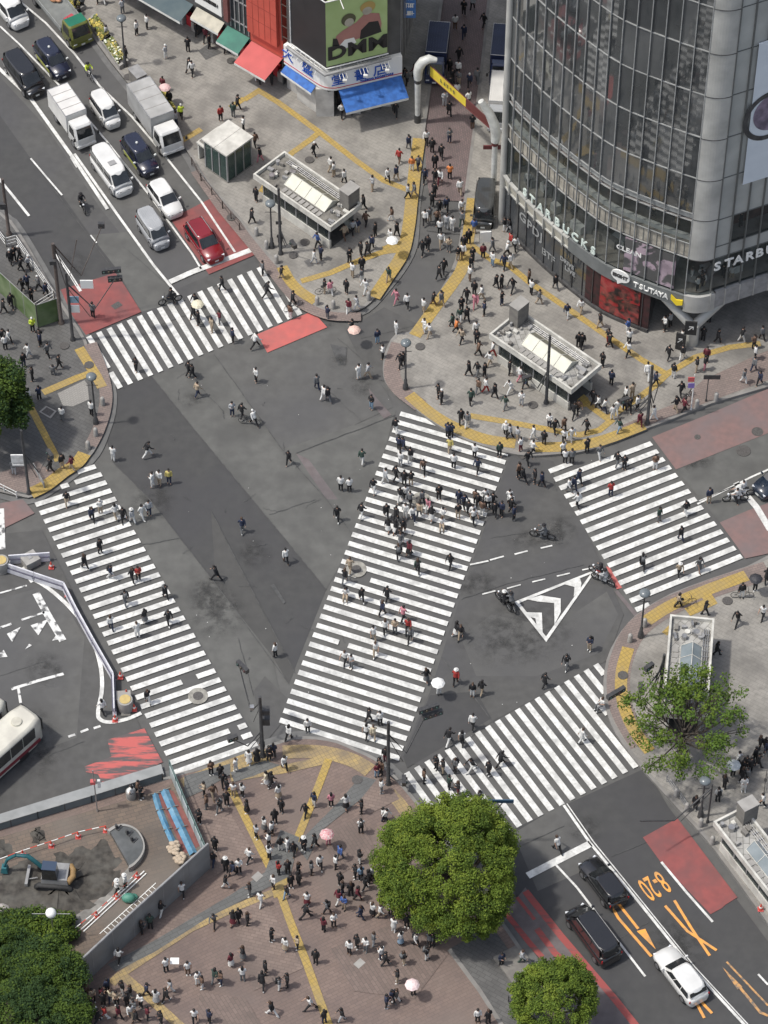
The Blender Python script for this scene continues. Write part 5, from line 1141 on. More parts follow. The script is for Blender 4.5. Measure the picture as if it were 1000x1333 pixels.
# ---------------- vehicles ----------------
def paint(name, c, rough=.25): return mat('paint_'+name, c, rough, (c[0]*.85, c[1]*.85, c[2]*.85), .8, spec=.5, coat=.8)
V = dict(white=paint('white', (.68, .68, .66)), black=paint('black', (.012, .012, .014)), navy=paint('navy', (.012, .015, .035)), red=paint('red', (.2, .008, .014)), silver=paint('silver', (.36, .37, .38)), green=paint('green', (.02, .16, .1)), olive=paint('olive', (.14, .15, .03)), dkblue=paint('dark_blue', (.02, .03, .08)), bluec=paint('blue_green_car', (.012, .02, .035)), dgrey=paint('dark_grey', (.05, .052, .05)))
M['vglass'] = mat('car_glass', (.015, .017, .018), .05, (.03, .033, .035), 1.0, spec=.8); M['tyre'] = M['black']; M['rim'] = mat('wheel_rim', (.35, .35, .36), .35, metal=.7)
M['lamp'] = mat('head_lamp', (.7, .72, .74), .15, spec=.8); M['tail'] = mat('tail_lamp', (.3, .01, .01), .2); M['plate'] = mat('number_plate', (.6, .62, .6), .5)
M['ystripe'] = mat('yellow_green_stripe', (.4, .42, .08), .5, (.32, .36, .1), 2); M['dash'] = mat('dashboard', (.12, .12, .12), .6, (.3, .3, .3), 3)
VZ = .1
def ringpts(xc, hl, hw, z, n=24, e=5.0):
    out = []
    for i in range(n):
        a = 2*math.pi*(i+.5)/n; c, s = math.cos(a), math.sin(a); r = (abs(c)**e+abs(s)**e)**(-1/e); out.append((xc+hl*r*c, hw*r*s, z))
    return out
def wheels(T, L, W, r, xf, xr, y=None):
    y = y or W/2-.1
    for x in (xf, xr):
        for s in (-1, 1):
            k = MB(); k.tube([(x, s*(y-.1), r), (x, s*(y+.11), r)], r, 20); w = k.build('wheel', M['tyre'], T)
            k = MB(); k.tube([(x, s*(y+.09), r), (x, s*(y+.125), r)], r*.62, 14); k.build('rim', M['rim'], w)
def car(label, px, hd, col, L=4.5, W=1.8, H=1.6, belt=1.0, hood=.95, xf0=None, xf1=None, xr0=None, xr1=None, group='cars and vans on the roads', cat='car', name='car', stripe=False, rails=False, roofm=None, hatch=False, ribs=0, taxi=False, tail=.0):
    T = thing(name, label, cat, tuple(P(px[0], px[1], VZ+H*.45)*1), hd, group); T.location.z = VZ
    h2 = L/2; m = V[col]; w = W/2
    xf0 = h2-1.05 if xf0 is None else xf0; xf1 = xf0-.75 if xf1 is None else xf1; xr0 = -h2+.08 if xr0 is None else xr0; xr1 = xr0+.35 if xr1 is None else xr1
    k = MB(); st = [(-h2, .68, belt-.3), (-h2+.03, .8, belt-.16), (-h2+.12, .9, belt-.05), (-h2+.3, .96, belt), (-h2+.8, 1, belt+.01), (0, 1, belt+.01), (xf0-.2, 1, belt), (xf0+.15, .99, hood+.02), (h2-.6, .97, hood-.03), (h2-.36, .93, hood-.08), (h2-.2, .87, hood-.14), (h2-.08, .78, hood-.22), (h2-.02, .68, hood-.3), (h2, .6, hood-.38)]
    rows = []; nn = 11
    for x, kw, zt in st:
        ww = w*kw; z0 = .2
        half = [(ww*.9, z0), (ww*.985, z0+.14), (ww, (z0+zt)/2), (ww*.985, zt-.14), (ww*.9, zt-.03), (0, zt+.05)]
        row = [(x, y, z) for y, z in half] + [(x, -y, z) for y, z in half[-2::-1]]; rows.append(row)
    vs = [v for r_ in rows for v in r_]; fs = []
    for i in range(len(rows)-1):
        for j in range(nn-1): fs.append((i*nn+j, (i+1)*nn+j, (i+1)*nn+j+1, i*nn+j+1))
    k.add(vs, fs, 0, True); k.add(rows[0], [tuple(range(nn))], 0, True); k.add(rows[-1], [tuple(range(nn))[::-1]], 0, True)
    k.add([rows[i][0] for i in range(len(rows))]+[rows[i][-1] for i in range(len(rows))], [(i, len(rows)+i, len(rows)+i+1, i+1) for i in range(len(rows)-1)], 1)
    # greenhouse
    wb, wt = w*.93, w*.80 if H < 1.75 else w*.86
    R_ = [ringpts((xf0+xr0)/2, (xf0-xr0)/2, wb, belt-.05), ringpts((xf1+xr1)/2, (xf1-xr1)/2+.03, wt+.02, H-.06), ringpts((xf1+xr1)/2, (xf1-xr1)/2-.08, wt-.09, H)]
    vs = [v for r_ in R_ for v in r_]; n = 24; fs = [(i*n+j, i*n+(j+1) % n, (i+1)*n+(j+1) % n, (i+1)*n+j) for i in range(2) for j in range(n)]
    k.add(vs, fs, 0, True); k.add(R_[2], [tuple(range(n))], 2, True)
    body = k.build('body', [m, M['black'], V[roofm] if roofm else m], T)
    zb, zt = belt+.02, H-.1
    def lerpx(a, b, z): t = (z-belt+.05)/(H-.06-belt+.05); return a+(b-a)*t
    def lw(z): return lerpx(wb, wt+.02, z)
    def pane(nm, pts, mm='vglass'):
        kk = MB(); c = sum((Vector(p) for p in pts), Vector())/4; n_ = (Vector(pts[1])-Vector(pts[0])).cross(Vector(pts[3])-Vector(pts[0])).normalized()
        if n_.dot(c-Vector(((xf0+xr0)/2, 0, .8))) < 0: n_ = -n_; pts = pts[::-1]
        kk.slab(*[Vector(p)+n_*.02 for p in pts], .03); return kk.build(nm, M[mm], T)
    for nm, a, b, sgn in (('windscreen', xf0, xf1, 1), ('rear_window', xr0, xr1, -1)):
        z0, z1 = zb+(.02 if sgn > 0 else .16), zt; ya, yb = lw(z0)*.86, lw(z1)*.86
        pane(nm, [(lerpx(a, b, z0), -ya, z0), (lerpx(a, b, z0), ya, z0), (lerpx(a, b, z1), yb, z1), (lerpx(a, b, z1), -yb, z1)])
    nwin = 3 if L > 4.3 else 2
    f0, f1 = lerpx(xf0, xf1, zb)-.28, lerpx(xf0, xf1, zt)-.16; g0, g1 = lerpx(xr0, xr1, zb)+.22, lerpx(xr0, xr1, zt)+.16
    for s in (-1, 1):
        for i in range(nwin):
            a0, a1 = i/nwin+.015, (i+1)/nwin-.015
            pane('side_window', [(g0+(f0-g0)*a0, s*lw(zb), zb), (g0+(f0-g0)*a1, s*lw(zb), zb), (g1+(f1-g1)*a1, s*lw(zt), zt), (g1+(f1-g1)*a0, s*lw(zt), zt)])
        kk = MB(); kk.box((xf0-.25, s*(w+.1), belt+.08), (.12, .2, .14), s*.2); kk.build('mirror', M['plate'] if taxi else m, T)
        kk = MB(); kk.box((h2-.17, s*w*.68, hood-.23), (.16, w*.26, .1), -s*.4); kk.build('headlight', M['lamp'], T)
        kk = MB(); kk.box((-h2+.1, s*w*.86, belt-.16), (.08, .09, .2), s*.3); kk.build('tail_light', M['tail'], T)
        if rails: kk = MB(); kk.tube([(xr1+.1, s*(wt-.08), H+.04), (xf1-.15, s*(wt-.08), H+.04)], .025, 6); kk.build('roof_rail', M['grey_metal'], T)
        if stripe: kk = MB(); kk.box((-.1, s*(w+.005), .5), (L*.55, .02, .3)); kk.build('side_stripe', M['ystripe'], T)
    wheels(T, L, W, .31 if L < 4.2 else .34, h2-.85, -h2+.85)
    kk = MB(); kk.box((h2-.02, 0, .42), (.06, .34, .16)); kk.build('number_plate', M['plate'], T)
    kk = MB(); kk.box((h2-.05, 0, hood-.32), (.05, W*.5, .13)); kk.build('grille', M['black'], T)
    if taxi: kk = MB(); kk.ball(((xf1+xr1)/2+.2, 0, H+.06), .12, 10, 6); kk.build('roof_lamp', M['plate'], T)
    if hatch: kk = MB(); kk.box((.3, 0, H+.03), (.5, .6, .06)); kk.build('roof_hatch', M['grey_metal'], T)
    for i in range(ribs):
        kk = MB(); kk.box(((xf1+xr1)/2, -wt+.2+(2*wt-.4)*i/max(1, ribs-1), H+.01), ((xf1-xr1)*.85, .04, .03)); kk.build('roof_rib', m, T)
    return T
HD = ang((100, 150), (222, 368)); HS = rd + math.pi
def hdl(a, b): return ang(a, b)
h1 = ang((68, 60), (130, 150)); h2_ = ang((150, 200), (222, 300))
def van(**k): d = dict(L=4.85, W=1.85, H=1.92, belt=1.12, hood=1.0, xf0=1.85, xf1=1.15, xr0=-2.38, xr1=-2.2, cat='van', name='van'); d.update(k); return d
car('white minivan entering at the top left corner', (11, 8), ang((0, 0), (50, 60)), 'white', **van(cat='minivan', name='minivan'))
car('long black minivan in the left queue lane behind the white box truck', (31, 96), ang((0, 50), (62, 130)), 'black', **van(L=4.95, cat='minivan', name='minivan'))
car('black taxi with white mirrors beside the black minivan', (68, 76), ang((40, 40), (96, 112)), 'navy', L=4.4, W=1.72, H=1.74, belt=1.02, hood=.98, xf0=1.2, xf1=.55, cat='taxi', name='taxi', taxi=True, stripe=True)
car('small white van right behind the black taxi beside the silver box truck', (137, 143), h1, 'white', **van(L=3.55, W=1.52, H=1.88, xf0=1.25, xf1=.75, xr0=-1.72, xr1=-1.6))
car('long white van with a roof hatch in the left queue lane', (145, 222), h2_, 'white', **van(L=5.0, W=1.8, H=2.05, xf0=2.1, xf1=1.45, xr0=-2.45, xr1=-2.35, hatch=True))
car('black taxi with a yellow-green stripe behind the white hatchback', (182, 201), ang((155, 165), (210, 240)), 'navy', L=4.4, W=1.72, H=1.74, belt=1.02, hood=.98, xf0=1.2, xf1=.55, cat='taxi', name='taxi', taxi=True, stripe=True)
car('white hatchback between the black taxi and the dark red car', (215, 258), ang((190, 222), (240, 292)), 'white', L=4.05, W=1.7, H=1.53, belt=.95, hood=.9, xf0=1.1, xf1=.3, cat='hatchback')
car('silver van with a ribbed roof, second vehicle from the north-west stop line', (199, 298), ang((170, 258), (225, 340)), 'silver', **van(L=3.75, W=1.6, H=1.88, xf0=1.45, xf1=.95, xr0=-1.82, xr1=-1.72, ribs=7))
car('shiny dark red car standing on the red lane at the stop line', (266, 313), ang((238, 270), (296, 352)), 'red', L=4.5, W=1.82, H=1.62, belt=1.0, hood=.95, xf0=1.2, xf1=.35, rails=True)
car('black estate car first behind the lower stop line', (785, 1147), HS, 'black', L=4.35, W=1.75, H=1.5, belt=.93, hood=.86, xf0=1.0, xf1=.1, xr0=-2.08, xr1=-1.85)
car('long black minivan in the lower left lane beside the red stripes', (772, 1214), HS, 'black', **van(L=4.95, W=1.85, H=1.9, cat='minivan', name='minivan', rails=True))
car('white estate car following the black car past the orange arrow', (886, 1268), HS, 'white', L=4.75, W=1.8, H=1.5, belt=.95, hood=.88, xf0=1.05, xf1=.2, xr0=-2.28, xr1=-1.98, cat='estate car')
car('dark blue car waiting at the right edge behind the stop line', (1014, 623), ang((1000, 600), (920, 650)), 'bluec', L=4.4, W=1.75, H=1.5)
car('dark boxy van with a black roof rack parked beside the glass building', (631, 266), R(-95), 'dgrey', **van(L=4.4, W=1.75, H=1.95, xf0=1.9, xf1=1.55, xr0=-2.1, xr1=-2.05, ribs=6))
# lorries
def truck(label, px, hd, L, W, H, cabL, cabcol, boxm, openbed=False, ribs=False, name='truck', cat='truck', cabroof=None, cabh=None, cabribs=0, group='lorries and delivery trucks'):
    T = thing(name, label, cat, tuple(P(px[0], px[1], VZ+H*.5)), hd, group); T.location.z = VZ; h2 = L/2; w = W/2; ch = cabh or min(H, 2.35); cw = w*.94
    k = MB(); x0, x1 = h2-cabL, h2
    secs = [(.45, x0, x1, cw), (1.25, x0, x1+.0, cw), (ch-.12, x0+.02, x1-.42, cw*.9), (ch, x0+.1, x1-.55, cw*.82)]
    vs = []
    for z, a, b, y in secs: vs += [(a, -y, z), (b-.12, -y, z), (b, -y*.82, z), (b, y*.82, z), (b-.12, y, z), (a, y, z)]
    fs = [(i*6+j, i*6+(j+1) % 6, (i+1)*6+(j+1) % 6, (i+1)*6+j) for i in range(3) for j in range(6)]
    k.add(vs, fs, 0); k.add(vs[-6:], [(0, 1, 2, 3, 4, 5)], 1)
    k.build('cab', [V[cabcol], V[cabroof or cabcol]], T)
    k = MB(); z0, z1 = 1.32, ch-.18
    def fx(z): return x1-.42*(z-1.25)/(ch-.12-1.25)+.015
    k.slab((fx(z0), -cw*.78, z0), (fx(z0), cw*.78, z0), (fx(z1), cw*.72, z1), (fx(z1), -cw*.72, z1), .03); k.build('windscreen', M['vglass'], T)
    for s in (-1, 1):
        k = MB(); a = [(x0+.25, s*(cw+.0), 1.35), (x1-.35, s*cw, 1.35), (x1-.62, s*(cw*.93), ch-.3), (x0+.25, s*(cw*.93), ch-.3)]
        if s > 0: a = a[::-1]
        k.slab(*[Vector(q)+Vector((0, s*.02, 0)) for q in a], .03); k.build('side_window', M['vglass'], T)
        k = MB(); k.box((x1+.1, s*(cw+.18), 1.6), (.1, .18, .3)); k.tube([(x1-.15, s*cw, 1.75), (x1+.1, s*(cw+.15), 1.75)], .02, 5); k.build('mirror', M['black'], T)
        k = MB(); k.box((x1+.01, s*cw*.68, .62), (.06, .3, .16)); k.build('headlight', M['lamp'], T)
    k = MB(); k.box((x1+.03, 0, .5), (.12, cw*1.9, .24)); k.build('bumper', V[cabcol], T); k = MB(); k.box((x1+.1, 0, .5), (.03, .34, .16)); k.build('number_plate', M['plate'], T)
    k = MB(); k.box((-cabL/2, 0, .6), (L-cabL-.1, W*.5, .2)); k.build('chassis', M['black'], T)
    bx0, bx1 = -h2, x0-.1
    if openbed:
        k = MB(); k.box(((bx0+bx1)/2, 0, .95), (bx1-bx0, W, .14)); k.build('bed', mat('truck_bed_grey', (.2, .21, .2), .7, (.14, .15, .145), 1), T)
        for s in (-1, 1): k = MB(); k.box(((bx0+bx1)/2, s*(w-.03), 1.2), (bx1-bx0, .06, .42)); k.build('side_board', boxm, T)
        k = MB(); k.box((bx0+.03, 0, 1.2), (.06, W-.13, .42)); k.build('tailgate', boxm, T)
    else:
        k = MB(); k.box(((bx0+bx1)/2, 0, (.85+H)/2), (bx1-bx0, W, H-.85)); bx = k.build('cargo_box', boxm, T)
        k = MB(); 
        for s in (-1, 1): k.tube([(bx0, s*(w-.02), H), (bx1, s*(w-.02), H)], .035, 5)
        for x in (bx0+.02, bx1-.02): k.tube([(x, -w+.02, H), (x, w-.02, H)], .035, 5)
        k.build('box_trim', M['steel'], bx)
        if ribs:
            for i in range(ribs): k = MB(); k.box(((bx0+bx1)/2, -w+.15+(W-.3)*i/(ribs-1), H+.015), (bx1-bx0-.1, .05, .035)); k.build('roof_rib', boxm, bx)
        else:
            for i in range(1, 4): k = MB(); k.box((bx0+(bx1-bx0)*i/4, 0, H+.008), (.05, W-.1, .02)); k.build('roof_seam', M['conc'], bx)
    wheels(T, L, W, .4, h2-.75, -h2+1.2, w-.16)
    return T
M['boxwhite'] = mat('white_box_panel', (.68, .67, .64), .45, (.56, .55, .53), .8); M['boxsilver'] = mat('silver_box_panel', (.42, .42, .41), .45, (.33, .33, .32), .7, col3=(.2, .2, .19), scale3=.8, f3=.3); M['boxside'] = mat('grey_sideboard', (.3, .31, .3), .5, (.22, .23, .22), 1); M['boxblue'] = mat('dark_blue_box_panel', (.025, .035, .085), .4, (.018, .025, .06), .8)
truck('white box truck between the black minivan and the long white van', (94, 153), ang((62, 108), (124, 196)), 5.3, 1.9, 2.75, 1.6, 'white', M['boxwhite'])
truck('tall silver box truck with white cab at the kerb beside the glass pavilion', (203, 153), ang((170, 105), (236, 200)), 6.5, 2.15, 3.1, 1.75, 'white', M['boxsilver'])
gt = truck('open flatbed truck with olive cab and green cab roof at the top left kerb', (78, 13), ang((40, -20), (118, 75)), 8.0, 2.2, 2.4, 1.75, 'olive', M['boxside'], openbed=True, cabroof='green')
hd = R(-95.5)
truck('dark blue box truck parked left in the shaded side street', (569, 70), hd, 5.2, 1.8, 2.6, 1.3, 'dkblue', M['boxblue'], ribs=8)
truck('dark blue box truck parked right in the side street behind the white one', (652, 73), hd, 5.2, 1.65, 2.6, 1.2, 'dkblue', M['boxblue'], ribs=8)
truck('white box van parked in the side street beside the glass building', (649, 133), hd, 5.0, 1.6, 2.5, 1.2, 'silver', M['boxwhite'], ribs=8, name='box_van', cat='van')
# load on the flatbed
c = gt.location; hh = gt.rotation_euler.z
def onbed(x, y, z): return (c.x+x*math.cos(hh)-y*math.sin(hh), c.y+x*math.sin(hh)+y*math.cos(hh), c.z+z)
k = MB(); k.box((0, 0, .3), (.8, 1.1, .6), .2, taper=.8); k.box((.1, .1, .65), (.5, .5, .2), .4); o = k.build('tarpaulin', mat('red_tarp', (.4, .06, .08), .7, (.3, .05, .06), 2), None, onbed(1.7, .1, 1.02), hh); tag(o, 'heap of red sheeting behind the cab of the green-roofed flatbed truck', 'tarpaulin')
k = MB(); k.ball((0, 0, .2), .5, 10, 6, sc=(1, .7, .5)); k.ball((.4, .3, .2), .35, 8, 5, sc=(1, .8, .5)); o = k.build('cloth_bundle', mat('orange_cloth', (.5, .28, .16), .8, (.4, .2, .1), 2), None, onbed(-1.6, .2, 1.02), hh); tag(o, 'pale orange bundle lying on the bed of the flatbed truck', 'bundle')
# bus
def bus(label, ca, cb, L, H, hd, m='cream'):
    a, b = P(*ca, H), P(*cb, H); mid = (a+b)/2; W = (b-a).length; d = Vector((math.cos(hd), math.sin(hd), 0)); c = mid-d*L/2
    T = thing('bus', label, 'bus', (c.x, c.y, VZ), hd, 'buses at the left edge'); w = W/2; k = MB()
    secs = [(.35, 0, 0), (1.0, 0, 0), (H-.35, 0, 0), (H-.1, .08, .08), (H, .3, .28)]; R_ = [ringpts(0, L/2-dx, w-dy, z, 32, 9) for z, dx, dy in secs]
    vs = [v for r_ in R_ for v in r_]; n = 32; k.add(vs, [(i*n+j, i*n+(j+1) % n, (i+1)*n+(j+1) % n, (i+1)*n+j) for i in range(4) for j in range(n)], 0, True); k.add(R_[-1], [tuple(range(n))], 0)
    k.build('body', mat('bus_cream', (.6, .58, .5), .4, (.5, .48, .42), .7, col3=(.4, .38, .33), scale3=.7, f3=.4), T)
    for s in (-1, 1):
        for i in range(7):
            x = -L/2+.9+(L-1.8)*i/7; k = MB(); k.box((x+(L-1.8)/14, s*(w+.01), 2.0), ((L-1.8)/7-.08, .04, 1.15)); k.build('side_window', M['vglass'], T)
        k = MB(); k.box((0, s*(w+.015), .75), (L*.9, .03, .35)); k.build('side_stripe', mat('bus_dark_red', (.2, .03, .04), .4), T)
    k = MB(); k.box((L/2+.01, 0, 1.9), (.05, W*.85, 1.3)); k.build('windscreen', M['vglass'], T)
    k = MB(); k.box((-L/2-.01, 0, 2.0), (.05, W*.8, .9)); k.build('rear_window', M['vglass'], T)
    k = MB(); k.cyl((L/2-1.5, 0, H), .42, .12, 20, 0, .38); k.build('roof_vent', M['cream'], T)
    for x in (L/2-2.2, -L/2+2.6):
        for s in (-1, 1): k = MB(); k.tube([(x, s*(w-.3), .45), (x, s*(w+.02), .45)], .45, 18); k.build('wheel', M['tyre'], T)
    return T
bus('cream city bus with a round roof vent leaving at the lower left edge', (26, 912.5), (56, 936), 10.5, 2.8, ang((-50, 985), (41, 905)) )
bus('second pale bus just peeking in at the left edge above the cream one', (-16, 893), (5, 917), 8, 2.9, ang((-60, 960), (0, 880)))
# ---------------- trees ----------------
def leafmat(n, c, c2): 
    m = mat('leaf_'+n, c, .8, c2, .9, detail=5, spec=.2); b = m.node_tree.nodes['Principled BSDF']; b.inputs['Subsurface Weight'].default_value = 0; return m
M['leafA'] = leafmat('mid', (.115, .165, .022), (.09, .135, .019)); M['leafB'] = leafmat('light', (.16, .205, .028), (.13, .175, .024)); M['leafC'] = leafmat('deep', (.07, .11, .018), (.055, .09, .015))
M['leafD'] = leafmat('dark', (.025, .05, .016), (.036, .066, .02)); M['leafE'] = leafmat('fresh', (.09, .15, .025), (.065, .115, .02)); M['bark'] = mat('bark', (.09, .075, .06), .9, (.05, .042, .035), 4)
def tree(label, base, c, rad, seed, mats, clumps=90, leaves=330, cr=1.0, leaf=.13, trunk=.3, sparse=0, group=None, zlow=-.55, name='broadleaf_tree', cat='tree', limbs=7, shell=.45):
    rr = random.Random(seed); b = P(*base, .2); C_ = Vector(c)-b; T = thing(name, label, cat, tuple(b), 0, group)
    cc = []
    for i in range(clumps):
        for _ in range(30):
            v = Vector((rr.gauss(0, 1), rr.gauss(0, 1), rr.gauss(0, 1))).normalized()
            if v.z > zlow: break
        q = rr.random()**shell; q = .55+.45*q if not sparse else .35+.65*q
        k_ = 1+.08*math.sin(3*math.atan2(v.y, v.x)+seed)+rr.uniform(-.06, .06)
        cc.append((Vector((v.x*rad[0]*k_, v.y*rad[1]*k_, v.z*rad[2]*k_))*q+C_, cr*rr.uniform(.65, 1.25)))
    k = MB(); k.tube([(0, 0, 0), (0, 0, .25), (C_.x*.3, C_.y*.3, C_.z*.45), (C_.x*.7, C_.y*.7, C_.z*.8)], [trunk*1.3, trunk, trunk*.8, trunk*.5], 10)
    st = Vector((C_.x*.3, C_.y*.3, C_.z*.42))
    for i in range(limbs*(2 if sparse else 1)):
        e, _r = cc[(i*7) % len(cc)]; mid = st.lerp(e, .5)+Vector((rr.uniform(-.3, .3), rr.uniform(-.3, .3), rr.uniform(0, .4)))
        k.tube([st+Vector((0, 0, rr.uniform(0, C_.z*.3))), mid, e], [trunk*.42, trunk*.26, .03], 6)
        if sparse:
            for j in range(3): e2 = mid.lerp(e, rr.random())+Vector((rr.uniform(-1, 1), rr.uniform(-1, 1), rr.uniform(-.2, .7))); k.tube([mid, e2], [.05, .015], 4)
    k.build('trunk', M['bark'], T); k = MB(); V_, F_, Mi = [], [], []
    for ctr, r in cc:
        wm = rr.choices(range(len(mats)), [3, 2.2, 1.6][:len(mats)])[0]
        for i in range(leaves):
            v = Vector((rr.gauss(0, 1), rr.gauss(0, 1), rr.gauss(0, 1))).normalized(); 
            p = ctr+v*r*(rr.random()**.4)*Vector((1, 1, .75)).length/1.6
            n = (v*.6+Vector((rr.uniform(-1, 1), rr.uniform(-1, 1), rr.uniform(.0, 1.3)))).normalized(); a = n.cross(Vector((rr.uniform(-1, 1), rr.uniform(-1, 1), rr.uniform(-1, 1)))).normalized(); bb = n.cross(a)
            s = leaf*rr.uniform(.7, 1.35); a *= s; bb *= s*.62; m0 = len(V_)
            V_ += [p-a, p+bb, p+a, p-bb]; F_.append((m0, m0+1, m0+2, m0+3)); Mi.append(wm if rr.random() < .75 else rr.randrange(len(mats)))
    k.v = V_; k.f = F_; k.m = Mi; k.sm = [False]*len(F_); k.build('crown', [M[x] for x in mats], T); return T
def cz(px, z): return tuple(P(*px, z))
tree('big round bright green tree over the foot of the lower crossing', (592, 1184), cz((585, 1128), 5.0), (4.75, 4.75, 4.3), 11, ('leafA', 'leafB', 'leafC'), 680, 230, .56, .07, .38, shell=.3)
tree('smaller round green tree at the bottom edge beside the red-striped lane', (728, 1335), cz((721, 1303), 4.0), (2.75, 2.75, 2.7), 12, ('leafC', 'leafA', 'leafB'), 230, 240, .48, .068, .25, shell=.22)
tree('young open-branched tree in fresh leaf beside the right-hand subway entrance', (884, 992), cz((893, 938), 5.2), (4.3, 4.9, 2.4), 13, ('leafE', 'leafA', 'leafC'), 120, 75, .62, .1, .17, sparse=1, limbs=18)
tree('dark green tree cut off by the left edge above the left crossing', (-14, 560), cz((-16, 518), 5.0), (3.0, 3.6, 3.4), 14, ('leafD', 'leafC', 'leafC'), 110, 300, .8, .11, .28)
G_ = 'dark trees in the bottom left corner'
tree('dark green spreading tree left of the end of the grey site wall', (72, 1296), cz((62, 1262), 3.0), (2.3, 2.1, 1.3), 15, ('leafD', 'leafC', 'leafC'), 150, 260, .55, .075, .2, group=G_)
tree('dark green spreading tree in the bottom left corner beneath the others', (30, 1345), cz((26, 1322), 3.2), (3.3, 2.6, 1.5), 16, ('leafD', 'leafC', 'leafD'), 170, 260, .6, .075, .22, group=G_)
tree('dark tree at the left edge below the pale rock', (-2, 1275), cz((4, 1245), 2.6), (2.8, 2.0, 1.3), 17, ('leafC', 'leafD', 'leafD'), 130, 250, .6, .075, .2, group=G_)
tree('dark tree hanging over the wall end beside the waiting crowd', (94, 1345), cz((88, 1322), 3.0), (1.5, 1.7, 1.3), 18, ('leafD', 'leafC', 'leafC'), 90, 250, .5, .075, .18, group=G_)
tree('low green bush around the white lamp in the building site', (50, 1225), cz((46, 1212), .9), (3.0, 1.6, .8), 19, ('leafC', 'leafD', 'leafA'), 80, 220, .55, .09, .08, zlow=-.1, name='bush', cat='bush')
k = MB(); b = P(600, 1178, .2); k.tube([(0, 0, 0), (0, 0, .55)], 1.0, 8) if False else None
for i in range(40):
    a0_, a1_ = 2*math.pi*i/40, 2*math.pi*(i+1)/40
    k.prism([(r*math.cos(a), r*1.0*math.sin(a)) for r, a in ((3.0, a0_), (3.0, a1_), (2.6, a1_), (2.6, a0_))], 0, .5)
T = k.build('planter_ring', M['tower'], None, tuple(P(601, 1172, .25))); tag(T, 'round stone seat ring under the big round tree', 'planter')
for i, (px, L_, hdg) in enumerate((((655, 1180), .0, 0),)): pass
k = MB(); k.prism([(-1.5, -.9), (1.5, -.9), (1.5, .9), (-1.5, .9)], 0, .3); o = k.build('planting_bed', M['tower'], None, tuple(P(672, 1262, .24)), rd); tag(o, 'dark square planting bed beside the smaller round tree', 'planting bed')
# ---------------- building site ----------------
M['soil'] = mat('dark_soil', (.03, .027, .024), .95, (.075, .068, .058), 2.2, col3=(.14, .135, .12), scale3=.9, f3=.5, bump=.9, detail=12)
M['sitebrick'] = tiled('worn_site_pavers', (.165, .125, .095), (.13, .1, .08), (.09, .075, .062), .6, .3, R(20), stain=(.08, .07, .06), fs=.7, ss=.35, mix2=(.16, .14, .12))
pf('site_paving', [(-60, 1105), (0, 1090), (212, 1028), (226, 1018), (271, 1120), (190, 1200), (60, 1330), (-60, 1400)], M['sitebrick'], 1)
def mound(px, zt, seed, m, name, lab=None):
    rr = random.Random(seed); pts = [P(*q, .28) for q in smooth(px+[px[0]], 3)[:-1]]; c = sum(pts, Vector())/len(pts); k = MB(); n = len(pts); rings = [pts]; 
    for t in (.85, .6, .35, .12): rings.append([c.lerp(p, t)+Vector((rr.uniform(-.25, .25), rr.uniform(-.25, .25), zt*(1-t)*.8+rr.uniform(-.05, .12))) for p in pts])
    vs = [v for r_ in rings for v in r_]+[c+Vector((0, 0, zt))]; fs = [(i*n+j, i*n+(j+1) % n, (i+1)*n+(j+1) % n, (i+1)*n+j) for i in range(4) for j in range(n)]+[(4*n+j, 4*n+(j+1) % n, 5*n) for j in range(n)]
    k.add(vs, fs, 0, True); return structure(k.build(name, m))
mound([(-40, 1180), (0, 1130), (60, 1112), (110, 1098), (138, 1090), (150, 1108), (165, 1128), (150, 1160), (120, 1185), (85, 1200), (60, 1230), (-40, 1240)], .35, 1, M['soil'], 'soil')
for q in ([(-20, 1100), (10, 1092), (22, 1118), (-20, 1130)], [(38, 1085), (55, 1076), (62, 1096), (46, 1102)]): mound(q, .12, 5, M['soil'], 'soil')
pf('site_paving', [(88, 1198), (120, 1178), (150, 1150), (168, 1128), (178, 1136), (160, 1160), (120, 1195), (95, 1208)], mat('pale_rubble', (.26, .25, .23), .9, (.14, .135, .125), 1.5, detail=10), 3)
# half-moon stone bed
T = thing('stone_planter', 'half-moon stone planter edged in pale kerb on the building site', 'planter', tuple(P(163, 1105, .25))); o = T.location
arcp = [P(*q, .25)-o for q in smooth([(140, 1086), (150, 1080), (163, 1078), (178, 1084), (187, 1097), (189, 1110), (184, 1122), (175, 1132), (168, 1136)], 3)]
k = MB(); c = sum(arcp, Vector())/len(arcp)
for i in range(len(arcp)-1):
    a, b2 = arcp[i], arcp[i+1]; ia, ib = a.lerp(c, .12), b2.lerp(c, .12); k.prism([(a.x, a.y), (b2.x, b2.y), (ib.x, ib.y), (ia.x, ia.y)], 0, .55)
k.build('kerb', M['conc'], T); k = MB(); k.prism([(q.lerp(c, .14).x, q.lerp(c, .14).y) for q in arcp], 0, .5); k.build('slab', mat('wet_grey_slab', (.12, .125, .125), .4, (.07, .075, .075), 1), T)
for px in ((152, 1078), (166, 1085), (172, 1094)):
    q = P(*px, .75)-o; k = MB(); k.box(tuple(q), (.25, .35, .9), .5, taper=.5); k.box((q.x+.2, q.y, q.z-.1), (.5, .2, .3), .9); k.build('bronze_ornament', M['dark_metal'], T)
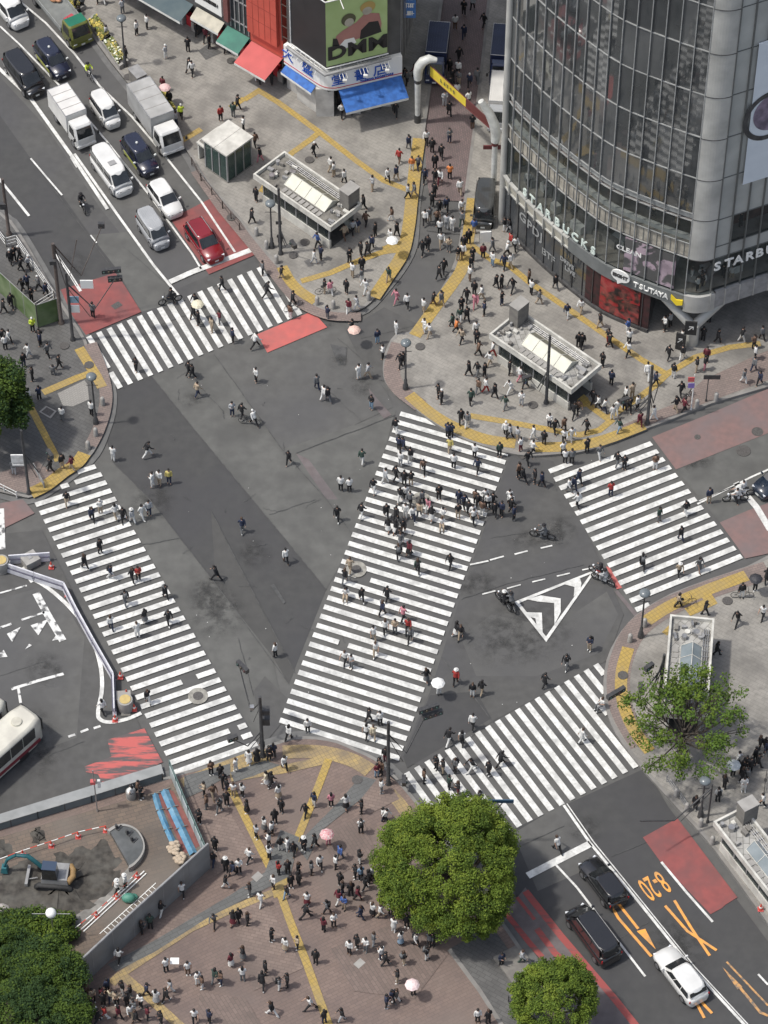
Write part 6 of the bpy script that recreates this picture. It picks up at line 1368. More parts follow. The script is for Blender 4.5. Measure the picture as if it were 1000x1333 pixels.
# walls and fences of the site
M['hoard'] = mat('grey_steel_hoarding', (.25, .26, .26), .5, (.2, .205, .205), .5, col3=(.15, .15, .15), scale3=.5, f3=.35)
def wall(label, px, h, m, name='site_wall', cat='wall', th=.08, cap=None, joints=2.0):
    pts = [P(*q, .22) for q in px]; o = pts[0]; T = thing(name, label, cat, tuple(o)); pts = [p-o for p in pts]; k = MB(); j = MB(); cp = MB()
    for i in range(len(pts)-1):
        a, b2 = pts[i], pts[i+1]; d = (b2-a).normalized(); n = Vector((-d.y, d.x, 0))*th/2; k.prism([((a-n).x, (a-n).y), ((b2-n).x, (b2-n).y), ((b2+n).x, (b2+n).y), ((a+n).x, (a+n).y)], 0, h)
        L_ = (b2-a).length; m_n = int(L_/joints)
        for q in range(m_n+1): p = a+d*min(L_, q*joints); j.box((p.x, p.y, h/2), (.05, th+.03, h+.02), math.atan2(d.y, d.x))
        cp.tube([a+Vector((0, 0, h)), b2+Vector((0, 0, h))], th*.7, 6)
    k.build('panel', M[m], T); j.build('panel_joint', M[cap or 'grey_metal'], T); cp.build('capping', M[cap or 'grey_metal'], T); return T
wall('long grey steel wall closing the building site off from the brick plaza', [(273, 1130), (240, 1160), (175, 1219), (107, 1283), (88, 1296)], 3.1, 'hoard', th=.12)
T = rail('see-through green mesh fence between site and plaza at the crossing end', [(222, 1010), (246, 1068), (272, 1128)], 2.0, 1.5, 'green_rail', 'fence_sheet', 'fence', 'mesh_fence', bars=4, ph=1.4) if 'green_rail' in M else None
M['green_rail'] = mat('green_mesh_frame', (.1, .17, .16), .5, (.14, .2, .19), 2); M['fence_sheet'] = mat('pale_fence_sheet', (.42, .46, .46), .6, (.3, .34, .34), 1)
rail('green mesh fence between site and plaza at the crossing end', [(222, 1010), (246, 1068), (272, 1128)], 2.0, 1.5, 'green_rail', 'fence_sheet', 'fence', 'mesh_fence', bars=4, ph=1.3)
k = MB(); k.prism([P2(*q) for q in [(-60, 1080), (0, 1064), (100, 1033), (210, 999), (214, 1012), (100, 1047), (0, 1078), (-60, 1094)]], .05, .42); structure(k.build('kerb', mat('pale_barrier_base', (.3, .31, .31), .7, (.23, .24, .24), 1)))
rail('low blue-grey fence with posts along the bus road beside the site', [(-20, 1087), (50, 1066), (120, 1045), (212, 1016)], .85, 2.0, 'blue_grey', 'blue_grey', 'fence', 'low_fence', bars=2) if 'blue_grey' in M else None
M['blue_grey'] = mat('blue_grey_panel', (.09, .12, .13), .6, (.13, .16, .17), 1)
rail('low blue-grey fence with posts along the bus road beside the site', [(-20, 1087), (50, 1066), (120, 1045), (212, 1016)], .85, 2.0, 'dark_metal', 'blue_grey', 'fence', 'low_fence', bars=2)
# white and violet water barriers by the left crossing
M['bar_white'] = mat('barrier_white', (.66, .66, .68), .5, (.5, .5, .55), 2); M['bar_violet'] = mat('barrier_violet', (.09, .085, .13), .5, (.06, .06, .08), 2)
def barrier(label, px):
    pts = [P(*q, .1) for q in px]; o = pts[0]; T = thing('barrier', label, 'barrier', tuple(o), 0, 'white barriers beside the left crossing'); 
    for i in range(len(pts)-1):
        a, b2 = pts[i]-o, pts[i+1]-o; d = (b2-a).normalized(); az = math.atan2(d.y, d.x); L_ = (b2-a).length; n = max(1, round(L_/2.4))
        for j in range(n):
            c = a+d*(L_*(j+.5)/n); k = MB(); k.box((c.x, c.y, .25), (L_/n-.04, .3, .45), az, taper=.9); k.build('block', M['bar_white'], T)
            k = MB(); k.box((c.x, c.y, .72), (L_/n-.04, .1, .42), az); k.build('upper_board', M['bar_white'], T)
            for y in (-.1, .1): k = MB(); k.box((c.x-math.sin(az)*y, c.y+math.cos(az)*y, .52), (L_/n-.1, .1, .05), az); k.build('stripe', M['bar_violet'], T)
barrier('white barrier running left to right above the bus road, short upper one', [(12, 733), (66, 729)])
barrier('white barrier slanting down from the barrel to the red lamp', [(6, 742), (84, 768)])
barrier('long white barrier curving down along the left crossing', [(84, 768), (100, 800), (122, 840), (148, 885)])
barrier('last white barrier standing upright beside the yellow drum', [(148, 885), (149.5, 932)])
def cone(label, px, h=.7, pav=False):
    T = thing('traffic_cone', label, 'traffic cone', tuple(P(*px, .28 if pav else .1)), 0, 'red cones'); k = MB(); k.box((0, 0, .03), (.4, .4, .06)); k.build('base', M['sign_redp'], T); k = MB(); k.tube([(0, 0, .06), (0, 0, h*.5), (0, 0, h)], [.17, .11, .03], 12); k.build('cone', M['cone_red'], T); k = MB(); k.tube([(0, 0, h*.42), (0, 0, h*.6)], [.127, .1], 12); k.build('reflective_band', M['sign_white'], T)
M['cone_red'] = mat('cone_red', (.6, .08, .05), .5)
for px, lab, pv in (((67, 739), 'red cone at the right end of the short upper barrier', 0), ((88, 775), 'red cone where the slanting barrier meets the long one', 0), ((150, 938), 'red cone at the foot of the last white barrier', 0), ((175, 924), 'red and white cone right of the yellow drum', 0), ((157, 882), 'red cone behind the top of the last white barrier', 0), ((165, 905), 'red cone above the yellow drum', 0),
    ((30, 1114), 'red cone on the site rope, left end', 1), ((67, 1102), 'red cone on the site rope, second from left', 1), ((102, 1090), 'red cone on the site rope, third from left', 1), ((138, 1082), 'red cone on the site rope next to the half-moon planter', 1), ((98, 1215), 'red cone at the lower end of the white poles', 1), ((126, 1193), 'red cone halfway along the white poles', 1), ((153, 1169), 'red cone beside the two helmeted workers', 1), ((179, 1142), 'red cone at the upper end of the white poles', 1), ((990, 1184), 'red cone by the lower right kerb beside the subway entrance', 1)): cone(lab, px, pav=pv)
def rope(label, px, z=.6, name='rope', m='sign_white'):
    pts = [P(*q, .28+z) for q in px]; o = pts[0]; k = MB()
    for i in range(len(pts)-1):
        n = max(1, int((pts[i+1]-pts[i]).length/.45))
        for j in range(n): a, b2 = pts[i].lerp(pts[i+1], j/n)-o, pts[i].lerp(pts[i+1], (j+1)/n)-o; k.tube([a, b2], .035, 5, j % 2)
    T = k.build(name, [M['sign_white'], M['cone_red']], None, tuple(o)); tag(T, label, name)
rope('red and white rope along the top of the dug-up soil', [(0, 1118), (30, 1107), (67, 1095), (102, 1083), (138, 1075)]); rope('red and white rope above the white poles near the workers', [(98, 1208), (126, 1186), (153, 1162), (179, 1135)])
for i, (off, lab) in enumerate(((0, 'white pole on the ground, upper of the pair by the workers'), (5, 'white pole on the ground, lower of the pair by the workers'))):
    a, b2 = P(106+off*.5, 1210+off*.6, .36), P(188+off*.5, 1134+off*.6, .36); k = MB(); k.tube([(0, 0, 0), b2-a], .05, 6); o = k.build('pole', M['sign_white'], None, tuple(a)); tag(o, lab, 'pole', 'white poles on the site')
# drum, barrel, blocks by the crossing
def drum(label, px, r, h, m1, m2, z=.1, nm='drum'):
    T = thing(nm, label, nm, tuple(P(*px, z))); k = MB(); k.tube([(0, 0, 0), (0, 0, h*.3), (0, 0, h*.35), (0, 0, h)], [r, r, r*1.04, r], 18); k.build('shell', M[m1], T); k = MB(); k.cyl((0, 0, h), r*.75, .05, 16); k.build('lid', M[m2], T)
M['dyellow'] = mat('drum_yellow', (.55, .42, .16), .6, (.45, .34, .14), 3)
drum('yellow-topped drum inside the corner of barriers by the left crossing', (164, 922), .55, 1.1, 'conc', 'dyellow'); drum('white drum with yellow top at the far left end of the barriers', (3, 741), .55, 1.1, 'conc', 'dyellow')
drum('grey churn beside the low fence on the site', (171, 1038), .35, .8, 'conc', 'white_metal', .27, 'churn')
simple('concrete_block', 'square concrete block between the two upper white barriers', 'concrete block', (40, 733), (1.2, 1.1, .7), 'conc', .6, .1, parts=[('ring', (0, 0, .72), (.3, .3, .05), 'grey_metal')]); simple('concrete_block', 'small concrete block beside the drum inside the barriers', 'concrete block', (160, 910), (1.2, .8, .5), 'conc', .1, .1, parts=[('ring', (0, 0, .52), (.2, .2, .05), 'grey_metal')])
# blue sheeting on red boards, sandbags
pf('red_boards', [(202, 1034), (218, 1027), (226, 1030), (262, 1100), (240, 1112), (216, 1058)], mat('red_brown_boards', (.2, .07, .06), .7, (.14, .05, .045), 2), 4)
def sheet(label, px, w):
    pts = [P(*q, .36) for q in smooth(px, 3)]; o = pts[0]; rr = random.Random(len(px)); k = MB(); pts = [p-o for p in pts]
    for i in range(len(pts)-1):
        a, b2 = pts[i], pts[i+1]; d = (b2-a).normalized(); n = Vector((-d.y, d.x, 0))*w/2; hmid = Vector((0, 0, .18+rr.random()*.08))
        for (p, q, r_, s) in ((a-n, b2-n, b2+hmid, a+hmid), (a+hmid, b2+hmid, b2+n, a+n)): k.quad(p, q, r_, s)
        if i % 3 == 0: k.box(tuple(a+Vector((0, 0, .1))), (.06, w*1.5, .07), math.atan2(d.y, d.x), 1)
    T = k.build('blue_sheet', [mat('blue_tarp', (.07, .22, .36), .6, (.16, .3, .4), 3, detail=10, col3=(.05, .13, .22), scale3=2), M['tower']], None, tuple(o)); tag(T, label, 'blue sheet', 'blue sheets on the red boards')
sheet('narrow blue plastic sheet on red boards, left of the two', [(202, 1034), (208, 1055), (218, 1080), (228, 1102)], .45); sheet('blue plastic sheet on red boards next to the mesh fence, right of the two', [(214, 1029), (224, 1052), (236, 1078), (252, 1112)], .6)
M['sack'] = mat('pale_sack', (.5, .42, .32), .8, (.38, .3, .22), 3)
for px, lab in (((225, 1106), 'heap of pale sacks by the blue sheets, upper of the two'), ((231, 1121), 'heap of pale sacks against the grey wall, lower of the two')):
    T = thing('sack_heap', lab, 'sacks', tuple(P(*px, .3)), 0, 'heaps of pale sacks'); rr = random.Random(px[0])
    for i in range(16): a = rr.random()*6.28; r_ = rr.random()**.5*.5; k = MB(); k.ball((r_*math.cos(a), r_*math.sin(a), .3+.35*(1-r_)), .24, 7, 5, sc=(1, .7, .5)); k.build('sack', M['sack'], T)
# excavator
k = MB(); k.ball((0, 0, .3), .5, 12, 8, sc=(1, .75, .75)); k.ball((.3, .15, .2), .35, 9, 6, sc=(1, .8, .6)); o = k.build('green_cover', mat('teal_tarp', (.05, .2, .15), .6, (.1, .26, .2), 3), None, tuple(P(168, 1172, .3))); tag(o, 'teal-green covered bundle beside the two helmeted workers', 'covered bundle')
T = thing('excavator', 'small teal excavator parked on the dark soil of the building site', 'excavator', tuple(P(72, 1146, .35)), R(175), None)
M['teal'] = mat('teal_paint', (.02, .12, .14), .55, (.012, .07, .08), 1.5); M['ochre'] = mat('ochre_paint', (.32, .2, .08), .5, (.22, .14, .06), 2)
for s in (-1, 1): k = MB(); k.tube([(-1.2, s*.8, .3), (-1.0, s*.8, .1), (1.0, s*.8, .1), (1.2, s*.8, .3), (1.0, s*.8, .5), (-1.0, s*.8, .5), (-1.2, s*.8, .3)], .18, 8, sq=1.3); k.build('track', M['black'], T)
k = MB(); k.box((-.1, 0, .9), (1.9, 1.5, .6), taper=.95); k.build('body', M['dgrey'] if 'dgrey' in M else M['grey_metal'], T); k = MB(); k.tube([(-1.05, -.7, .95), (-1.3, -.3, 1.0), (-1.35, .2, 1.0), (-1.05, .7, .95)], .22, 8); k.build('counterweight', M['ochre'], T)
k = MB(); k.box((.2, .35, 1.75), (1.1, .8, 1.15), taper=.85); k.build('cab', M['vglass'], T); k = MB(); k.box((.2, .35, 2.36), (1.0, .75, .06)); k.build('cab_roof', mat('navy_roof', (.03, .05, .09), .5), T)
k = MB(); k.tube([(.8, -.3, 1.0), (1.8, -.35, 2.3), (2.7, -.4, 2.2)], [.16, .17, .12], 8); k.build('boom', M['teal'], T); k = MB(); k.tube([(2.6, -.4, 2.3), (3.3, -.4, 1.6), (3.6, -.4, .7)], [.13, .12, .09], 8); k.build('stick', M['teal'], T); k = MB(); k.box((3.6, -.4, .45), (.5, .6, .5), taper=.7); k.build('bucket', M['teal'], T)
k = MB(); k.tube([(1.2, .1, .35), (1.9, .3, .35)], .05, 6); k.box((1.9, 0, .35), (.2, 1.6, .3)); k.build('dozer_blade', M['grey_metal'], T)
# round white floodlight and long ladder by the wall
T = thing('site_lamp', 'white ball lamp on a thin stand in the building site', 'lamp', tuple(P(71, 1222, .3))); k = MB(); k.tube([(0, 0, 0), (0, 0, 3.2)], .05, 6); k.tube([(-1.3, 0, 3.2), (1.3, 0, 3.2)], .03, 5); k.build('stand', M['steel'], T); k = MB(); k.ball((0, 0, 3.3), .38, 12, 8); k.build('globe', M['sign_white'], T)
def ladder(label, a, b2, w=.45, m='sign_white'):
    p, q = P(*a, .32), P(*b2, .32); T = thing('ladder', label, 'ladder', tuple(p)); d = q-p; n = Vector((-d.y, d.x, 0)).normalized()*w/2; k = MB()
    for s in (-1, 1): k.tube([n*s, d+n*s], .04, 5)
    L_ = int(d.length/.35)
    for i in range(1, L_): k.tube([d*i/L_-n, d*i/L_+n], .025, 4)
    k.build('rails', M[m], T)
ladder('long white ladder lying behind the grey site wall', (133, 1218), (206, 1152)); ladder('dark ladder lying beside the white one behind the wall', (150, 1217), (222, 1148), .5, 'dark_metal')
k = MB(); k.ball((0, 0, .3), .75, 9, 6, sc=(1, .8, .8), smooth=False); o = k.build('rock', mat('pale_rock', (.4, .37, .34), .9, (.25, .23, .21), 2), None, tuple(P(2, 1190, .3))); tag(o, 'pale boulder at the left edge among the shrubs', 'rock')
# ---------------- people ----------------
CL = dict(k=('black', (.016, .016, .018)), n=('navy', (.022, .03, .06)), w=('white', (.62, .62, .6)), g=('grey', (.13, .135, .14)), l=('light grey', (.36, .37, .38)), b=('beige', (.36, .29, .21)), c=('cream', (.55, .49, .36)), r=('red', (.32, .035, .03)), o=('orange', (.6, .2, .06)), y=('yellow', (.5, .42, .14)), p=('pink', (.5, .2, .24)), u=('blue', (.05, .1, .27)), j=('pale blue', (.2, .29, .38)), t=('brown', (.13, .08, .055)), v=('dark green', (.035, .062, .05)), m=('maroon', (.12, .02, .03)))
CM = {k_: mat('cloth_'+v_[0].replace(' ', '_'), v_[1], .85) for k_, v_ in CL.items()}
SKIN = mat('skin', (.42, .27, .2), .6, (.36, .22, .16), 8); HAIR = mat('dark_hair', (.012, .01, .01), .6); HAIRB = mat('brown_hair', (.06, .035, .022), .6); CM['e'] = mat('hi_vis_vest', (.5, .62, .05), .6); CL['e'] = ('hi-vis yellow', None)
def remesh(me, vox, ratio):
    o = bpy.data.objects.new('tmp', me); COL.objects.link(o); m = o.modifiers.new('r', 'REMESH'); m.mode = 'VOXEL'; m.voxel_size = vox; m.use_smooth_shade = True
    if ratio < 1: d = o.modifiers.new('d', 'DECIMATE'); d.ratio = ratio
    dg = bpy.context.evaluated_depsgraph_get(); dg.update(); out = bpy.data.meshes.new_from_object(o.evaluated_get(dg)); bpy.data.objects.remove(o); return out
def tomesh(k, vox=None, ratio=1):
    me = bpy.data.meshes.new('figure'); me.from_pydata([tuple(v) for v in k.v], [], k.f); me.update()
    me.polygons.foreach_set('use_smooth', [True]*len(me.polygons)); return remesh(me, vox, ratio) if vox else me
Ve = Vector
def pose_mesh(kind, lo=False):
    # x forward, y left, z up; heights in metres
    J = {}
    lean = {'stride': .10, 'walkA': .03, 'walkB': .03}.get(kind, 0.0); sit = kind in ('sit', 'ride'); pz = .92 if not sit else (.52 if kind == 'sit' else .85)
    pel = Ve((0, 0, pz)); ch = pel+Ve((lean+.01 if kind != 'ride' else .12, 0, .40)); nk = ch+Ve((lean*.4, 0, .11)); hd_ = nk+Ve((.02+lean*.4, 0, .145))
    hips = {s: pel+Ve((0, s*.09, -.03)) for s in (1, -1)}; sh = {s: ch+Ve((0, s*.185, .07)) for s in (1, -1)}
    if kind in ('stand', 'phone', 'hold'): foot = {1: Ve((.03, .11, .08)), -1: Ve((-.04, -.11, .08))}; kn = {s: (hips[s]+foot[s])/2+Ve((.03, 0, 0)) for s in (1, -1)}
    elif kind in ('walkA', 'walkB', 'stride'):
        f = {'walkA': .26, 'walkB': -.26, 'stride': .42}[kind]; foot = {1: Ve((f, .08, .08 if f > 0 else .14)), -1: Ve((-f, -.08, .08 if f < 0 else .14))}
        kn = {s: (hips[s]+foot[s])/2+Ve((.07 if foot[s].x < 0 else .03, 0, 0)) for s in (1, -1)}
    elif kind == 'sit': kn = {s: Ve((.42, s*.12, .52)) for s in (1, -1)}; foot = {s: Ve((.44, s*.13, .08)) for s in (1, -1)}
    else: kn = {s: Ve((.36, s*.14, .72)) for s in (1, -1)}; foot = {s: Ve((.22, s*.15, .34)) for s in (1, -1)}
    arms = {}
    for s in (1, -1):
        sw = {'walkA': -.2*s, 'walkB': .2*s, 'stride': -.3*s}.get(kind, .02)
        el = sh[s]+Ve((sw*.5, s*.06, -.27)); wr = el+Ve((sw*.7+.06, -s*.01, -.24))
        if kind == 'phone' or (kind == 'hold' and s == -1) or (kind in ('sit',)): wr = el+Ve((.2, -s*.1, .06))
        if kind == 'hold' and s == -1: wr = el+Ve((.2, .03, .16))
        if kind == 'ride': el = sh[s]+Ve((.2, s*.1, -.17)); wr = el+Ve((.2, -s*.04, -.06))
        arms[s] = (el, wr)
    k = MB()
    k.ball(hd_, .1, 14, 10, sc=(1.0, .8, 1.2)); k.ball(hd_+Ve((.02, 0, -.06)), .07, 10, 8, sc=(1, .85, 1)); k.ball(hd_+Ve((.1, 0, -.02)), .018, 6, 5, sc=(1.2, .8, 1.5)); k.ball(hd_+Ve((.085, 0, -.068)), .02, 6, 5, sc=(.8, 1.4, .5))
    for s in (1, -1): k.ball(hd_+Ve((0, s*.082, -.02)), .022, 6, 5, sc=(1, .5, 1.5)); k.ball(hd_+Ve((.082, s*.032, .012)), .014, 6, 5, sc=(.8, 1.2, .6))
    k.tube([nk-Ve((0, 0, .06)), nk+Ve((0, 0, .02)), hd_-Ve((0, 0, .04))], [.065, .05, .05], 10)
    k.tube([pel-Ve((0, 0, .06)), pel+Ve((0, 0, .08)), pel.lerp(ch, .5), ch, ch+Ve((0, 0, .09))], [.12, .125, .11, .13, .09], 12, sq=1.25)
    for s in (1, -1):
        el, wr = arms[s]; k.tube([ch+Ve((0, s*.08, .06)), sh[s], sh[s].lerp(el, .5), el, el.lerp(wr, .4), wr], [.06, .055, .05, .04, .038, .026], 8)
        d = (wr-el).normalized(); side = Ve((0, -s, 0)); up_ = d.cross(side).normalized(); pm = wr+d*.045
        k.tube([wr, wr+d*.03, wr+d*.085], [.026, .034, .032], 8, sq=.6)
        for i, ln in enumerate((.062, .075, .07, .055)):
            o = wr+d*.08+up_*(.024-.016*i); k.tube([o, o+d*ln*.5, o+d*ln*.85+side*ln*.35], [.0095, .009, .007], 5)
        o = wr+d*.03+up_*.03; k.tube([o, o+up_*.02+d*.025, o+up_*.022+d*.05+side*.012], [.011, .01, .008], 5)
        k.tube([hips[s], hips[s].lerp(kn[s], .5), kn[s], kn[s].lerp(foot[s], .35), foot[s]], [.088, .078, .055, .055, .035], 10)
        k.tube([foot[s]+Ve((-.04, 0, -.035)), foot[s]+Ve((.08, 0, -.045)), foot[s]+Ve((.15, 0, -.055))], [.035, .033, .022], 8)
    out = {'body': tomesh(k, .0085 if not lo else .03, .16 if not lo else .35)}
    def top(long, coat=False):
        k = MB(); k.tube([pel-Ve((0, 0, .04 if not coat else .28)), pel+Ve((0, 0, .06)), pel.lerp(ch, .5), ch, ch+Ve((0, 0, .1)), nk+Ve((0, 0, -.015))], [.145 if not coat else .17, .143, .132, .15, .115, .06], 12, sq=1.28)
        for s in (1, -1):
            el, wr = arms[s]; pts = [ch+Ve((0, s*.08, .06)), sh[s], sh[s].lerp(el, .55)]; rr_ = [.07, .068, .062]
            if long: pts += [el, wr-(wr-el)*.1]; rr_ += [.055, .042]
            k.tube(pts, rr_, 8)
        return tomesh(k, .022, .4 if not lo else .2)
    out['top_long'] = top(True); 
    if not lo: out['top_short'] = top(False); out['coat'] = top(True, True)
    k = MB(); k.tube([pel-Ve((0, 0, .1)), pel+Ve((0, 0, .05)), pel+Ve((0, 0, .1))], [.12, .132, .128], 12, sq=1.2)
    for s in (1, -1): k.tube([hips[s]+Ve((0, 0, .02)), hips[s].lerp(kn[s], .5), kn[s], kn[s].lerp(foot[s], .5), foot[s]+Ve((0, 0, .0))], [.1, .094, .075, .07, .062], 10)
    out['trousers'] = tomesh(k, .022, .4 if not lo else .2)
    if not lo:
        k = MB(); z_ = .42 if not sit else .45; k.tube([pel+Ve((0, 0, .1)), pel+Ve((0, 0, -.05)), Ve((.0, 0, (pel.z+z_)/2)), Ve((0, 0, z_))], [.125, .15, .19, .23], 14, sq=1.1); out['skirt'] = tomesh(k)
        k = MB(); k.ball(hd_+Ve((-.02, 0, .03)), .115, 12, 8, sc=(1, .86, 1.08)); out['hair_short'] = tomesh(k)
        k = MB(); k.ball(hd_+Ve((-.022, 0, .03)), .118, 12, 8, sc=(1, .88, 1.08)); k.tube([hd_+Ve((-.05, 0, .03)), hd_+Ve((-.075, 0, -.12)), hd_+Ve((-.085, 0, -.28))], [.09, .095, .05], 10, sq=1.15); out['hair_long'] = tomesh(k, .02, .5)
        k = MB(); k.ball(hd_+Ve((-.01, 0, .05)), .125, 14, 8, sc=(1, .92, .85)); k.cyl(hd_+Ve((.0, 0, .03)), .17, .015, 16); out['hat'] = tomesh(k)
        k = MB(); k.box(ch+Ve((-.2, 0, -.1)), (.16, .3, .42), taper=.85); k.tube([ch+Ve((-.14, .1, .1)), ch+Ve((.0, .11, .16)), ch+Ve((.13, .1, .0))], .025, 5); k.tube([ch+Ve((-.14, -.1, .1)), ch+Ve((.0, -.11, .16)), ch+Ve((.13, -.1, .0))], .025, 5); out['backpack'] = tomesh(k)
        for s in (1, -1):
            k = MB(); k.tube([foot[s]+Ve((-.07, 0, -.035)), foot[s]+Ve((.06, 0, -.035)), foot[s]+Ve((.16, 0, -.055))], [.05, .05, .035], 8, sq=.9); out['shoe%d' % (s > 0)] = tomesh(k)
    else:
        k = MB(); k.ball(hd_+Ve((-.02, 0, .03)), .115, 8, 6, sc=(1, .86, 1.08)); out['hair_short'] = tomesh(k)
    out['hand'] = arms[-1][1]; return out
POSES = ['stand', 'walkA', 'walkB', 'stride', 'phone', 'hold', 'sit', 'ride']
PM = {p: pose_mesh(p) for p in POSES}
for p in PM.values():
    for m_ in p.values():
        if isinstance(m_, bpy.types.Mesh): m_.materials.clear(); m_.materials.append(None)
def part(nm, me, m, T):
    o = bpy.data.objects.new(nm, me); COL.objects.link(o); o.parent = T; o.material_slots[0].link = 'OBJECT'; o.material_slots[0].material = m; return o
def figure(loc, hd, pose, t, b, fl, rr, label, group, scale=None):
    T = thing('person', label, 'person', loc, hd, group); s = scale or rr.uniform(.97, 1.06); T.scale = (s, s, s); D = PM[pose]
    part('body', D['body'], SKIN, T); fem = 'h' in fl or 'l' in fl or rr.random() < .4
    coat = t == b and rr.random() < .3 and 'l' not in fl
    part('top', D['coat' if coat else ('top_short' if (t in 'wlpo' and rr.random() < .35) else 'top_long')], CM[t], T)
    if 'l' in fl: part('skirt', D['skirt'], CM[b], T)
    else: part('trousers', D['trousers'], CM[b], T)
    part('hair', D['hair_long' if fem else 'hair_short'], HAIR if rr.random() < .75 else HAIRB, T)
    sm = CM[rr.choice('kkwwgt')]; part('shoe', D['shoe1'], sm, T); part('shoe', D['shoe0'], sm, T)
    if 'H' in fl: part('hat', D['hat'], CM['w'], T)
    if 'K' in fl: part('hat', D['hat'], CM['k'], T)
    if 'B' in fl: part('backpack', D['backpack'], CM['k' if t != 'k' else 'g'], T)
    return T
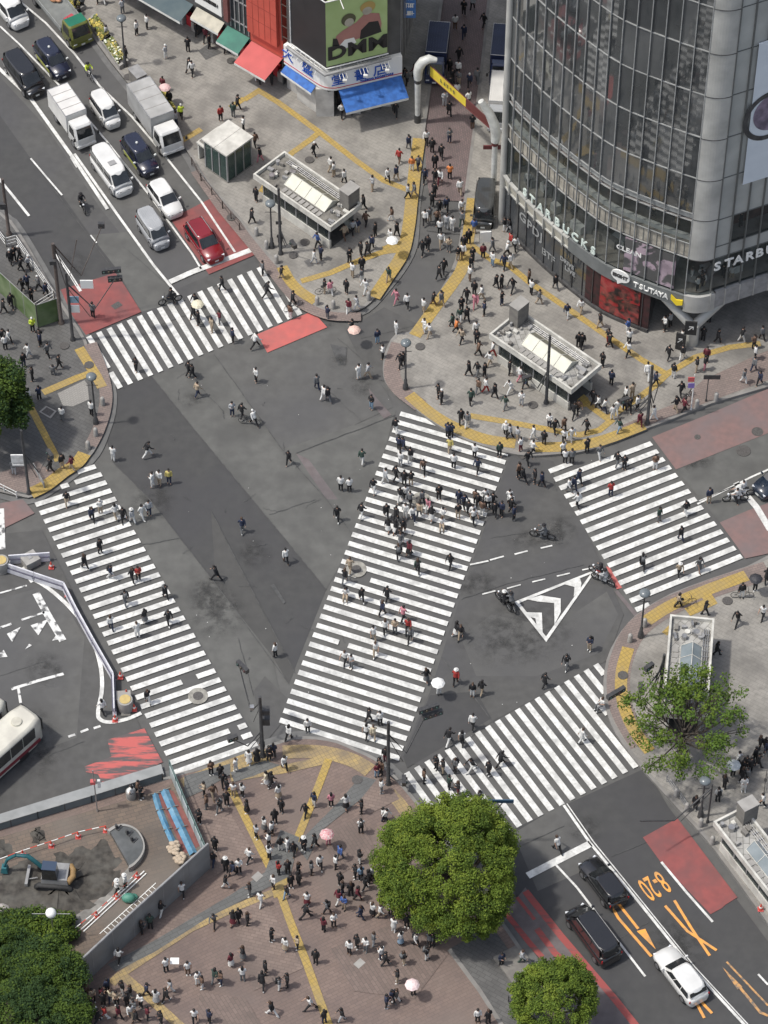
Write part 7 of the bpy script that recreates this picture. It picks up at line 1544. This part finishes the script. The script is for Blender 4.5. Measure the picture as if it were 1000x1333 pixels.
# x y (feet, measured on a 4x enlargement of each patch), top+bottom colour and flags
DATA = {
(0, 0): '415,85,kks 395,60,kk 430,45,gk 555,185,lks 640,70,lg 655,318,kk 712,182,wk 765,150,wkB 865,305,lwH 980,270,kk 985,382,kk 510,18,kk 548,18,ww 850,472,mk+P 885,548,kk 945,618,ekH 920,655,lnB 905,640,kk',
(250, 0): '20,190,kk 35,170,kk 90,252,kk 72,218,mk 170,278,lk 237,572,kkB 150,628,rk 215,610,vg 2,392,wk 345,432,wks 415,442,kk 270,682,wk 330,765,tk 357,842,kp 635,812,kkH 780,612,wk',
(500, 0): '415,78,kk 460,52,lk 370,152,wt 415,204,nn 390,320,kk 520,140,kk 342,378,kk 385,395,wk 445,452,nkH 485,436,gg 345,470,kk 390,440,gb 380,506,wn 440,552,wkB 315,552,ll 340,606,kk 60,606,kk 120,442,gk 105,425,kk 460,672,kt 130,780,ng 340,742,gnB 220,752,wk 250,795,kk 355,430,kk 160,410,mk',
(0, 200): '55,575,kkH 75,560,kk 105,555,kkH 110,612,kk 150,602,lkH 145,702,nk 120,722,kk 165,772,kk 205,712,gkH 240,742,nk 890,776,kk 485,852,gk 20,832,kk 60,802,kk 172,926,ekH 208,985,kk 48,988,wk 15,985,kk',
(250, 200): '335,248,kk 312,364,kk 720,92,wb 740,118,wb 795,156,wk 940,192,lb 895,292,kk 905,378,tk 955,432,kk 838,418,lk 862,412,nb 795,448,bt 460,490,kk 655,485,uk 670,552,nk 635,572,wl 820,568,kk 880,530,kk 915,532,kk 935,500,nk 885,612,kkB 835,642,wb 885,668,gw 905,728,wwl 805,726,kk 690,725,kb 722,735,pw 705,862,ng 815,832,mwl 860,812,lw 835,934,kb+Q 965,986,nj 370,632,gkB 465,656,kb 160,712,kk 390,746,kkT 525,792,kk 510,858,tw 145,888,mg 105,928,bb 212,982,nk 35,892,kk 20,800,kk+C 10,860,kk',
(500, 200): '78,50,rt 65,138,nbl 18,148,wk 145,88,owl 178,82,gn 122,232,lkB 158,225,gb 212,148,nk 265,78,kk 265,152,kk 292,158,wmB 342,132,okB 298,28,kk 395,212,wbK 262,225,kk 250,275,kkB 325,298,nkB 405,312,wb 405,378,gv 212,372,wkB 237,352,gbB 288,312,kk 275,365,tk 290,418,wkB 325,392,ll 355,402,ww 297,484,wb 337,508,bg 42,352,twB 33,468,wk+W 68,432,kk 200,524,kk 228,502,kk 285,655,kk 312,625,kk 25,662,vbl 65,778,pp 120,804,wk 205,828,wb 62,942,wwB 255,794,kt 300,794,gb 210,932,ww 237,955,wbB 385,556,kb 410,544,wt 460,560,kk 515,544,mk 565,584,wj 565,512,gg 625,598,nkl 660,594,wb 640,534,wkH 455,604,kg 445,660,wt 470,735,kk 510,760,wb 582,700,kk 612,702,kk 612,788,kn 670,716,kkT 755,674,tk 765,732,wk 805,782,gb 475,802,ppl 522,842,nk 432,876,kk 402,822,kk 430,772,kk 395,872,vw 357,905,vk 375,935,ok 405,984,bk 480,946,wk 482,992,kk 952,852,nw 893,708,kg 468,415,ub 492,364,rk 628,404,kw 652,408,kw 657,484,rk 682,504,wk 440,470,kk 415,500,kk',
(750, 200): '25,828,wb 125,904,kbl 270,935,uw 275,990,wk 167,990,kr 460,922,wk 490,902,lk 552,988,wl 660,975,kk 735,985,kk 860,980,kw 968,972,gk 690,880,kk 1010,960,kk',
(0, 430): '50,72,wk 15,64,kk 30,100,wk 212,82,nk 152,144,wl 125,188,kn 250,138,gk 307,200,kk 278,232,ggs 172,262,kk 207,362,nk 155,378,wk 325,470,wgB 478,444,wkB 710,214,kk 982,234,kk 590,678,ww 768,658,kwT 797,814,wwl 832,804,wbl 882,796,ynB 267,738,kk 325,718,kb 377,728,mb 350,908,kb 75,750,gl 482,990,nkB 525,952,wbH 603,980,wb 642,994,kk 692,1002,lwH 740,980,ww 777,962,lnB',
(250, 430): '328,92,wkT 335,268,wk 28,344,bn 6,248,kk 210,444,ln 260,458,kk 325,494,wkHT 652,308,gn 685,362,ww 710,374,kg 870,252,wwl 915,246,lb 935,408,kjB 505,696,kkB 885,694,vw 775,834,wkB 820,840,wk 757,988,kk 945,842,kwl 882,976,kw 995,148,wk',
(500, 430): '60,534,kwl 77,624,nkB 100,628,nk 85,704,wll 135,684,kwl 205,738,tkBT 5,796,lw 60,782,kkl 105,806,kk 140,806,kbl 85,892,kwl 112,882,wkB 135,914,gk 285,880,kk 230,944,pw 342,634,ybB 362,718,wkB 470,664,wk 487,738,nk 600,656,vk 330,558,nk 350,556,nk 400,484,kk 432,504,gw 112,976,ww 150,988,wn 182,974,bg 247,990,kwl 305,992,wb 12,976,kk 62,990,kk 385,976,kb 390,904,nn 415,924,nk 475,904,tk 525,894,wkl 565,918,kkl 540,924,wk 510,962,tw 460,982,wb 440,960,kk 490,924,kk 575,968,kk 612,966,nk 652,900,wk 662,942,kk 675,986,nk 702,764,tk 725,792,kkT 785,794,kk 822,814,nk 747,698,kk 712,628,wm 772,644,wk 632,554,wkH 657,562,lk 692,574,lb 780,568,wwl 832,594,kkl 860,504,wn 887,534,kk 937,584,wk 935,524,tk 975,574,ww 932,652,wk 942,692,wk 977,694,gk 962,842,wg 990,834,nn 300,382,kkH 282,352,kk 442,238,kk 487,234,kg 522,240,kk 490,328,tg 527,322,wr 577,354,kk 657,326,wwT 632,408,vg 452,384,vk 715,390,wl 652,232,kk 705,264,wp 737,302,nk 550,184,wbl 565,132,wr 490,134,tk 480,85,kk 405,64,bk 225,34,nk 243,22,wk 85,192,kk 100,186,kk 66,22,wk 370,14,kk 985,454,kkT 465,1000,wk 200,905,gk',
(750, 430): '30,94,kk 12,88,kk 172,90,kk 272,134,wkB 137,188,kk 182,284,nk 370,252,wwT 410,288,nk 480,152,kk 505,246,kwB 550,152,kw 552,95,wk 627,214,kb 677,164,mk 668,206,kp 930,150,wk 925,95,tk 967,62,gk 922,212,gn 870,274,gwl 955,284,nk 545,344,kk 520,422,kb 560,428,mk 405,468,ww 330,496,mml 317,414,wk 292,350,bb 255,364,wk 252,418,nk 275,424,kk 213,434,ww 190,464,ww 85,384,kk 117,410,wk 147,428,wn 225,530,vj 55,534,kkB 57,636,kkB 120,666,gw 212,708,kgl 250,722,kkl 410,722,tw 180,862,rn 570,962,kwB 430,994,vg 690,896,nb 830,894,wk 866,854,wb 10,434,tk 12,796,nk 8,924,wk',
(0, 660): '522,238,kk 445,322,kk 578,372,nwB 690,386,kk 722,382,rk 862,472,kkB 655,508,kgB 757,602,kgl 878,608,kkB 580,638,wn 717,674,ww',
(250, 660): '262,132,ng 490,292,wk 130,382,kkT 435,778,wk 795,396,kg 822,342,bb 883,488,kk 800,474,wbBs 945,696,wb 955,772,wb 797,818,wk 830,838,lg 990,562,nk',
(500, 660): '22,130,kwl 60,140,kwl 100,134,kt 78,184,kk 75,268,kkB 85,205,gl 130,252,mkl 175,346,vkB 345,314,kk 300,106,wbs 245,84,kks 15,488,kk 98,592,pk 125,652,rk 137,700,gk 57,655,bg 6,660,wk 375,670,kwl 400,685,kb 220,912,kgl 285,974,gw+W 372,922,rkH 460,984,kw 507,976,kb 835,936,kk 948,838,kgB 660,5,wk',
(750, 660): '545,174,kn 345,322,kkBT 535,358,bkH 637,332,ggl 70,746,nbB 530,520,bk 670,562,kk 930,434,kk+K 838,608,kkT 970,582,wk 990,394,kk 860,470,kw 730,770,kk',
(0, 890): '537,156,wk 770,98,kw 720,572,tk 735,600,kk 690,600,wk',
(250, 890): '503,292,wk 603,252,wk 920,198,kk 980,214,wk 907,282,wk 945,288,cb 100,472,tk 150,492,kk 165,532,kk 180,560,kn 230,456,ww 297,418,wwl 340,412,kkl 402,398,kk 425,380,nk 370,362,kk 482,446,wk 390,528,cwl 412,534,kk 452,598,wbl 65,584,bk 78,650,tg 110,594,tb 40,724,kk 145,668,kgB 182,634,kk 217,584,wb 262,586,wk 287,672,kkl 467,668,kk 592,690,kk 637,638,nw 725,638,pk 802,652,wkl 883,672,kk 880,778,wkB 432,728,kk 377,764,wgl 415,788,wk 337,804,lk 402,844,wk 402,912,wk 462,868,kw 500,870,ww 530,888,kk 583,868,kkH 642,852,kk 710,838,wp+F 120,868,kk 112,944,kn 177,974,kkH 215,996,nk 245,984,wk 297,928,wk 667,960,wk 770,916,ug 747,962,wk 872,934,kw 622,992,gk 450,992,rk 500,992,kk 962,484,mj 978,452,kk 985,568,wg 995,712,wn 555,998,kk 985,470,tk',
(500, 890): '335,314,kwT 405,318,wkB 460,234,wk 272,444,kk 207,514,tk 307,464,kb 370,458,gkB 462,456,kwT 545,474,kk 605,426,kkT 337,548,vk 385,578,km 497,624,kkB 903,874,wkT 10,722,wk 8,405,km',
(750, 890): '135,128,wgs 28,304,ww 40,292,ww 770,544,kk 737,612,wkB 815,480,gk+G 840,424,wk 862,504,kk 885,445,kk 905,455,kk 945,434,kk 932,404,kk 980,354,kk 955,344,kk 870,560,ww 970,640,wk 620,654,kk 890,510,gk 860,470,kk 995,370,nk',
(0, 1083): '950,334,wk 840,432,kw 740,528,kk 785,502,vk 620,678,wk 867,728,wk+A 980,742,wt 765,854,nk 890,834,lw 865,884,kk 815,892,wll 840,998,kk 735,912,wk 770,975,mk 700,942,gw 682,964,wb 712,992,kk 622,974,mk 550,974,rw 492,968,wn 510,994,kk 640,844,kw 682,864,kg 582,884,cn 562,834,nk 530,874,mk 485,884,bk 430,954,ln 405,940,kb 540,904,kk 460,860,tk 665,905,kk 610,900,bk 470,925,kk 655,290,wvH 610,320,wkH',
(250, 1083): '175,292,kw 302,332,kg 357,384,ww 115,484,gkT 215,484,kml 245,468,kk 290,484,kk 425,294,wk 495,344,kj 515,288,kk 555,274,kk 415,568,kk 487,618,wbl 550,608,bk 645,682,kk 600,382,wml 590,448,kkT 205,698,mwl 267,664,kgl 265,774,wg 382,742,kk 367,808,kkT 455,822,gwB 497,804,kk 420,956,kwT 30,794,ww 55,814,tw 120,784,vg 152,794,tn 90,992,nk 15,990,wk 620,926,wkT 690,994,kn 782,984,kl 685,514,mk 738,492,wk 705,424,gkB 762,374,mw 792,402,ub 772,280,kk 785,324,kn 828,332,kk 862,354,mk 900,300,kk 880,250,jk 920,264,kk 940,250,lk 882,452,nn 940,434,wkl 980,446,wb 820,634,wk 860,604,kk 905,622,wg 945,592,gl 988,664,wn 985,380,kk 850,240,kk',
(500, 1083): '50,518,ww 87,586,wjl 165,592,wkB 118,494,kk 102,688,kbB 70,784,kb 152,846,wk+R 222,664,kwB 250,594,kk 236,596,gk 5,694,kk 35,430,wk 575,480,gn 610,698,nk 715,684,lv 487,988,wk 542,996,kk 38,886,nk 12,914,nk 62,888,kw',
}
LMK = [((85, 470), 'at the left island corner', 2), ((20, 480), 'by the left edge tree', 2), ((60, 380), 'behind the green hoarding', 3), ((30, 340), 'inside the police railing', 3),
 ((130, 30), 'by the flower planters', 2), ((215, 140), 'beside the silver truck', 2), ((265, 60), 'before the shop awnings', 2), ((310, 110), 'near the red awning', 2), ((295, 170), 'by the glass pavilion', 2), ((390, 160), 'left of the bookshop', 2),
 ((400, 250), 'around the north-west subway entrance', 3), ((350, 320), 'by the north-west signal pole', 2), ((440, 360), 'on the north-west pavement tip', 2), ((490, 260), 'by the long yellow strip', 2),
 ((590, 60), 'deep in the side street', 2), ((590, 110), 'beneath the yellow banner', 2), ((585, 190), 'just inside the side street', 2), ((575, 260), 'in the side street mouth', 2), ((570, 310), 'where the side street widens', 2), ((560, 400), 'on the side street corner', 2),
 ((640, 290), 'beside the parked dark van', 2), ((640, 350), 'by the branching yellow paving', 2), ((620, 410), 'left of the pale-roofed entrance', 2), ((720, 380), 'between entrance and glass front', 2), ((790, 420), 'by the red poster window', 2), ((870, 430), 'under the forked pillar', 2), ((960, 440), 'under the overhang, right', 2),
 ((520, 470), 'by the rounded corner lamp', 2), ((620, 500), 'below the pale-roofed entrance', 2), ((690, 480), 'against the pale-roofed entrance', 2), ((660, 570), 'at the diagonal crossing head', 2), ((750, 560), 'on the curved yellow strip', 2), ((830, 500), 'by the north-east signal pole', 2), ((890, 530), 'by the purple signs', 2), ((960, 480), 'on the right pavement edge', 2),
 ((800, 640), 'on the right-hand crossing', 3), ((860, 710), 'on the lower right-hand crossing', 3), ((700, 620), 'between the two right crossings', 2), ((930, 650), 'behind the right stop line', 2), ((780, 750), 'by the small red kerb mark', 2), ((700, 800), 'by the painted triangle', 2),
 ((960, 770), 'above the glass-roofed entrance', 2), ((870, 790), 'on the right corner yellow strip', 2), ((970, 980), 'by the crowd at the right edge', 2), ((920, 1020), 'by the bottom right lamp', 2), ((840, 850), 'on the right kerb', 2),
 ((200, 440), 'on the upper left crossing, left half', 1.5), ((300, 410), 'on the upper left crossing, right half', 1.5), ((450, 420), 'where the side street opens', 2), ((420, 520), 'in the upper open junction', 2), ((260, 510), 'below the upper left crossing', 2), ((350, 590), 'in the middle of the junction', 2), ((190, 600), 'above the left crossing', 2), ((370, 740), 'on the dark central asphalt', 2), ((450, 640), 'left of the diagonal crossing', 2),
 ((520, 580), 'on the diagonal crossing, top left', 2), ((600, 620), 'on the diagonal crossing, top right', 2), ((530, 670), 'beside the upper crossing manhole', 2), ((630, 670), 'at the diagonal crossing right edge', 2), ((530, 720), 'mid diagonal crossing', 2), ((465, 760), 'beside the lower crossing manhole', 2), ((530, 820), 'lower diagonal crossing, right', 2), ((450, 870), 'lower diagonal crossing, left', 2), ((490, 940), 'at the diagonal crossing foot', 2),
 ((110, 670), 'on the left crossing, upper part', 2), ((150, 750), 'on the left crossing, middle', 2), ((190, 830), 'on the left crossing, lower part', 2), ((600, 890), 'between diagonal and lower crossings', 2), ((740, 870), 'above the lower crossing', 2), ((590, 990), 'on the lower crossing, left half', 2), ((760, 960), 'on the lower crossing, right half', 2), ((720, 1100), 'by the lower stop line', 2),
 ((300, 980), 'at the left crossing foot', 2), ((345, 980), 'around the plaza signal pole', 2), ((300, 1040), 'at the plaza top left', 2), ((390, 1030), 'between the yellow plaza lines', 2), ((440, 1060), 'on the upper right plaza', 2), ((490, 1000), 'by the double signal pole', 2), ((280, 1110), 'beside the grey wall corner', 2), ((345, 1090), 'left of the yellow junction', 2), ((390, 1120), 'right of the yellow junction', 2), ((460, 1140), 'left of the big round tree', 2), ((500, 1210), 'under the big round tree', 2), ((300, 1200), 'on the angled yellow line', 2), ((400, 1220), 'by the long yellow line', 2), ((470, 1240), 'on the right plaza bricks', 2), ((340, 1270), 'on the lower plaza bricks', 2), ((270, 1270), 'on the lower left plaza', 2), ((420, 1320), 'at the plaza bottom edge', 2), ((540, 1290), 'on the bottom right plaza', 2), ((640, 1240), 'on the dark paved strip', 2), ((215, 1190), 'along the grey site wall', 2), ((210, 1250), 'by the yellow corner paving', 2), ((160, 1310), 'in the waiting bottom crowd', 3), ((110, 1310), 'beneath the bottom left trees', 2), ((185, 1035), 'inside the site fence', 2), ((150, 1160), 'on the building site', 1.5), ((130, 925), 'by the white kerb line', 2)]
def zone_heading(x, y, rr):
    def pick(a, sp=.35): return a + (math.pi if rr.random() < .5 else 0) + rr.gauss(0, sp)
    if 110 < x < 410 and 340 < y < 505: return pick(ang((130, 450), (370, 370)))
    if x < 340 and 640 < y < 1000: return pick(ang((90, 680), (250, 960)))
    if 360 < x < 660 and 540 < y < 985: return pick(ang((580, 560), (450, 960)))
    if 715 < x < 970 and 570 < y < 780: return pick(ang((790, 600), (880, 750)))
    if 525 < x < 830 and 870 < y < 1070: return pick(ang((550, 1020), (800, 900)))
    if 545 < x < 640 and y < 350: return pick(R(86), .3)
    return rr.random()*6.283
people = []
for (ox, oy), txt in DATA.items():
    for tok in txt.split():
        a, b_, c = tok.split(','); x, y = ox+int(a)/4, oy+int(b_)/4
        if any(abs(x-q[0]) < 3.2 and abs(y-q[1]) < 3.6 for q in people): continue
        um = ''
        if '+' in c: c, um = c.split('+')
        people.append((x, y, c[0], c[1], c[2:], um))
people.sort(key=lambda q: -q[1])
PAVE = [E1, E2+[(1060, 300), (1060, -60)], E3, E4+[(-60, 1430)], E5+[(1060, 1200)]]
def inside(x, y, poly):
    r_ = False; n = len(poly); j = n-1
    for i in range(n):
        xi, yi = poly[i]; xj, yj = poly[j]
        if (yi > y) != (yj > y) and x < (xj-xi)*(y-yi)/(yj-yi)+xi: r_ = not r_
        j = i
    return r_
def groundz(x, y): return (KH+.012) if any(inside(x, y, q) for q in PAVE) and not (inside(x, y, [(577, -60), (644, -60), (610, 240), (606, 262), (556, 235), (552, 175)])) else .1
near, far = people[:296], people[296:]
keyed = {}
for i, q in enumerate(near):
    x, y, t, b_, fl, um = q; lm = min(LMK, key=lambda l: (l[0][0]-x)**2+((l[0][1]-y)*1.25)**2)[1]
    desc = 'person in %s top and %s %s' % (CL[t][0], CL[b_][0], 'skirt' if 'l' in fl else 'trousers')
    if 'H' in fl: desc = 'person in white hat, %s top' % CL[t][0]
    if 'B' in fl: desc = 'person with backpack, %s top' % CL[t][0]
    if um: desc = 'person holding a parasol'
    if 's' in fl: desc = 'crouching person in %s' % CL[t][0]
    keyed.setdefault((desc, lm), []).append((x, i))
LAB = {}
ORD = ['leftmost', 'second from left', 'third from left', 'fourth from left', 'fifth from left', 'sixth from left', 'seventh from left', 'eighth from left', 'ninth from left', 'tenth from left']
for (desc, lm), L_ in keyed.items():
    L_.sort()
    for r_, (x, i) in enumerate(L_):
        s = '%s %s' % (desc, lm)
        if len(L_) > 1:
            n_ = len(L_); tag_ = 'rightmost' if r_ == n_-1 else ORD[r_]
            s = '%s, %s' % (desc.replace('person in ', 'person in '), lm) if False else s
            s = (s+', '+tag_).replace(', ,', ',')
            if len(s.split()) > 16: s = s.replace('person in ', '').replace(' top and', ' and')
        LAB[i] = s
UMB = dict(W=('white', (.72, .72, .7)), P=('pale pink', (.65, .45, .44)), Q=('pinkish', (.6, .42, .36)), C=('cream', (.6, .56, .42)), K=('black', (.03, .03, .035)), G=('pale grey', (.42, .45, .46)), F=('white and pink flowered', (.62, .5, .48)), R=('pale pink and white', (.7, .55, .54)), A=('white card', (.5, .55, .6)))
def umbrella(loc, c, label):
    T = thing('parasol', label, 'parasol', loc); k = MB(); n = 8; vs = [(0, 0, .62)]
    for r_, z in ((.2, .585), (.38, .5), (.52, .36)): vs += [(r_*math.cos(2*math.pi*i/n), r_*math.sin(2*math.pi*i/n), z) for i in range(n)]
    fs = [(0, 1+i, 1+(i+1) % n) for i in range(n)]+[(1+j*n+i, 1+(j+1)*n+i, 1+(j+1)*n+(i+1) % n, 1+j*n+(i+1) % n) for j in range(2) for i in range(n)]
    k.add(vs, fs); 
    m = mat('parasol_'+c[0].replace(' ', '_'), c[1], .6, tuple(min(1, q*1.15) for q in c[1]) if 'flower' not in c[0] else (.5, .15, .18), 9); k.build('canopy', m, T)
    k = MB(); k.tube([(0, 0, -.15), (0, 0, .68)], .012, 6); k.build('shaft', M['steel'], T)
    k = MB()
    for i in range(n): a = 2*math.pi*i/n; k.tube([(0, 0, .59), (.5*math.cos(a), .5*math.sin(a), .35)], .006, 4)
    k.build('ribs', M['dark_metal'], T)
for i, (x, y, t, b_, fl, um) in enumerate(near):
    rr = random.Random(i*31+5); z = groundz(x, y); loc = P(x, y, z); hd = zone_heading(x, y, rr)
    pose = 'sit' if 's' in fl else 'stride' if 'T' in fl else 'hold' if um and um != 'A' else rr.choice(['walkA', 'walkB', 'walkA', 'walkB', 'phone', 'stand']) if y < 985 else rr.choice(['stand', 'stand', 'phone', 'walkA', 'walkB', 'phone'])
    if um and um != 'A': hd = R(-60)
    T = figure(tuple(loc), hd, pose, t, b_, fl, rr, LAB[i], 'people crossing and waiting')
    if um and um != 'A':
        hpos = PM['hold']['hand']; w = Matrix.Rotation(hd, 3, 'Z') @ (hpos*T.scale[0]); c = UMB[um]
        umbrella((loc.x+w.x, loc.y+w.y, loc.z+w.z+.12), c, '%s parasol held up %s' % (c[0], min(LMK, key=lambda l: (l[0][0]-x)**2+(l[0][1]-y)**2)[1]))
    if um == 'A':
        k = MB(); k.slab((0, 0, 0), (.6, 0, 0), (.6, .45, .1), (0, .45, .1), .01); T2 = k.build('card', M['sign_white'], None, (loc.x+.3, loc.y, loc.z+1.0)); tag(T2, 'large white card carried by a person near the yellow corner', 'card')
# the more distant walkers: one crowd
LOW = {p: pose_mesh(p, True) for p in ('stand', 'walkA', 'walkB', 'stride', 'phone')}
k = MB(); CK = list(CM.keys()); cmats = [SKIN, HAIR]+[CM[c] for c in CK]
def addpart(me, M4, mi):
    n = len(k.v); k.v += [tuple(M4 @ v.co) for v in me.vertices]
    for p in me.polygons: k.f.append([n+j for j in p.vertices]); k.m.append(mi); k.sm.append(True)
for i, (x, y, t, b_, fl, um) in enumerate(far):
    rr = random.Random(i*17+3); hd = zone_heading(x, y, rr); s = rr.uniform(.97, 1.06); pose = 'stride' if 'T' in fl else rr.choice(['walkA', 'walkB', 'stand', 'phone'])
    M4 = Matrix.Translation(P(x, y, groundz(x, y))) @ Matrix.Rotation(hd, 4, 'Z') @ Matrix.Diagonal((s, s, s, 1)); D = LOW[pose]
    if 's' in fl: M4 = M4 @ Matrix.Diagonal((1.1, 1.1, .7, 1))
    addpart(D['body'], M4, 0); addpart(D['top_long'], M4, 2+CK.index(t)); addpart(D['trousers'], M4, 2+CK.index(b_)); addpart(D['hair_short'], M4, 1 if 'H' not in fl else 2+CK.index('w'))
    if um and um in UMB: 
        loc = P(x, y, groundz(x, y)+1.55); c = UMB[um]; umbrella((loc.x+.15, loc.y, loc.z), c, '%s parasol held up %s' % (c[0], min(LMK, key=lambda l: (l[0][0]-x)**2+(l[0][1]-y)**2)[1]))
o = k.build('crowd', cmats); tag(o, 'dense crowd of small distant walkers around the side street and upper pavements', 'crowd', kind='stuff')
print('PEOPLE', len(people), len(near), near[-1][1])
# people behind the coffee shop windows
k = MB()
for i in range(26):
    rr = random.Random(i+900); s_ = rr.uniform(1, SEND-30) if i < 20 else rr.uniform(SCOR0, SCOR1); zf = 6.06 if rr.random() < .7 or i >= 20 else 11.75; p = fp(s_, zf, -rr.uniform(.5, 1.4))[0]
    M4 = Matrix.Translation(p) @ Matrix.Rotation(rr.random()*6.28, 4, 'Z'); D = LOW[rr.choice(['stand', 'phone'])]
    addpart(D['body'], M4, 0); addpart(D['top_long'], M4, 2+CK.index(rr.choice('wwlkb'))); addpart(D['trousers'], M4, 2+CK.index(rr.choice('kkb'))); addpart(D['hair_short'], M4, 1)
o = k.build('window_guests', cmats); tag(o, 'guests standing behind the windows of the glass building', 'crowd', kind='stuff')
# ---------------- two-wheelers ----------------
def bike(label, px, hd, motor=True, rider=None, col='black', cat=None, group='two-wheelers', z=None):
    z = groundz(*px) if z is None else z; T = thing('motorcycle' if motor else 'bicycle', label, cat or ('motorcycle' if motor else 'bicycle'), tuple(P(*px, z)), hd, group)
    wr, wb = (.3, .68) if motor else (.33, .53)
    for x in (-wb, wb):
        k = MB(); n = 20; k.tube([(x+wr*math.cos(2*math.pi*i/n), 0, wr+wr*math.sin(2*math.pi*i/n)) for i in range(n+1)], .055 if motor else .02, 6, cap=False); w = k.build('wheel', M['tyre'], T)
        k = MB(); k.cyl((x, 0, wr), .03, .01, 8); 
        for i in range(6): a = math.pi*i/6; k.tube([(x-wr*math.cos(a), 0, wr-wr*math.sin(a)), (x+wr*math.cos(a), 0, wr+wr*math.sin(a))], .008, 4)
        k.build('spokes', M['steel'], w)
    k = MB()
    if motor:
        k.tube([(-.55, 0, .75), (-.1, 0, .72), (.15, 0, .82), (.38, 0, .8)], [.1, .14, .17, .09], 10, sq=.9); k.tube([(-.3, 0, .4), (.3, 0, .45)], [.18, .2], 10, sq=.7); k.tube([(.66, 0, .3), (.45, 0, .95)], .04, 6)
    else: k.tube([(-.53, 0, .33), (-.1, 0, .3), (.35, 0, .75), (-.2, 0, .7), (-.53, 0, .33)], .02, 5); k.tube([(.53, 0, .33), (.4, 0, .95)], .02, 5); k.tube([(-.1, 0, .3), (-.22, 0, .85)], .02, 5)
    k.build('frame', V[col], T); k = MB(); k.tube([(.35, .33, 1.0), (.44, 0, 1.0), (.35, -.33, 1.0)], .018, 5); k.build('handlebar', M['dark_metal'], T); k = MB(); k.box((-.28, 0, .86), (.5 if motor else .22, .2, .07)); k.build('saddle', M['black'], T)
    if motor: k = MB(); k.ball((.58, 0, .88), .09, 8, 6); k.build('headlight', M['lamp'], T)
    if rider:
        t, b_, fl, lab = rider; figure((T.location.x-.22*math.cos(hd), T.location.y-.22*math.sin(hd), T.location.z-.0), hd, 'ride', t, b_, fl, random.Random(int(px[0])), lab, None)
bike('black motorcycle with rider crossing toward the right-hand crossing', (706, 700), R(165), True, ('g', 'g', 'K', 'motorcyclist in grey riding toward the painted dashes, alone'))
bike('motorcycle left of the painted triangle, front of the pair', (655, 786), R(125), True, ('k', 'k', 'H', 'motorcyclist in white helmet left of the painted triangle'))
bike('motorcycle left of the painted triangle, nearer the triangle', (664, 788), R(115), True, ('g', 'k', 'K', 'motorcyclist in dark helmet left of the painted triangle'))
bike('scooter halted at the small red kerb mark', (785, 758), R(150), True, ('l', 'g', 'K', 'scooter rider in pale grey beside the small red mark'), 'silver', 'scooter'); bike('scooter with red-trousered rider above the small red mark', (780, 750), R(140), True, ('k', 'r', 'K', 'scooter rider in black and red above the small red mark'), 'black', 'scooter')
bike('motorbike riding alone in the empty left road', (107, 270), R(-70), True, ('k', 'k', 'K', 'rider on the motorbike alone in the empty left road'))
bike('bicycle ridden past the silver box truck', (116, 101), R(-60), False, ('e', 'g', 'K', 'cyclist in hi-vis yellow beside the green-cab truck')); bike('scooter stopped at the left end of the upper left crossing line', (222, 394), R(-160), True, None, 'black', 'scooter')
bike('bicycle wheeled beside people on the north-west tip', (424, 382), R(10), False); bike('bicycle parked by the purple signs', (895, 520), R(60), False); bike('bicycle wheeled among people by the north-east signal pole', (826, 527), R(20), False); bike('bicycle at the corner of the right yellow strip', (892, 788), R(15), False); bike('bicycle ridden at the right end of the right yellow strip', (966, 778), R(0), False)
bike('scooter halfway across the open junction', (325, 552), R(-10), False); bike('white scooter behind the right stop line, left one', (957, 652), R(185), True, ('w', 'k', 'H', 'scooter rider in white behind the right stop line'), 'white', 'scooter'); bike('white delivery scooter on the thick white line at the right', (965, 645), R(185), True, None, 'white', 'scooter')
bike('bicycle leaning at the right edge near the bottom crowd', (996, 1020), R(80), False); bike('bicycle pushed across the upper left crossing', (382, 402), R(30), False)
